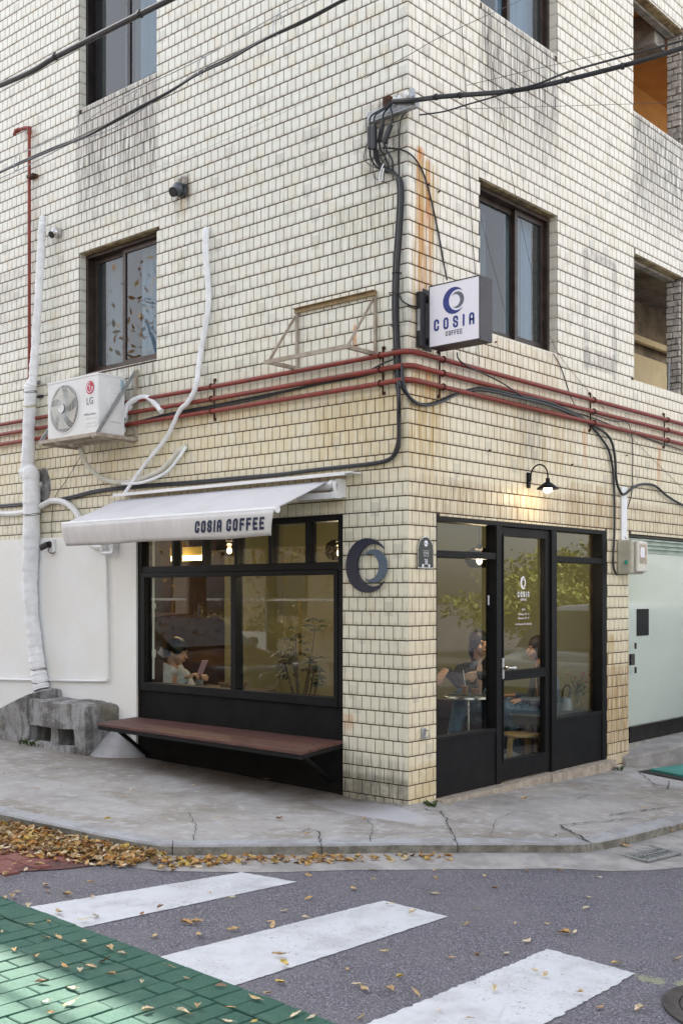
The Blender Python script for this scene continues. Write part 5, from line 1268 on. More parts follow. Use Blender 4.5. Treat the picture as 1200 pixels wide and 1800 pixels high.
# ------------------------------------------------------------------ white wrapped pipe down the left
wpx = [(76, 381, .035), (75, 400, .04), (72, 450, .04), (66, 560, .04), (60, 640, .042), (57, 676, .046), (54, 682, .062), (52, 750, .063), (49, 815, .068), (47, 832, .074), (55, 836, .088), (56, 900, .088), (55, 960, .084), (53, 1020, .078), (56, 1080, .072), (63, 1140, .076), (68, 1180, .078), (74, 1212, .088)]
pts = [L(a, b, .10) for a, b, c in wpx]; cc = catmull(pts, 22); rr = []
for i in range(len(wpx) - 1):
    for j in range(22): rr.append(wpx[i][2] + (wpx[i + 1][2] - wpx[i][2]) * j / 22)
rr.append(wpx[-1][2]); rr = [r * (1 + .025 * math.sin(i * .3)) + .006 * ((i % 7) / 7) - .003 + rnd.uniform(-.0012, .0012) for i, r in enumerate(rr)]
q = MB(); q.tube(cc, rr, 18); rock(q, .004, 7, .002)
wp_ = thing('wrapped_pipe', 'thick pipe wrapped in white tape running down the left wall to the cement mound', 'pipe', (-4.7, -.1, .6)); q.build('wrapping', M['wrap'], wp_, smooth=True)
for (px, py, m, c) in ((52, 715, 'tie_yellow', (.5, .42, .03)), (54, 690, 'tie_wire', (.10, .07, .05)), (55, 1176, 'tie_red', (.10, .02, .02)), (70, 1200, 'tie_red', (.10, .02, .02)), (58, 905, 'tie_wire', (.05, .05, .05))):
    c0 = L(px + (0), py, .1); k = min(range(len(cc)), key=lambda i: abs(cc[i].z - c0.z)); q = MB(); R0 = rr[k] + .004
    mm = bpy.data.materials.get(m) or simple(m, c, .6)
    for w2 in range(2): q.tube([(cc[k].x + R0 * math.cos(a), cc[k].y + R0 * math.sin(a), cc[k].z + .01 * math.sin(a * 2 + w2) + .008 * w2) for a in [2 * math.pi * i / 20 for i in range(21)]], .0028, 4)
    q.build('binding', mm, wp_)
def hose(name, label, cat, wall, pts, r, m, group=None, n=8, k=6, sm=True, wob=0):
    P = []
    for p in pts:
        P.append((L if p[0] == 'L' else Rw)(p[1], p[2], p[3])) if isinstance(p[0], str) else P.append((L if wall == 'L' else Rw)(p[0], p[1], p[2] if len(p) > 2 else .03))
    c = catmull(P, k)
    if wob: c = [v + Vector((0, 0, wob * noise.noise(v * 6))) for v in c]
    q = MB(); rs = r if not isinstance(r, (tuple, list)) else [r[0] + (r[1] - r[0]) * i / (len(c) - 1) for i in range(len(c))]
    q.tube(c, rs, n); o = q.build(name, m, smooth=sm); return tag(o, label, cat, group)
hose('drain_hose', 'white taped hose hanging down the wall between the left window and the awning', 'hose', 'L', [(363, 404, .02), (362, 412, .05), (362, 450, .05), (367, 520, .04), (362, 570, .04), (352, 625, .04), (345, 678, .09), (330, 708, .09), (316, 722, .08), (292, 770, .05), (252, 820, .06), (219, 868, .10)], (.030, .016), M['wrap'])
hose('drain_hose', 'beige hose looping from under the air conditioner to a hole in the tiles', 'hose', 'L', [(141, 788, .2), (150, 812, .12), (175, 838, .06), (205, 848, .05), (245, 843, .05), (285, 825, .05), (310, 798, .05), (328, 783, .02)], .024, M['offwhite'])
hose('drain_hose', 'second white hose bundled beside the beige looping hose', 'hose', 'L', [(215, 850, .09), (250, 848, .09), (290, 832, .09), (312, 808, .09), (327, 786, .03)], .014, M['wrap'])
hose('refrigerant_hose', 'white insulated hose arching out behind the air conditioner', 'hose', 'L', [(218, 735, .10), (225, 712, .08), (245, 700, .06), (262, 700, .05), (275, 712, .05), (284, 723, .07)], .026, M['wrap'])
hose('refrigerant_hose', 'short white hose going down beside the air conditioner', 'hose', 'L', [(232, 712, .05), (222, 735, .05), (218, 760, .05)], .018, M['wrap'])
hose('flexible_duct', 'white corrugated duct running left from the wrapped pipe below the black cables', 'duct', 'L', [(-40, 902, .04), (20, 903, .04), (45, 900, .05), (52, 900, .06)], .028, M['white'])
hose('flexible_duct', 'white corrugated duct curving from the wrapped pipe down behind the awning', 'duct', 'L', [(72, 890, .06), (90, 881, .05), (110, 882, .05), (128, 893, .05), (142, 915, .05), (155, 950, .06), (170, 962, .06), (185, 960, .05)], .030, M['white'])
hose('wall_conduit', 'thin white conduit drawing an L on the plaster left of the shop window', 'conduit', 'L', [(182, 950, .04), (186, 965, .04), (188, 1000, .04), (190, 1100, .04), (191, 1185, .04), (189, 1194, .04), (180, 1197, .04), (100, 1196, .04), (0, 1194, .04), (-40, 1193, .04)], .013, M['white'], k=2)
hose('white_pipe_trap', 'short U of white plastic pipe below the awning left end', 'pipe', 'L', [(180, 950, .07), (180, 970, .07), (183, 972, .07), (197, 972, .07), (200, 968, .07), (200, 950, .07)], .017, M['white'], k=2)
#%%PART5
# ------------------------------------------------------------------ cables
CB = M['cable']
def cab(label, wall, pts, r, name='cable', cat='cable', group=None, m=CB, **k): return hose(name, label, cat, wall, pts, r, m, group, n=7, **k)
main = [(660, 262), (664, 285), (680, 298), (694, 306), (702, 318), (704, 350), (700, 420), (696, 480), (695, 550), (697, 600), (699, 660)]
for k, (dx, dd, lb) in enumerate(((-4, .03, 'left strand'), (0, .055, 'front strand'), (4, .03, 'right strand'))):
    pts = [(x + dx * (1 if y > 310 else .4), y + dx * .5, dd) for x, y in main]
    if k < 2: pts += [(702 + dx * .6, 700, .10 if k else .08), (702 + dx * .6, 730, .04), (702 + dx * .6, 770, .035), (699 + dx, 790, .035), (686, 805 + 2 * k, .03), (660, 813 + 2 * k, .03), (600, 820 + 2 * k, .03), (545, 826 + 2 * k, .03), (492, 833 + 2 * k, .03), (420, 839 + 3 * k, .03), (345, 846 + 3 * k, .16 if 0 else .03), (250, 853 + 3 * k, .03), (175, 861 + 3 * k, .03), (120, 874 + 3 * k, .03), (75, 881 + 3 * k, .03), (30, 886 + 3 * k, .03), (-50, 892 + 3 * k, .03)]
    else: pts += [(703, 672, .09), (710, 688, .06), ('R', 722, 700, .03), ('R', 738, 710, .03), ('R', 760, 709, .03), ('R', 790, 697, .03), ('R', 830, 684, .03), ('R', 860, 683, .08), ('R', 905, 694, .08), ('R', 960, 706, .085), ('R', 1000, 722, .05), ('R', 1028, 738, .03), ('R', 1055, 769, .03), ('R', 1071, 797, .03), ('R', 1078, 847, .03), ('R', 1079, 930, .03), ('R', 1077, 975, .03), ('R', 1078, 1000, .03), ('R', 1084, 1011, .05)]
    cab('thick black cable down the corner, ' + lb + ' of the bundle', 'L', pts, .0125 if k < 2 else .011)
cab('thick black cable swooping round the corner and along the right wall to the photo edge', 'L', [(707, 640, .06), (708, 670, .08), (714, 690, .06), ('R', 728, 706, .045), ('R', 748, 712, .045), ('R', 775, 706, .045), ('R', 810, 690, .045), ('R', 850, 686, .08), ('R', 905, 698, .095), ('R', 960, 711, .095), ('R', 1005, 728, .06), ('R', 1050, 752, .04), ('R', 1072, 772, .04), ('R', 1080, 805, .04), ('R', 1083, 847, .04), ('R', 1094, 869, .04), ('R', 1111, 858, .04), ('R', 1128, 851, .04), ('R', 1150, 854, .04), ('R', 1172, 872, .04), ('R', 1200, 888, .04), ('R', 1240, 900, .04)], .0125)
cab('thin black cable running along under the left red pipes', 'L', [(216, 748, .03), (300, 727, .03), (380, 712, .03), (440, 700, .035), (500, 688, .035), (560, 675, .03), (620, 664, .03), (680, 650, .03), (700, 648, .03)], .011)
cab('second thin black cable twisting under the left red pipes', 'L', [(216, 752, .045), (300, 730, .045), (380, 716, .045), (450, 702, .045), (520, 683, .045), (600, 664, .045), (640, 655, .03), (670, 640, .09), (690, 632, .09)], .007)
cab('thin black cable crossing the right red pipes diagonally', 'R', [(803, 620, .03), (806, 632, .06), (825, 646, .10), (850, 657, .10), (885, 675, .10), (920, 698, .09), (960, 712, .04), (1030, 731, .03), (1080, 750, .03), (1140, 772, .03), (1210, 795, .03)], .006)
cab('thin black wire hanging from the right pipes past the meter', 'R', [(1040, 728, .09), (1075, 740, .09), (1100, 742, .10), (1107, 755, .03), (1111, 780, .02), (1111, 830, .02), (1109, 870, .02), (1098, 905, .02), (1094, 935, .02), (1100, 948, .03)], .0045)
cab('black cable falling across the rust stains to the projecting sign', 'L', [(672, 260, .06), (700, 262, .05), ('R', 722, 272, .03), ('R', 740, 296, .02), ('R', 752, 330, .02), ('R', 764, 380, .02), ('R', 772, 420, .02), ('R', 780, 465, .02), ('R', 785, 492, .10)], .0065)
cab('thin black upright wire just left of the corner edge', 'L', [(716, 196, .08), (706, 205, .04), (702, 225, .02), (701, 260, .015), (701, 310, .015)], .005)
cab('short black cable from the bundle to the sign power box', 'L', [(700, 515, .05), (706, 528, .03), (714, 534, .03), ('R', 724, 538, .02), ('R', 738, 539, .03)], .006)
cab('thin dark wire dropping below the right window', 'R', [(972, 622, .02), (985, 645, .015), (1000, 690, .02), (1009, 712, .10)], .004)
cab('thin grey wire hanging down the tiles left of the right window', 'R', [(807, -20, .02), (812, 60, .02), (820, 200, .02), (829, 400, .02), (834, 470, .02), (842, 640, .02)], .0025)
cab('long thin wire slanting down across the right window', 'R', [(855, 60, .03), (880, 200, .03), (905, 340, .03), (935, 480, .02), (965, 590, .02), (1010, 660, .02), (1100, 760, .02), (1200, 860, .02)], .0018)
cab('thin wire hanging by the shop camera up to the condenser', 'L', [(148, 792, .05), (120, 840, .03), (95, 880, .02), (91, 945, .03)], .003)
# overhead cables in the air
def air(label, pts, r, name='overhead_cable', m=CB, k=6):
    P = [v for v in pts]; q = MB(); q.tube(catmull(P, k), r, 8); return tag(q.build(name, m, smooth=True), label, 'cable')
aA, aB = L(-140, 205, 1.5), Rw(420, -68, 4.2) if 0 else L(430, -68, 1.5)
air('thick overhead cable crossing the top left window', [L(-300, 262, 1.5), L(0, 150, 1.5), L(100, 99, 1.5), L(200, 48, 1.5), L(295, 1, 1.5), L(460, -80, 1.5)], .0215)
for px, py in ((98, 99), (247, 24)):
    c = L(px, py, 1.5); q = MB(); q.tube([c + Vector((-.012, 0, -.006)), c + Vector((.012, 0, .006))], .029, 10); tag(q.build('cable_tie', CB), 'black tie on the thick overhead cable, ' + ('left' if px < 150 else 'right') + ' one', 'cable tie')
low = [(-60, 330), (0, 303), (40, 284), (100, 258), (150, 240), (205, 212), (250, 188), (300, 160), (350, 128), (400, 104), (440, 82), (480, 62), (540, 35), (610, -4), (680, -45)]
air('twin black overhead cable sagging across the left wall', [L(a, b, .9) for a, b in low], .0115)
air('purple-black cable lashed beside the twin overhead cable', [L(a, b + 3 * math.sin(a * .02), .93) for a, b in low], .0075)
mes = [(-60, 312), (0, 284), (65, 258), (130, 227), (180, 193), (240, 158), (350, 105), (480, 30), (560, -10), (640, -48)]
air('thin steel messenger wire above the twin overhead cable', [L(a, b, .9) for a, b in mes], .004, m=M['galv'])
air('thin slack wire below the twin overhead cable', [L(a, b, .9) for a, b in [(-60, 340), (0, 314), (35, 298), (80, 275), (130, 250), (200, 225), (280, 172), (350, 130)]], .004, m=M['galv'])
for i, (px, py) in enumerate(((30, 285), (135, 236), (238, 178), (355, 116), (487, 45))):
    q = MB(); c = L(px, py, .92); R0 = .062
    q.tube([c + Vector((.028 * math.cos(a) + .02 * math.sin(a), .01 * math.cos(a), R0 * math.sin(a) * 1.15)) for a in [2 * math.pi * j / 18 for j in range(18)]], .0035, 5)
    tag(q.build('lashing_ring', M['galv']), ['leftmost', 'second', 'third', 'fourth', 'fifth'][i] + ' wire ring from the left on the sagging twin cable', 'wire ring')
air('thick overhead cable leaving the corner bracket toward the upper right', [L(690, 178, .08), Rw(730, 176, .14), Rw(765, 171, .22), Rw(800, 168, .32), Rw(890, 161, .55), Rw(950, 151, .75), Rw(1010, 137, .95), Rw(1100, 114, 1.3), Rw(1200, 84, 1.8), Rw(1330, 40, 2.5)], .018)
air('thin overhead cable above the thick one on the right', [Rw(890, 160, .56), Rw(940, 149, .75), Rw(1000, 126, .95), Rw(1100, 98, 1.3), Rw(1200, 71, 1.8), Rw(1330, 32, 2.5)], .008)
air('thin reddish overhead cable rising from the corner bracket', [Rw(737, 202, .10), Rw(780, 196, .2), Rw(820, 184, .34), Rw(862, 172, .46), Rw(900, 160, .57)], .006)
for i, (a, b, c, d) in enumerate(((705, 290, -40, 1.), )): pass
air('hair-thin wire crossing the right wall high up', [L(640, 138, .3), L(716, 98, .3), Rw(780, 62, .3), Rw(920, -2, .4)], .0022)
air('hair-thin wire just below the thick right cable', [Rw(800, 192, .3), Rw(1000, 186, .5), Rw(1200, 180, .8)], .0018)
air('hair-thin wire rising from the bracket to the right photo edge', [Rw(820, 150, .3), Rw(1000, 108, .6), Rw(1200, 66, 1.2)], .002)
air('hair-thin wire sagging across the middle of the left wall', [L(150, 345, .4), L(260, 300, .4), L(360, 262, .4), L(560, 168, .4)], .0016, m=M['galv'])
for i, (px, py, d) in enumerate(((763, 171, .22), (805, 168, .34), (896, 160, .56), (993, 141, .9), (1090, 117, 1.27))):
    c = Rw(px, py, d); q = MB(); c2 = Rw(px + 6, py - 1, d + .02); q.tube([c, c2], .0245, 8); tag(q.build('cable_tie', CB), ['first', 'second', 'third', 'fourth', 'fifth'][i] + ' tie from the corner on the thick right overhead cable', 'cable tie')
# splice cases and corner bracket
for i, (x, y0_, y1_, w2, d, lb) in enumerate(((650, 222, 262, .030, .10, 'leftmost'), (657, 221, 263, .034, .13, 'front'), (668, 218, 250, .026, .09, 'rear'), (679, 218, 252, .030, .10, 'rightmost'))):
    lean = (0, 0, 4, 8)[i]; t = thing('splice_case', lb + ' of the black cable splice cases hanging under the corner bracket', 'splice case', L(x, y1_, d), 'splice cases'); q = MB()
    a, b = L(x + lean, y0_, d), L(x - lean * .5, y1_, d); q.bar(a, b, w2 * 1.15, w2, (0, 1, 0)); q.build('case_body', CB, t, bevel=.006)
    q = MB(); q.tube(catmull([a, L(x + lean + 2, y0_ - 18, d), L(674 + 4 * i, 190, d), L(684 + i * 2, 180, .09)]), .007, 7); q.tube(catmull([b, L(x + 1, y1_ + 14, d * .8), L(x + 10, y1_ + 30, .06), L(680 + 3 * i, 304, .04)]), .0075, 7); q.build('cable_tails', CB, t, smooth=True)
for i, (a, b, c_) in enumerate((((642, 262), (640, 280), (650, 290)), ((655, 284), (657, 310), (668, 317)), ((665, 268), (676, 290), (684, 300)), ((678, 262), (676, 280), (668, 292)))):
    cab('loose thin wire loop below the splice cases, ' + ['far left', 'lowest', 'middle', 'right'][i], 'L', [(a[0] + 4, a[1] - 12, .09), (*a, .08), (*b, .07), (*c_, .06), (c_[0] + 12, c_[1] + 6, .05)], .0032)
cab('pale blue and white wire loop hanging below the splice cases', 'L', [(674, 288, .08), (670, 298, .09), (666, 315, .09), (670, 317, .09), (674, 296, .09)], .005, m=M['white'], name='white_wire')
br = thing('cable_bracket', 'grey steel bracket with porcelain insulators holding the overhead cable at the corner', 'bracket', (0, -.05, 5.0))
q = MB(); a = L(668, 206, .05); b = L(738, 197, .05); c0 = L(664, 205, .04)
q.bar((-.33, -.04, a.z), (.12, -.04, a.z + .0), .05, .035); q.bar((-.33, -.066, a.z + .03), (.12, -.066, a.z + .03), .004, .06); q.build('angle_arm', M['galv'], br)
q = MB(); c1 = L(720, 186, .05); q.lathe([(.0001, -.03), (.022, -.03), (.036, -.022), (.024, -.010), (.024, .010), (.036, .022), (.022, .03), (.0001, .03)], (c1.x, -.06, a.z + .075), 16, 'x'); q.build('insulator', M['white'], br, smooth=True); q = MB(); q.lathe([(.0001, -.03), (.022, -.03), (.036, -.022), (.024, -.010), (.024, .010), (.036, .022), (.022, .03), (.0001, .03)], (c1.x - .11, -.055, a.z + .07), 16, 'x'); q.build('insulator', M['white'], br, smooth=True)
q = MB(); q.box((c1.x + .03, -.09, a.z + .02), (c1.x + .036, -.03, a.z + .12)); q.build('strap', M['galv'], br)
q = MB(); c2 = L(681, 180, .04); q.box((c2.x - .04, -.05, c2.z - .045), (c2.x + .03, -.009, c2.z + .04)); q.build('rusty_plate', M['rust'], br)
for i, (px, py) in enumerate(((700, 480), (694, 516), (697, 572), (699, 615))):
    c = L(px - 3, py, .04); q = MB(); q.tube([(c.x + .034 * math.cos(a_), c.y + .034 * math.sin(a_), c.z + .002 * math.sin(2 * a_)) for a_ in [2 * math.pi * j / 12 for j in range(13)]], .004, 4)
    tag(q.build('cable_tie', CB), ['topmost', 'second', 'third', 'lowest'][i] + ' tie round the cable bundle left of the corner', 'cable tie')

# vents, security camera, junction boxes, meter
v1 = thing('dark_wall_vent', 'dark hooded wall vent with soot stain above the left window', 'vent', (-2.62, -.05, 5.2))
c = L(312, 335, .05)
q = MB(); q.tube([(c.x + .03, -.008, c.z), (c.x + .03, -.045, c.z)], .062, 20); q.ell((c.x + .02, -.06, c.z + .005), (.062, .055, .062), 14); q.build('hood', simple("sooty_steel", (.07, .08, .09), .35, .6, .3, 20, c2=(.14, .16, .18)), v1, smooth=True)
q = MB(); q.tube([(c.x + .01, -.085, c.z - .02), (c.x + .008, -.118, c.z - .035)], .042, 16); q.build('mouth', M['dark'], v1)
v2 = thing('chrome_wall_vent', 'small shiny hooded vent beside the top of the white wrapped pipe', 'vent', (-4.45, -.05, 5.2)); c = L(97, 410, .05)
q = MB(); q.tube([(c.x + .02, -.008, c.z), (c.x + .02, -.04, c.z)], .05, 18); q.ell((c.x + .012, -.055, c.z + .004), (.05, .045, .05), 12); q.build('hood', M['metal'], v2, smooth=True)
q = MB(); q.tube([(c.x + .0, -.08, c.z - .018), (c.x - .002, -.098, c.z - .03)], .034, 14); q.build('mouth', M['dark'], v2)
v3 = thing('cement_disc', 'oval cement patch with capped white pipe stub beside the wrapped pipe', 'cement patch', (-4.5, 0, 2.6)); c = L(77, 845)
q = MB(); q.lathe([(.0001, .014), (.11, .014), (.13, .008)], (c.x + .02, .0, c.z - .05), 22, 'y'); 
for i in range(len(q.v)): a = q.v[i]; q.v[i] = (a[0], a[1], c.z - .05 + (a[2] - c.z + .05) * 1.45)
rock(q, .008, 8, .003); q.build('cement_smear', M['stone'], v3, smooth=True)
q = MB(); q.tube([(c.x - .03, -.01, c.z - .04), (c.x + .0, -.11, c.z - .06)], .032, 12); q.build('pipe_stub', M['white'], v3, smooth=True)
cm = thing('security_camera', 'dark bullet security camera on a white box beside the wrapped pipe', 'camera', (-4.6, -.1, 2)); c = L(92, 958, .03)
q = MB(); q.box((c.x - .05, -.062, c.z - .075), (c.x + .06, -.024, c.z + .055)); q.build('junction_box', M['white'], cm, bevel=.006)
q = MB(); c3 = L(84, 957, .09); q.lathe([(.0001, 0), (.035, 0), (.032, .02), (.0001, .02)], (c3.x, -.063, c3.z), 16, 'y'); q.tube([(c3.x, -.09, c3.z), (c3.x - .055, -.135, c3.z - .035)], .032, 16); q.build('camera_body', M['iron'], cm, smooth=True)
q = MB(); q.tube([(c3.x - .056, -.136, c3.z - .036), (c3.x - .058, -.138, c3.z - .037)], .026, 16); q.build('lens', M['cable'], cm)
q = MB(); q.tube(catmull([(c3.x + .01, -.07, c3.z - .01), (c3.x + .0, -.08, c3.z - .07), (c3.x + .03, -.05, c3.z - .09), (c3.x + .05, -.04, c3.z - .07)]), .004, 5); q.build('lead', CB, cm)
jb = thing('small_junction_box', 'small white junction box under the awning left end', 'junction box', (-3.5, -.05, 2)); c = L(205, 962, .03); q = MB(); q.box((c.x - .035, -.06, c.z - .03), (c.x + .03, -.024, c.z + .05)); q.build('box_body', M['white'], jb, bevel=.003)
q = MB(); q.box((c.x - .03, -.0625, c.z - .012), (c.x - .008, -.0605, c.z + .032)); q.build('black_opening', CB, jb)
sb2 = thing('pipe_flange', 'small rusty pipe end on the tiles right of the wrapped pipe', 'pipe end', (-4.4, -.03, 3.6)); c = L(66, 672, .03); q = MB(); q.tube([(c.x, -.008, c.z), (c.x, -.05, c.z)], .022, 12); q.build('stub', M['galv'], sb2)
q = MB(); c = L(70, 697, .03); q.box((c.x - .03, -.04, c.z - .012), (c.x + .04, -.009, c.z + .012)); q.build('black_bracket', CB, sb2)
em = thing('electric_meter', 'beige electric meter box with clear window on the narrow right pillar', 'meter', (.05, 3.4, 1.9))
ya, yb2, zt2, zb3 = 3.235, 3.50, 2.10, 1.775
q = MB(); q.box((.009, ya, zb3), (.17, yb2, zt2)); q.build('meter_case', M['meter'], em, bevel=.018)
q = MB(); q.box((.171, ya + .05, zb3 + .02), (.205, yb2 + .0, zt2 - .01)); q.build('meter_cover', M['offwhite'], em, bevel=.014)
q = MB(); q.box((.2055, ya + .085, zb3 + .10), (.2075, yb2 - .035, zt2 - .04)); q.build('meter_window', simple("meter_dial_pink", (.55, .42, .34), .15, 0, .4, 25, c2=(.30, .26, .22)), em)
q = MB(); q.box((.2076, ya + .10, zb3 + .16), (.2086, yb2 - .08, zt2 - .07)); q.build('meter_dial', M['signface'], em)
q = MB(); q.box((.10, ya - .012, 1.87), (.125, ya - .0005, 1.905)); q.build('green_seal', simple("green_seal_plastic", (.01, .35, .25), .5, 0, .1, 10), em)
wp2 = thing('white_downpipe', 'white painted conduit strip above the meter on the right wall', 'conduit', (.02, 3.3, 2.3)); q = MB(); y_ = ys(1092); q.box((.009, y_ - .05, 2.105), (.028, y_ + .06, 2.62)); q.build('painted_strip', M['wrap'], wp2, bevel=.004)
for i, (px, py) in enumerate(((750, 325), (768, 338), (868, 602), (857, 792), (1002, 817), (1098, 801))):
    c = Rw(px, py); q = MB(); q.tube([(.007, c.y, c.z), (.026, c.y, c.z + .002)], .007, 6); tag(q.build('rusty_bolt', M['rust']), ['rusty bolt above the left rust streak near the corner', 'rusty bolt above the right rust streak near the corner', 'rusty bolt at the right window lower edge by the sign', 'rusty bolt in the tiles left of the wall lamp height', 'rusty bolt in the tiles between lamp and cables', 'rusty bolt near the bend of the right cables'][i], 'bolt')

# ------------------------------------------------------------------ inside the cafe
FL = .006
def pendant(x, y, zt_c, e, label, R0=.13):
    t = thing('pendant_lamp', label, 'pendant lamp', (x, y, zt_c)); q = MB(); q.tube([(x, y, zt_c + .10), (x, y, ZC - .15)], .004, 6); q.lathe([(.0001, .13), (.02, .13), (.022, .09), (.0001, .09)], (x, y, zt_c), 14); q.build('cord', CB, t)
    q = MB(); q.lathe([(.03, .10), (.07, .092), (.115, .06), (.13, .015), (.125, -.03), (.10, -.065), (.07, -.08)], (x, y, zt_c), 24); q.build('glass_globe', M['smoke'], t, smooth=True)
    q = MB(); q.ell((x, y, zt_c - .02), (.026, .026, .032), 10); q.build('bulb', M['bulb'], t, smooth=True)
    plight('pendant_light', (x, y, zt_c - .12), e, (1, .80, .55), .05)
p = at(842, 982, 9.9); pendant(p.x, p.y, p.z, 6, 'smoked glass pendant lamp seen through the right shop window')
p = at(403, 968, 11.4); pendant(p.x, p.y, p.z + .02, 5, 'smoked glass pendant lamp behind the middle transom panes of the left shop window')
p = at(597, 968, 9.6); pendant(p.x, p.y, p.z, 3.5, 'smoked glass pendant lamp at the right end of the transom panes')
tl_ = thing('tube_lamp', 'warm lit tube lamp hanging behind the left transom panes', 'lamp', (-3.6, 1.2, 2.0)); p = at(330, 982, 11.6)
q = MB(); q.box((p.x - .25, p.y - .03, p.z + .03), (p.x + .25, p.y + .03, p.z + .12)); q.build('housing', simple("yellow_lamp_housing", (.5, .38, .12), .5, 0, .1, 8), tl_)
q = MB(); q.box((p.x - .24, p.y - .025, p.z - .02), (p.x + .24, p.y + .025, p.z + .029)); q.build('lit_tube', M['tube'], tl_)
q = MB(); q.tube([(p.x + .15, p.y, p.z + .12), (p.x + .15, p.y, ZC - .15)], .006, 5); q.build('chain', M['iron'], tl_); plight('tube_light', (p.x, p.y - .1, p.z - .12), 4, (1, .7, .35), .1)
# round table with drinks
tp = at(822, 1222, 9.55); tx, ty, tz = tp.x, tp.y, tp.z
tb = thing('round_table', 'small round steel-edged cafe table with a single column behind the right window', 'table', (tx, ty, FL))
q = MB(); q.lathe([(.0001, 0), (.215, 0), (.22, -.006), (.22, -.02), (.215, -.024), (.0001, -.024)], (tx, ty, tz), 36); q.build('table_top', M['metal'], tb, smooth=True)
q = MB(); q.tube([(tx, ty, tz - .02), (tx, ty, FL + .012)], .014, 12); q.build('column', M['metal'], tb, smooth=True)
q = MB(); q.lathe([(.19, FL + .003), (.19, FL + .01), (.03, FL + .018), (.0001, FL + .018)], (tx, ty, 0), 28); q.build('base', M['iron'], tb)
q = MB(); q.box((tx - .14, ty - .11, tz + .001), (tx + .12, ty + .09, tz + .009)); tag(q.build('tray', simple("dark_serving_tray", (.05, .06, .04), .5), bevel=.003), 'dark serving tray lying on the round cafe table', 'tray')
def cup(px, py, D, h, hc, r, label, straw):
    c = at(px, py, D); c.z = tz + .010; t = thing('iced_coffee' if straw else 'coffee_glass', label, 'drink', c); q = MB(); q.lathe([(.0001, 0), (r * .78, 0), (r, h), (r - .003, h), (r * .78 - .003, .004), (.0001, .004)], c, 18); q.build('glass', M['clear'], t, smooth=True)
    q = MB(); q.lathe([(.0001, .0055), (r * .76 - .003, .0055), (r * .76 - .003 + r * .2 * hc / h, hc), (.0001, hc)], c, 16); q.build('coffee', M['coffee'], t, smooth=True)
    if straw: q = MB(); q.tube([c + Vector((.01, 0, .02)), c + Vector((-.02, 0, h + .08))], .0035, 6); q.build('straw', M['white'], t)
cup(817, 1222, 9.5, .13, .075, .037, 'tall iced coffee with white straw on the round table', True)
cup(834, 1224, 9.5, .085, .05, .040, 'short glass of milky coffee right of the tall iced drink', False)
# ledge in the right bay, with watering can and flowers
lg = MB(); lg.box((-.50, P4 + .02, .40), (-.10, ys(1062), .485)); tag(lg.build('window_ledge', simple("pale_ledge", (.12, .12, .12), .5), bevel=.003), 'pale ledge behind the right-hand shop pane carrying a vase', 'ledge')
def L2(px, py, d): return Rw(px, py, -d)
vs_ = L2(1014, 1255, .26); vs_.z = .486; t = thing('flower_vase', 'round glass vase of small pink and red flowers behind the right-hand pane', 'vase', vs_)
q = MB(); q.lathe([(.0001, 0), (.035, .002), (.052, .03), (.05, .055), (.026, .085), (.022, .12), (.028, .135), (.024, .134), (.018, .12), (.0001, .01)], vs_, 20); q.build('glass_vase', M['clear'], t, smooth=True)
q = MB(); r2 = random.Random(5); heads = []
for i in range(16):
    e = vs_ + Vector((r2.gauss(0, .05), r2.gauss(.01, .07), r2.uniform(.22, .36))); q.tube(catmull([vs_ + Vector((0, 0, .03)), vs_ + Vector((0, 0, .13)), vs_.lerp(e, .7) + Vector((0, 0, .05)), e]), .0018, 4); heads.append(e)
q.build('stems', M['weed'], t)
q = MB()
for i, e in enumerate(heads):
    q.mi = i % 3; q.ell(e, (.012, .012, .010), 6)
q.build('flower_heads', [simple("pink_petal", (.45, .10, .12), .7), simple("red_petal", (.35, .04, .04), .7), simple("mauve_petal", (.22, .12, .2), .7)], t)
q = MB()
for i in range(26): b = vs_ + Vector((r2.gauss(0, .02), r2.gauss(0, .025), r2.uniform(.12, .24))); q.add([b, b + Vector((.012, .006, .02)), b + Vector((.004, .012, .045)), b + Vector((-.008, .006, .02))], [(0, 1, 2, 3)])
q.build('leaves', M['weed'], t)
wc_ = L2(992, 1258, .30); wc_.z = .486; t = thing('watering_can', 'grey watering can with a tall curved handle beside the flower vase', 'watering can', wc_)
q = MB(); q.lathe([(.0001, 0), (.075, 0), (.07, .10), (.055, .12), (.0001, .121)], wc_, 22); q.tube([wc_ + Vector((0, .065, .03)), wc_ + Vector((-.02, .14, .13)), wc_ + Vector((-.02, .16, .15))], .009, 8); q.build('can_body', simple("grey_enamel", (.26, .28, .32), .4, 0, .1, 8), t, smooth=True)
q = MB(); q.tube(catmull([wc_ + Vector((0, -.05, .10)), wc_ + Vector((0, -.03, .2)), wc_ + Vector((0, .05, .235)), wc_ + Vector((0, .10, .2)), wc_ + Vector((0, .07, .12))]), .008, 8); q.build('handle', M['iron'], t, smooth=True)
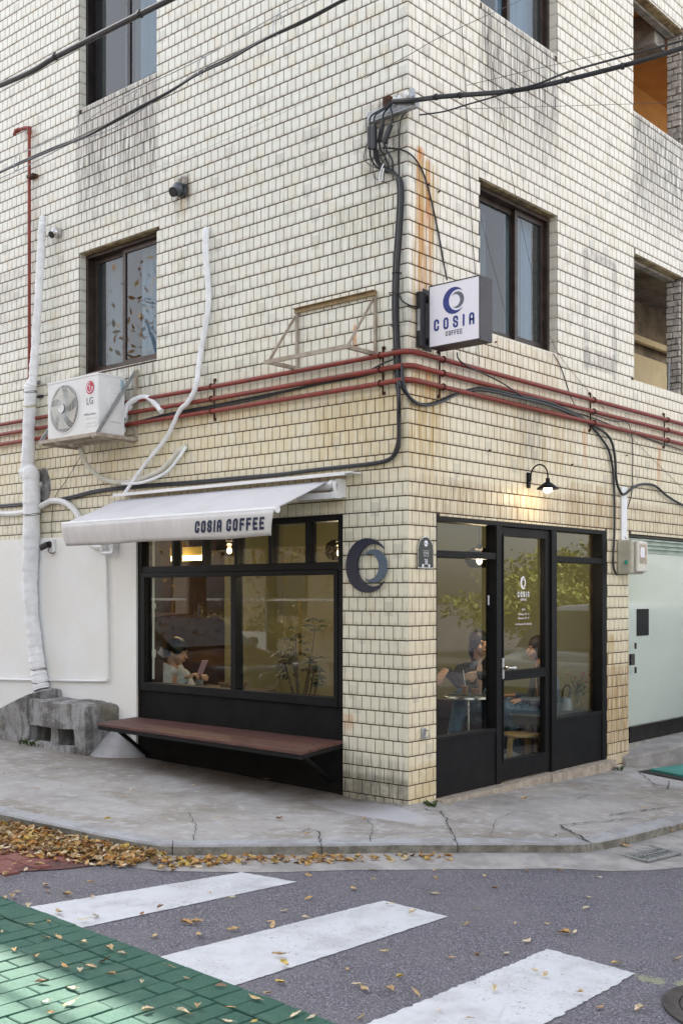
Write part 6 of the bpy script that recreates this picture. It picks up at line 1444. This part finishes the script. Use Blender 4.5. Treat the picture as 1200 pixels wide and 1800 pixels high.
# bentwood stools
def stool(x, y, h, rot, label):
    t = thing('bentwood_stool', label, 'stool', (0, 0, 0)); q = MB(); q.lathe([(.0001, h), (.17, h), (.175, h - .006), (.175, h - .022), (.0001, h - .022)], (0, 0, 0), 28); q.build('seat', M['wood'], t)
    for k in range(3):
        a = 2.094 * k; d = Vector((math.cos(a), math.sin(a), 0)); q = MB()
        pts = catmull([d * .06 + Z * (h - .034), d * .13 + Z * (h - .034), d * .165 + Z * (h - .045), d * .178 + Z * (h - .08), d * .18 + Z * (h - .15), d * .185 + Z * FL], 5)
        for u, v2 in zip(pts, pts[1:]): q.bar(u, v2, .045, .024, d if abs((v2 - u).normalized().dot(d)) < .7 else Z)
        q.build('leg', M['wood'], t)
    t.location = (x, y, 0); t.rotation_euler = (0, 0, rot); return t
s1 = at(915, 1288, 10.0); stool(s1.x, s1.y, s1.z, .5, 'birch bentwood stool seen through the lower door glass')
bs = thing('padded_bench', 'dark upholstered bench against the back wall behind the round table', 'bench', (-1.6, 2.6, 0)); 
q = MB(); q.box((-2.9, 2.75, .30), (-.2, 3.30, .44)); q.build('seat', simple("dark_upholstery", (.035, .022, .03), .8), bs, bevel=.03)
q = MB(); q.box((-2.88, 2.8, FL), (-.22, 3.28, .30)); q.build('plinth', M['maroon'], bs)
# potted umbrella plant behind the left shop window
pp = at(528, 1190, 10.1); t = thing('potted_plant', 'dark leafy umbrella plant standing behind the right pane of the left shop window', 'potted plant', (pp.x, pp.y, FL))
q = MB(); q.lathe([(.0001, FL), (.11, FL), (.15, .30), (.14, .30), (.13, .27), (.0001, .27)], (pp.x, pp.y, 0), 22); q.build('pot', M['pot'], t, smooth=True)
q = MB(); lq = MB(); r2 = random.Random(3)
for i in range(9):
    e = Vector((pp.x + r2.gauss(0, .13), pp.y + r2.gauss(0, .10), r2.uniform(.80, 1.32))); b = Vector((pp.x + r2.gauss(0, .02), pp.y, .27)); q.tube(catmull([b, b.lerp(e, .5) + Vector((r2.gauss(0, .02), 0, 0)), e]), .007, 5)
    for k in range(8):
        c = e + Vector((r2.gauss(0, .05), r2.gauss(0, .05), r2.gauss(0, .06)))
        for j in range(7):
            a = 6.283 * j / 7; d = Vector((math.cos(a), math.sin(a), -.45)).normalized(); s_ = Vector((-d.y, d.x, 0)).normalized() * .016; l = r2.uniform(.06, .09); lq.add([c, c + d * l * .5 + s_, c + d * l, c + d * l * .5 - s_], [(0, 1, 2, 3)])
q.build('stems', M['bark'], t); lq.build('leaves', M['leafgreen'], t)
# small table + basket in front of the woman
wt = at(372, 1208, 10.1); q = MB(); q.box((wt.x - .35, .28, .70), (wt.x + .55, .62, .725)); 
t = thing('counter_table', 'narrow wooden counter inside the left shop window', 'table', (wt.x, .45, FL)); q.build('table_top', M['bench'], t, bevel=.003)
for x in (wt.x - .3, wt.x + .5): q = MB(); q.box((x - .02, .42, FL), (x + .02, .46, .699)); q.build('leg', M['iron'], t)
q = MB(); q.lathe([(.0001, 0), (.11, 0), (.135, .055), (.125, .055), (.10, .01), (.0001, .008)], (wt.x + .20, .42, .726), 20); tag(q.build('wicker_basket', simple("wicker", (.30, .16, .07), .8, 0, .4, 60, .004, 90), smooth=True), 'shallow brown wicker basket on the counter beside the phone', 'basket')

# ------------------------------------------------------------------ people
def cone_sphere(q, a, b, ra, rb, n=12):
    a = Vector(a); b = Vector(b); pts, rs = [], []; d = b - a
    for i in range(5): t = i / 4; ang = math.pi / 2 * t; pts.append(a - d.normalized() * ra * math.cos(ang)); rs.append(max(.001, ra * math.sin(ang)))
    for i in range(5): t = i / 4; ang = math.pi / 2 * (1 - t); pts.append(b + d.normalized() * rb * math.cos(ang)); rs.append(max(.001, rb * math.sin(ang)))
    q.tube(pts, rs, n)
def chain(q, pts, rs):
    for i in range(len(pts) - 1): cone_sphere(q, pts[i], pts[i + 1], rs[i], rs[i + 1])
def fuse(q, name, m, parent, vox=.009, smooth=4):
    o = q.build(name + '_raw', m); md = o.modifiers.new('r', 'REMESH'); md.mode = 'VOXEL'; md.voxel_size = vox; md.use_smooth_shade = True
    sm = o.modifiers.new('s', 'SMOOTH'); sm.factor = .5; sm.iterations = smooth
    me = eval_mesh(o); bpy.data.objects.remove(o); me.materials.clear(); me.materials.append(m); me.polygons.foreach_set('use_smooth', [True] * len(me.polygons))
    ob = bpy.data.objects.new(name, me); col.objects.link(ob); ob.parent = parent; ob.location = -parent.location; return ob
def hand(q, wrist, d, nrm, side, curl=.5, sc_=1.):
    wrist = Vector(wrist); d = Vector(d).normalized(); nrm = Vector(nrm).normalized(); s = d.cross(nrm).normalized() * side; nrm = s.cross(d) * side if 0 else nrm
    pc = wrist + d * .045 * sc_
    for k in range(4):
        b = wrist + d * .085 * sc_ + s * (.027 - .018 * k) * sc_; chain(q, [wrist + s * (.018 - .012 * k), b], [.017, .0115])
        l = (.075, .082, .076, .06)[k] * sc_; p1 = b + (d * math.cos(curl * .6) - nrm * math.sin(curl * .6)) * l * .45; p2 = p1 + (d * math.cos(curl * 1.6) - nrm * math.sin(curl * 1.6)) * l * .35; p3 = p2 + (d * math.cos(curl * 2.4) - nrm * math.sin(curl * 2.4)) * l * .25
        chain(q, [b, p1, p2, p3], [.0092, .0082, .0075, .0062])
    t0 = wrist + d * .02 * sc_ + s * .022; t1 = wrist + d * .055 * sc_ + s * .052 - nrm * .012; t2 = wrist + d * .09 * sc_ + s * .048 - nrm * .022; chain(q, [t0, t1, t2], [.013, .0105, .008])
def head(q, c, f, up=Z, k=1.):
    f = Vector(f).normalized(); up = (Vector(up) - f * Vector(up).dot(f)).normalized(); s = up.cross(f)
    mt_ = Matrix((s, f, up)).transposed().to_4x4()
    P = lambda a, b, c_: Vector(c) + s * a * k + f * b * k + up * c_ * k
    q.ell(P(0, -.008, .03), (.072 * k, .092 * k, .088 * k), 16, mt_); q.ell(P(0, .025, -.025), (.056 * k, .066 * k, .078 * k), 14, mt_); q.ell(P(0, .052, -.088), (.026 * k, .026 * k, .022 * k), 10, mt_)
    chain(q, [P(0, .083, .012), P(0, .106, -.022)], [.010 * k, .013 * k]); q.ell(P(0, .085, -.054), (.024 * k, .012 * k, .011 * k), 8, mt_)
    for e in (-1, 1): q.ell(P(e * .074, -.01, -.012), (.010 * k, .017 * k, .030 * k), 8, mt_); q.ell(P(e * .035, .062, -.03), (.024 * k, .02 * k, .022 * k), 8, mt_); q.ell(P(e * .028, .076, .030), (.022 * k, .010 * k, .007 * k), 8, mt_)
    return P, mt_
def face(parent, P, mt_, k=1.):
    for e in (-1, 1):
        q = MB(); q.ell(P(e * .030, .081, .006), (.010 * k, .005 * k, .0035 * k), 8, mt_); q.build('eye', M['hair'], parent)
        q = MB(); q.ell(P(e * .031, .084, .027), (.016 * k, .004 * k, .0022 * k), 8, mt_); q.build('eyebrow', M['hair'], parent)
    q = MB(); q.ell(P(0, .097, -.055), (.021 * k, .006 * k, .0055 * k), 8, mt_); q.build('lips', simple("lips", (.42, .12, .10), .5), parent)
def person(label, c, fdir, torso, arms, legs, mats, hairf, base, hdir=None, hup=Z, k=.97):
    t = thing('person', label, 'person', base); q = MB(); P, mt_ = head(q, c, hdir or fdir, hup, k)
    nk, chest, waist, hip, shs = torso; chain(q, [P(0, -.03, -.05), nk], [.055, .056]); chain(q, [nk, chest, waist, hip], [.06, .10, .10, .11])
    for (sh, el, wr, hd, nn, side, cu) in arms: chain(q, [nk, sh], [.05, .045]); chain(q, [sh, el, wr], [.042, .034, .024]); hand(q, wr, hd, nn, side, cu)
    for (hp, kn, an, toe) in legs: chain(q, [hip, hp, kn, an, toe], [.09, .075, .05, .035, .03])
    fuse(q, 'body', M['skin'], t, .0065, 2); face(t, P, mt_, k)
    q = MB(); fd = Vector(fdir).normalized(); sd = Z.cross(fd)
    for e in (-1, 1): chain(q, [nk + sd * e * .03 - Z * .02, chest + sd * e * .065, waist + sd * e * .055, hip + sd * e * .05 + Z * .04], [.062, .105, .105, .115])
    for (sh, el, wr, hd, nn, side, cu) in arms: chain(q, [nk - Z * .02, sh], [.055, .062]); chain(q, [sh, el, Vector(el).lerp(Vector(wr), .92)], [.064, .052, .036])
    rock(q, .009, 13, .0); fuse(q, 'top', mats[0], t, .009, 2)
    q = MB()
    for (hp, kn, an, toe) in legs: chain(q, [hip, hp, kn, Vector(kn).lerp(Vector(an), .93)], [.12, .105, .078, .055])
    rock(q, .006, 9, .0); fuse(q, 'trousers', mats[1], t, .010, 4)
    for (hp, kn, an, toe) in legs: q = MB(); d = (Vector(toe) - Vector(an)); chain(q, [Vector(an) + Z * .01, an, Vector(an) + d * .6 - Z * .005, toe], [.042, .048, .045, .036]); fuse(q, 'shoe', M['shoe'], t, .008, 3)
    q = MB(); hairf(q, P, mt_, k); fuse(q, 'hair', mats[2], t, .007, 2); return t, P
fl = FL
# 1. woman with the phone
hc = at(311, 1146, 10.65); yv = hc.y
V3 = lambda x, y, z: Vector((x, y, z))
x0 = hc.x
def h1(q, P, mt_, k):
    q.ell(P(0, -.014, .050), (.084 * k, .099 * k, .088 * k), 16, mt_); q.ell(P(0, -.055, -.01), (.066 * k, .055 * k, .075 * k), 14, mt_); q.ell(P(0, -.115, -.035), (.035 * k, .04 * k, .045 * k), 10, mt_)
    for e in (-1, 1): q.ell(P(e * .058, .012, .035), (.03 * k, .060 * k, .045 * k), 10, mt_)
nk = V3(x0 - .055, yv, hc.z - .155)
arms = [(V3(x0 - .09, yv - .16, hc.z - .235), V3(x0 + .05, yv - .17, .58), V3(x0 + .26, yv - .10, .80), V3(.8, .25, .35), V3(-.35, -.2, .8), 1, .9),
        (V3(x0 - .09, yv + .16, hc.z - .235), V3(x0 + .05, yv + .19, .58), V3(x0 + .27, yv + .06, .79), V3(.8, -.3, .3), V3(-.35, .2, .8), -1, .9)]
legs = [(V3(x0 - .1, yv - .09, .36), V3(x0 + .32, yv - .10, .40), V3(x0 + .30, yv - .10, .08), V3(x0 + .44, yv - .10, .045)), (V3(x0 - .1, yv + .09, .36), V3(x0 + .32, yv + .10, .40), V3(x0 + .26, yv + .10, .08), V3(x0 + .40, yv + .10, .045))]
person('smiling woman in a pale blue sweater looking down at her phone behind the big window', hc, (1, 0, 0), (nk, V3(x0 - .12, yv, .82), V3(x0 - .14, yv, .60), V3(x0 - .13, yv, .40), None), arms, legs, (M['bluetop'], M['jeans'], M['hair']), h1, (x0, yv, 0), Vector((.86, .38, -.30)), Vector((.25, 0, 1)), 1.05)
ph = at(372, 1181, 10.1); q = MB(); q.bar(V3(x0 + .355, yv - .02, .835), V3(x0 + .43, yv - .02, .965), .072, .009, (1, 0, -.3)); tag(q.build('phone', M['phone'], bevel=.003), 'phone in a pale pink case held by the woman at the window', 'phone')
q = MB(); q.box((x0 - .32, yv - .18, FL), (x0 + .05, yv + .18, .30)); tag(q.build('low_stool', M['maroon'], bevel=.01), 'low box seat under the woman with the phone', 'seat')
# 2. person in black jacket behind the round table
hc = at(842, 1132, 10.2); base = hc.copy(); base.z = 0
fd = Vector((.55, -.84, 0)).normalized(); sd = Z.cross(fd)      # sd = the figure's left
o_ = lambda f, s, z: Vector((hc.x, hc.y, 0)) + fd * f + sd * s + Z * z
S2 = hc.z; lw = at(783, 1178, 9.75); el2 = at(806, 1200, 9.85); rh = at(836, 1186, 9.8); rel = at(858, 1190, 9.95)
arms = [(o_(-.02, -.17, S2 - .25), el2, lw, at(776, 1185, 9.7) - lw + Z * -.01, Vector((0, 0, 1)), 1, .6), (o_(-.02, .17, S2 - .25), rel, rh, at(820, 1190, 9.72) - rh, fd, -1, .4)]
f1 = at(778, 1250, 9.6); f1.z = .30; f2 = at(858, 1256, 9.65); f2.z = .20
legs = [(o_(.0, -.10, .50), at(812, 1224, 9.75), f1 + Vector((.05, .08, .05)), f1 + Vector((-.06, -.04, -.06))), (o_(.0, .10, .50), at(862, 1222, 9.75), f2 + Vector((-.02, .06, .04)), f2 + Vector((.12, -.05, -.03)))]
def h2(q, P, mt_, k):
    q.ell(P(0, -.014, .048), (.086 * k, .099 * k, .089 * k), 16, mt_); q.ell(P(0, -.055, -.05), (.080 * k, .05 * k, .11 * k), 14, mt_)
    for e in (-1, 1): q.ell(P(e * .066, .0, .02), (.025 * k, .06 * k, .07 * k), 10, mt_)
person('person in a black jacket and jeans gesturing with one hand behind the round table', hc, fd, (o_(-.03, 0, S2 - .16), o_(-.05, 0, S2 - .30), o_(-.06, 0, S2 - .48), o_(-.04, 0, .52), None), arms, legs, (M['jacket'], M['jeans'], M['hair']), h2, base, Vector((.9, -.25, -.05)))
# 3. person in slate sweatshirt seen in profile through the door
hc = at(944, 1141, 10.35); base = hc.copy(); base.z = 0; fd = (-Vr + Vf * -.12).normalized(); sd = Z.cross(fd)
o3 = lambda f, s, z: Vector((hc.x, hc.y, 0)) + fd * f + sd * s + Z * z
S2 = hc.z; arms = [(o3(-.06, .17, S2 - .25), o3(.0, .22, S2 - .48), o3(.20, .14, S2 - .46), fd + Z * -.1, Z, -1, .5), (o3(-.06, -.17, S2 - .25), o3(.0, -.2, S2 - .48), o3(.2, -.1, S2 - .44), fd, Z, 1, .5)]
legs = [(o3(-.02, .10, .50), o3(.34, .13, .53), o3(.22, .13, .12), o3(.36, .14, .075)), (o3(-.02, -.10, .50), o3(.36, -.12, .53), o3(.30, -.12, .12), o3(.43, -.12, .075))]
def h3(q, P, mt_, k):
    q.ell(P(0, -.014, .048), (.086 * k, .100 * k, .089 * k), 16, mt_); q.ell(P(0, -.06, -.045), (.082 * k, .05 * k, .10 * k), 14, mt_)
    for e in (-1, 1): q.ell(P(e * .068, -.01, -.01), (.022 * k, .05 * k, .09 * k), 10, mt_)
person('person in a slate sweatshirt seen in profile through the door glass', hc, fd, (o3(-.04, 0, S2 - .16), o3(-.08, 0, S2 - .30), o3(-.10, 0, S2 - .48), o3(-.08, 0, .50), None), arms, legs, (M['greytop'], M['jeans'], M['hair2']), h3, base, fd + Vector((0, 0, -.05)))
stb = o3(-.08, 0, 0); stool(stb.x, stb.y, .42, 1.3, 'birch bentwood stool under the person in the slate sweatshirt')
so2 = o_(-.05, 0, 0); stool(so2.x, so2.y, .42, .3, 'birch bentwood stool under the person in the black jacket')

# ------------------------------------------------------------------ across the street (seen in the shop glass)
def car(label, m, loc, ang, suv=False, plate=None, kidney=False):
    Lh, Wd, Ht = (4.6, 1.85, 1.66) if suv else (4.5, 1.8, 1.42)
    t = thing('parked_car', label, 'car', (0, 0, 0))
    if suv: prof = [(0, .35), (0, .75), (.10, .98), (.95, 1.08), (1.55, 1.58), (2.1, 1.66), (3.7, 1.64), (4.35, 1.2), (4.52, 1.0), (4.6, .7), (4.58, .35)]
    else: prof = [(0, .32), (.02, .62), (.14, .78), (1.15, .96), (1.95, 1.36), (2.6, 1.42), (3.3, 1.36), (4.0, 1.02), (4.4, .96), (4.5, .7), (4.48, .34)]
    q = MB(); n = len(prof); secs = [(-1, .86), (-.93, .97), (-.7, 1.), (0, 1.02), (.7, 1.), (.93, .97), (1, .86)]; dense = catmull([Vector((a, 0, b)) for a, b in prof], 4)
    dn = len(dense)
    for sx_, kz in secs:
        for p in dense:
            top = max(0, (p.z - .95) / (Ht - .95)); yy = sx_ * Wd / 2 * (1 - .22 * top); ins = (1 - abs(sx_)) * .0 + (.10 if abs(sx_) == 1 else 0)
            cxm = Lh / 2; xx = cxm + (p.x - cxm) * (1 - .05 * abs(sx_) ** 3); q.v.append((xx, yy, .35 + (p.z - .35) * (kz if p.z > .9 else 1)))
    for i in range(len(secs) - 1):
        for j in range(dn - 1): q.f.append((i * dn + j, (i + 1) * dn + j, (i + 1) * dn + j + 1, i * dn + j + 1)); q.m.append(0)
    for i in (0, len(secs) - 1): q.add([q.v[i * dn + j] for j in range(dn)], [tuple(range(dn))])
    q.box((.1, -Wd / 2 + .08, .2), (Lh - .1, Wd / 2 - .08, .36)); q.build('body', m, t, smooth=True)
    gl = simple("car_glass", (.02, .025, .03), .05, 0, .1, 5, coat=1.)
    for s_ in (-1, 1):
        q = MB(); P = [(1.75, 1.12), (2.05, 1.5), (3.6, 1.5), (4.0, 1.14)] if suv else [(1.55, 1.0), (2.1, 1.30), (3.1, 1.30), (3.6, 1.0)]
        q.add([(a, s_ * (Wd / 2 * (1 - .22 * max(0, (b - .95) / (Ht - .95))) + .004), b) for a, b in P], [(0, 1, 2, 3)]); q.build('side_window', gl, t)
        q = MB(); xh = .12; q.box((xh - .06, s_ * Wd * .36 - .17, .66), (xh + .25, s_ * Wd * .36 + .17, .80)); q.build('headlight', M['metal'], t, bevel=.03)
        q = MB(); q.ell((1.5 if not suv else 1.7, s_ * (Wd / 2 + .10), 1.02), (.07, .11, .07), 8); q.build('mirror', m, t, smooth=True)
        for x in (.85, Lh - .85):
            q = MB(); c = (x, s_ * (Wd / 2 - .10), .33); q.tube([(x, s_ * (Wd / 2 - .20), .33), (x, s_ * (Wd / 2 + .01), .33)], .33, 24); w_ = q.build('wheel', M['cable'], t, smooth=True); q = MB(); q.tube([(x, s_ * (Wd / 2 + .011), .33), (x, s_ * (Wd / 2 + .02), .33)], .21, 18); q.build('rim', M['metal'], w_)
    a, b = (.97, 1.55) if suv else (1.2, 1.93); za_, zb_ = (1.10, 1.57) if suv else (.985, 1.35); q = MB(); q.add([(a - .0, -Wd * .42, za_), (a - .0, Wd * .42, za_), (b - .03, Wd * .37, zb_), (b - .03, -Wd * .37, zb_)], [(0, 1, 2, 3)])
    for i in range(4): v = q.v[i]; q.v[i] = (v[0] - .03, v[1], v[2] + .02)
    q.build('windscreen', gl, t)
    q = MB()
    if kidney:
        for s_ in (-1, 1):
            for i in range(9): q.box((-.03, s_ * .20 - .15 + i * .036, .52), (.0, s_ * .20 - .14 + i * .036, .70))
            q.tube([(-.03, s_ * .20 + .17 * math.cos(a), .61 + .10 * math.sin(a)) for a in [2 * math.pi * i / 24 for i in range(25)]], .012, 6)
        q.build('grille', M['metal'], t)
    else: q.box((-.02, -.5, .55), (.02, .5, .70)); q.build('grille', M['black'], t)
    if plate:
        q = MB(); q.box((-.045, -.29, .44), (-.03, .29, .58)); pl_ = q.build('number_plate', M['signface'], t); text('plate_lettering', plate, .135, (-.0455, 0, .462), (0, -1, 0), Z, M['iron'], t, .001, 1.1)
    t.location = loc; t.rotation_euler = (0, 0, ang); return t
car('dark navy saloon car parked across the street left of the shop', simple("navy_car_paint", (.012, .02, .06), .2, 0, .05, 2, coat=1.), (-5.0, -3.65, -.12), math.pi, False, None, True)
car('white suv parked along the right-hand kerb outside the photo', simple("white_car_paint", (.62, .66, .70), .25, 0, .03, 2, coat=1.), (1.85, 4.8, -.22), math.pi / 2, True, '호 0649')
car('maroon saloon car parked behind the dark navy one', simple("maroon_car_paint", (.10, .012, .014), .2, 0, .05, 2, coat=1.), (-10.4, -3.65, -.12), math.pi)
def foliage(q, c, r, n, s, seed):
    r2 = random.Random(seed); cl = [Vector((r2.gauss(0, .5), r2.gauss(0, .5), r2.gauss(0, .45))) for _ in range(max(4, n // 60))]
    for i in range(n):
        k = cl[i % len(cl)] + Vector((r2.gauss(0, .22), r2.gauss(0, .22), r2.gauss(0, .2))); p = Vector(c) + Vector((k.x * r[0], k.y * r[1], k.z * r[2]))
        a = Vector((r2.gauss(0, 1), r2.gauss(0, 1), r2.gauss(0, 1))).normalized(); b = a.cross(Vector((r2.gauss(0, 1), r2.gauss(0, 1), 1))).normalized(); sz = s * r2.uniform(.6, 1.3)
        q.add([p - a * sz, p + b * sz * .5, p + a * sz, p - b * sz * .5], [(0, 1, 2, 3)])
def tree(x, y, h, r, label, seed, n=4200, m=None):
    b = Vector((x, y, gf(x, y))); t = thing('street_tree', label, 'tree', b, 'trees across the street'); q = MB(); r2 = random.Random(seed)
    q.tube(catmull([b, b + Vector((.1, .05, h * .3)), b + Vector((-.05, .1, h * .6)), b + Vector((0, 0, h * .85))]), [(.025 * h - .002 * h * i / 2) for i in range(19)], 8)
    for i in range(7): a = r2.uniform(0, 6.28); q.tube([b + Z * h * r2.uniform(.35, .6), b + Vector((math.cos(a) * r * .7, math.sin(a) * r * .7, h * r2.uniform(.65, .9)))], [.06, .02], 6)
    q.build('trunk', M['bark'], t, smooth=True); q = MB(); foliage(q, b + Z * h * .70, (r, r, h * .30), n * 3, .085, seed); q.build('crown', m or M['treeleaf'], t)
tree(8.6, 16.4, 2.1, 1.5, 'low yellow-green street tree standing up the right-hand road', 1, 3000)
tree(11, 22, 2.9, 1.8, 'farther green street tree up the right-hand road', 2)
tree(6.5, 24, 6.5, 2.2, 'tallest distant tree at the end of the right-hand road', 3)
autumn = simple("autumn_tree_leaf", (.70, .32, .04), .6, 0, .4, 2.2, c2=(.55, .40, .06))
tree(-12.6, -8.9, 9.6, 2.3, 'orange autumn tree across the street from the left wall', 4, 620, autumn)
tree(-14, -12.5, 7.5, 2.6, 'tall autumn tree at the far left of the opposite side', 5, 4200, autumn)
q = MB(); r2 = random.Random(8)
for i in range(22): foliage(q, (-17 + i * .95, -8.6 + r2.gauss(0, .15), -.12 + .98 + r2.gauss(0, .08)), (.75, .5, .42), 420, .045, 40 + i)
hd_ = tag(q.build('hedge', M['hedgeleaf']), 'long clipped hedge in a planter across the street', 'hedge')
q = MB(); q.box((-18, -8.25, -.4), (4.2, -8.05, .42)); q.box((-18, -9.4, -.4), (4.2, -9.3, .42)); tag(q.build('planter_wall', M['concrete'], bevel=.01), 'low concrete planter wall in front of the opposite hedge', 'wall')
rl = thing('guard_rail', 'orange and white street guard rail behind the opposite hedge', 'guard rail', (-7, -8, 0))
q = MB(); q.box((-18, -9.26, 1.45), (4, -9.22, 1.50)); q.build('rail', M['white'], rl)
for i in range(12): x = -17.5 + i * 1.9; q = MB(); q.tube([(x, -9.24, .3), (x, -9.24, 1.45)], .035, 8); q.build('post', simple("orange_post", (.45, .18, .03), .6) if i == 0 else bpy.data.materials['orange_post'], rl)
bn = thing('banner', 'white street banner with red print and grey posts in front of the opposite hedge', 'banner', (-9.5, -7.7, .2)); q = MB(); q.box((-11.1, -7.72, .02), (-9.3, -7.70, .90)); q.build('cloth', M['white'], bn)
for x in (-11.12, -9.28): q = MB(); q.tube([(x, -7.71, 0), (x, -7.71, 1.4)], .025, 8); q.build('post', M['galv'], bn)
text('red_lettering', '2025', .50, (-10.1, -7.697, .36), (-1, 0, 0), Z, simple("red_print", (.45, .03, .04), .6), bn, .002)
ob_ = thing('opposite_building', 'plain beige three-storey building across the street', 'building', (-6, -20, 0)); q = MB(); q.box((-26, -26, -1), (12, -17, 9)); q.build('wall', simple("beige_render", (.34, .29, .22), .9, 0, .1, .5), ob_)
for f_ in range(3):
    for i in range(12): q = MB(); x = -24.5 + i * 3; q.box((x, -17.0, 1 + f_ * 2.8), (x + 1.5, -16.97, 2.5 + f_ * 2.8)); q.build('window', bpy.data.materials['car_glass'], ob_)
ob2 = thing('side_street_building', 'pale grey two-storey building on the far side of the right-hand road', 'building', (14, 4, 0)); q = MB(); q.box((16, -8, -1), (24, 13, 7)); q.build('wall', simple("pale_render", (.46, .43, .38), .9, 0, .1, .5), ob2)
for f_ in range(2):
    for i in range(6): q = MB(); y = -6.5 + i * 3.2; q.box((15.97, y, 1 + f_ * 2.8), (16.0, y + 1.5, 2.5 + f_ * 2.8)); q.build('window', bpy.data.materials['car_glass'], ob2)
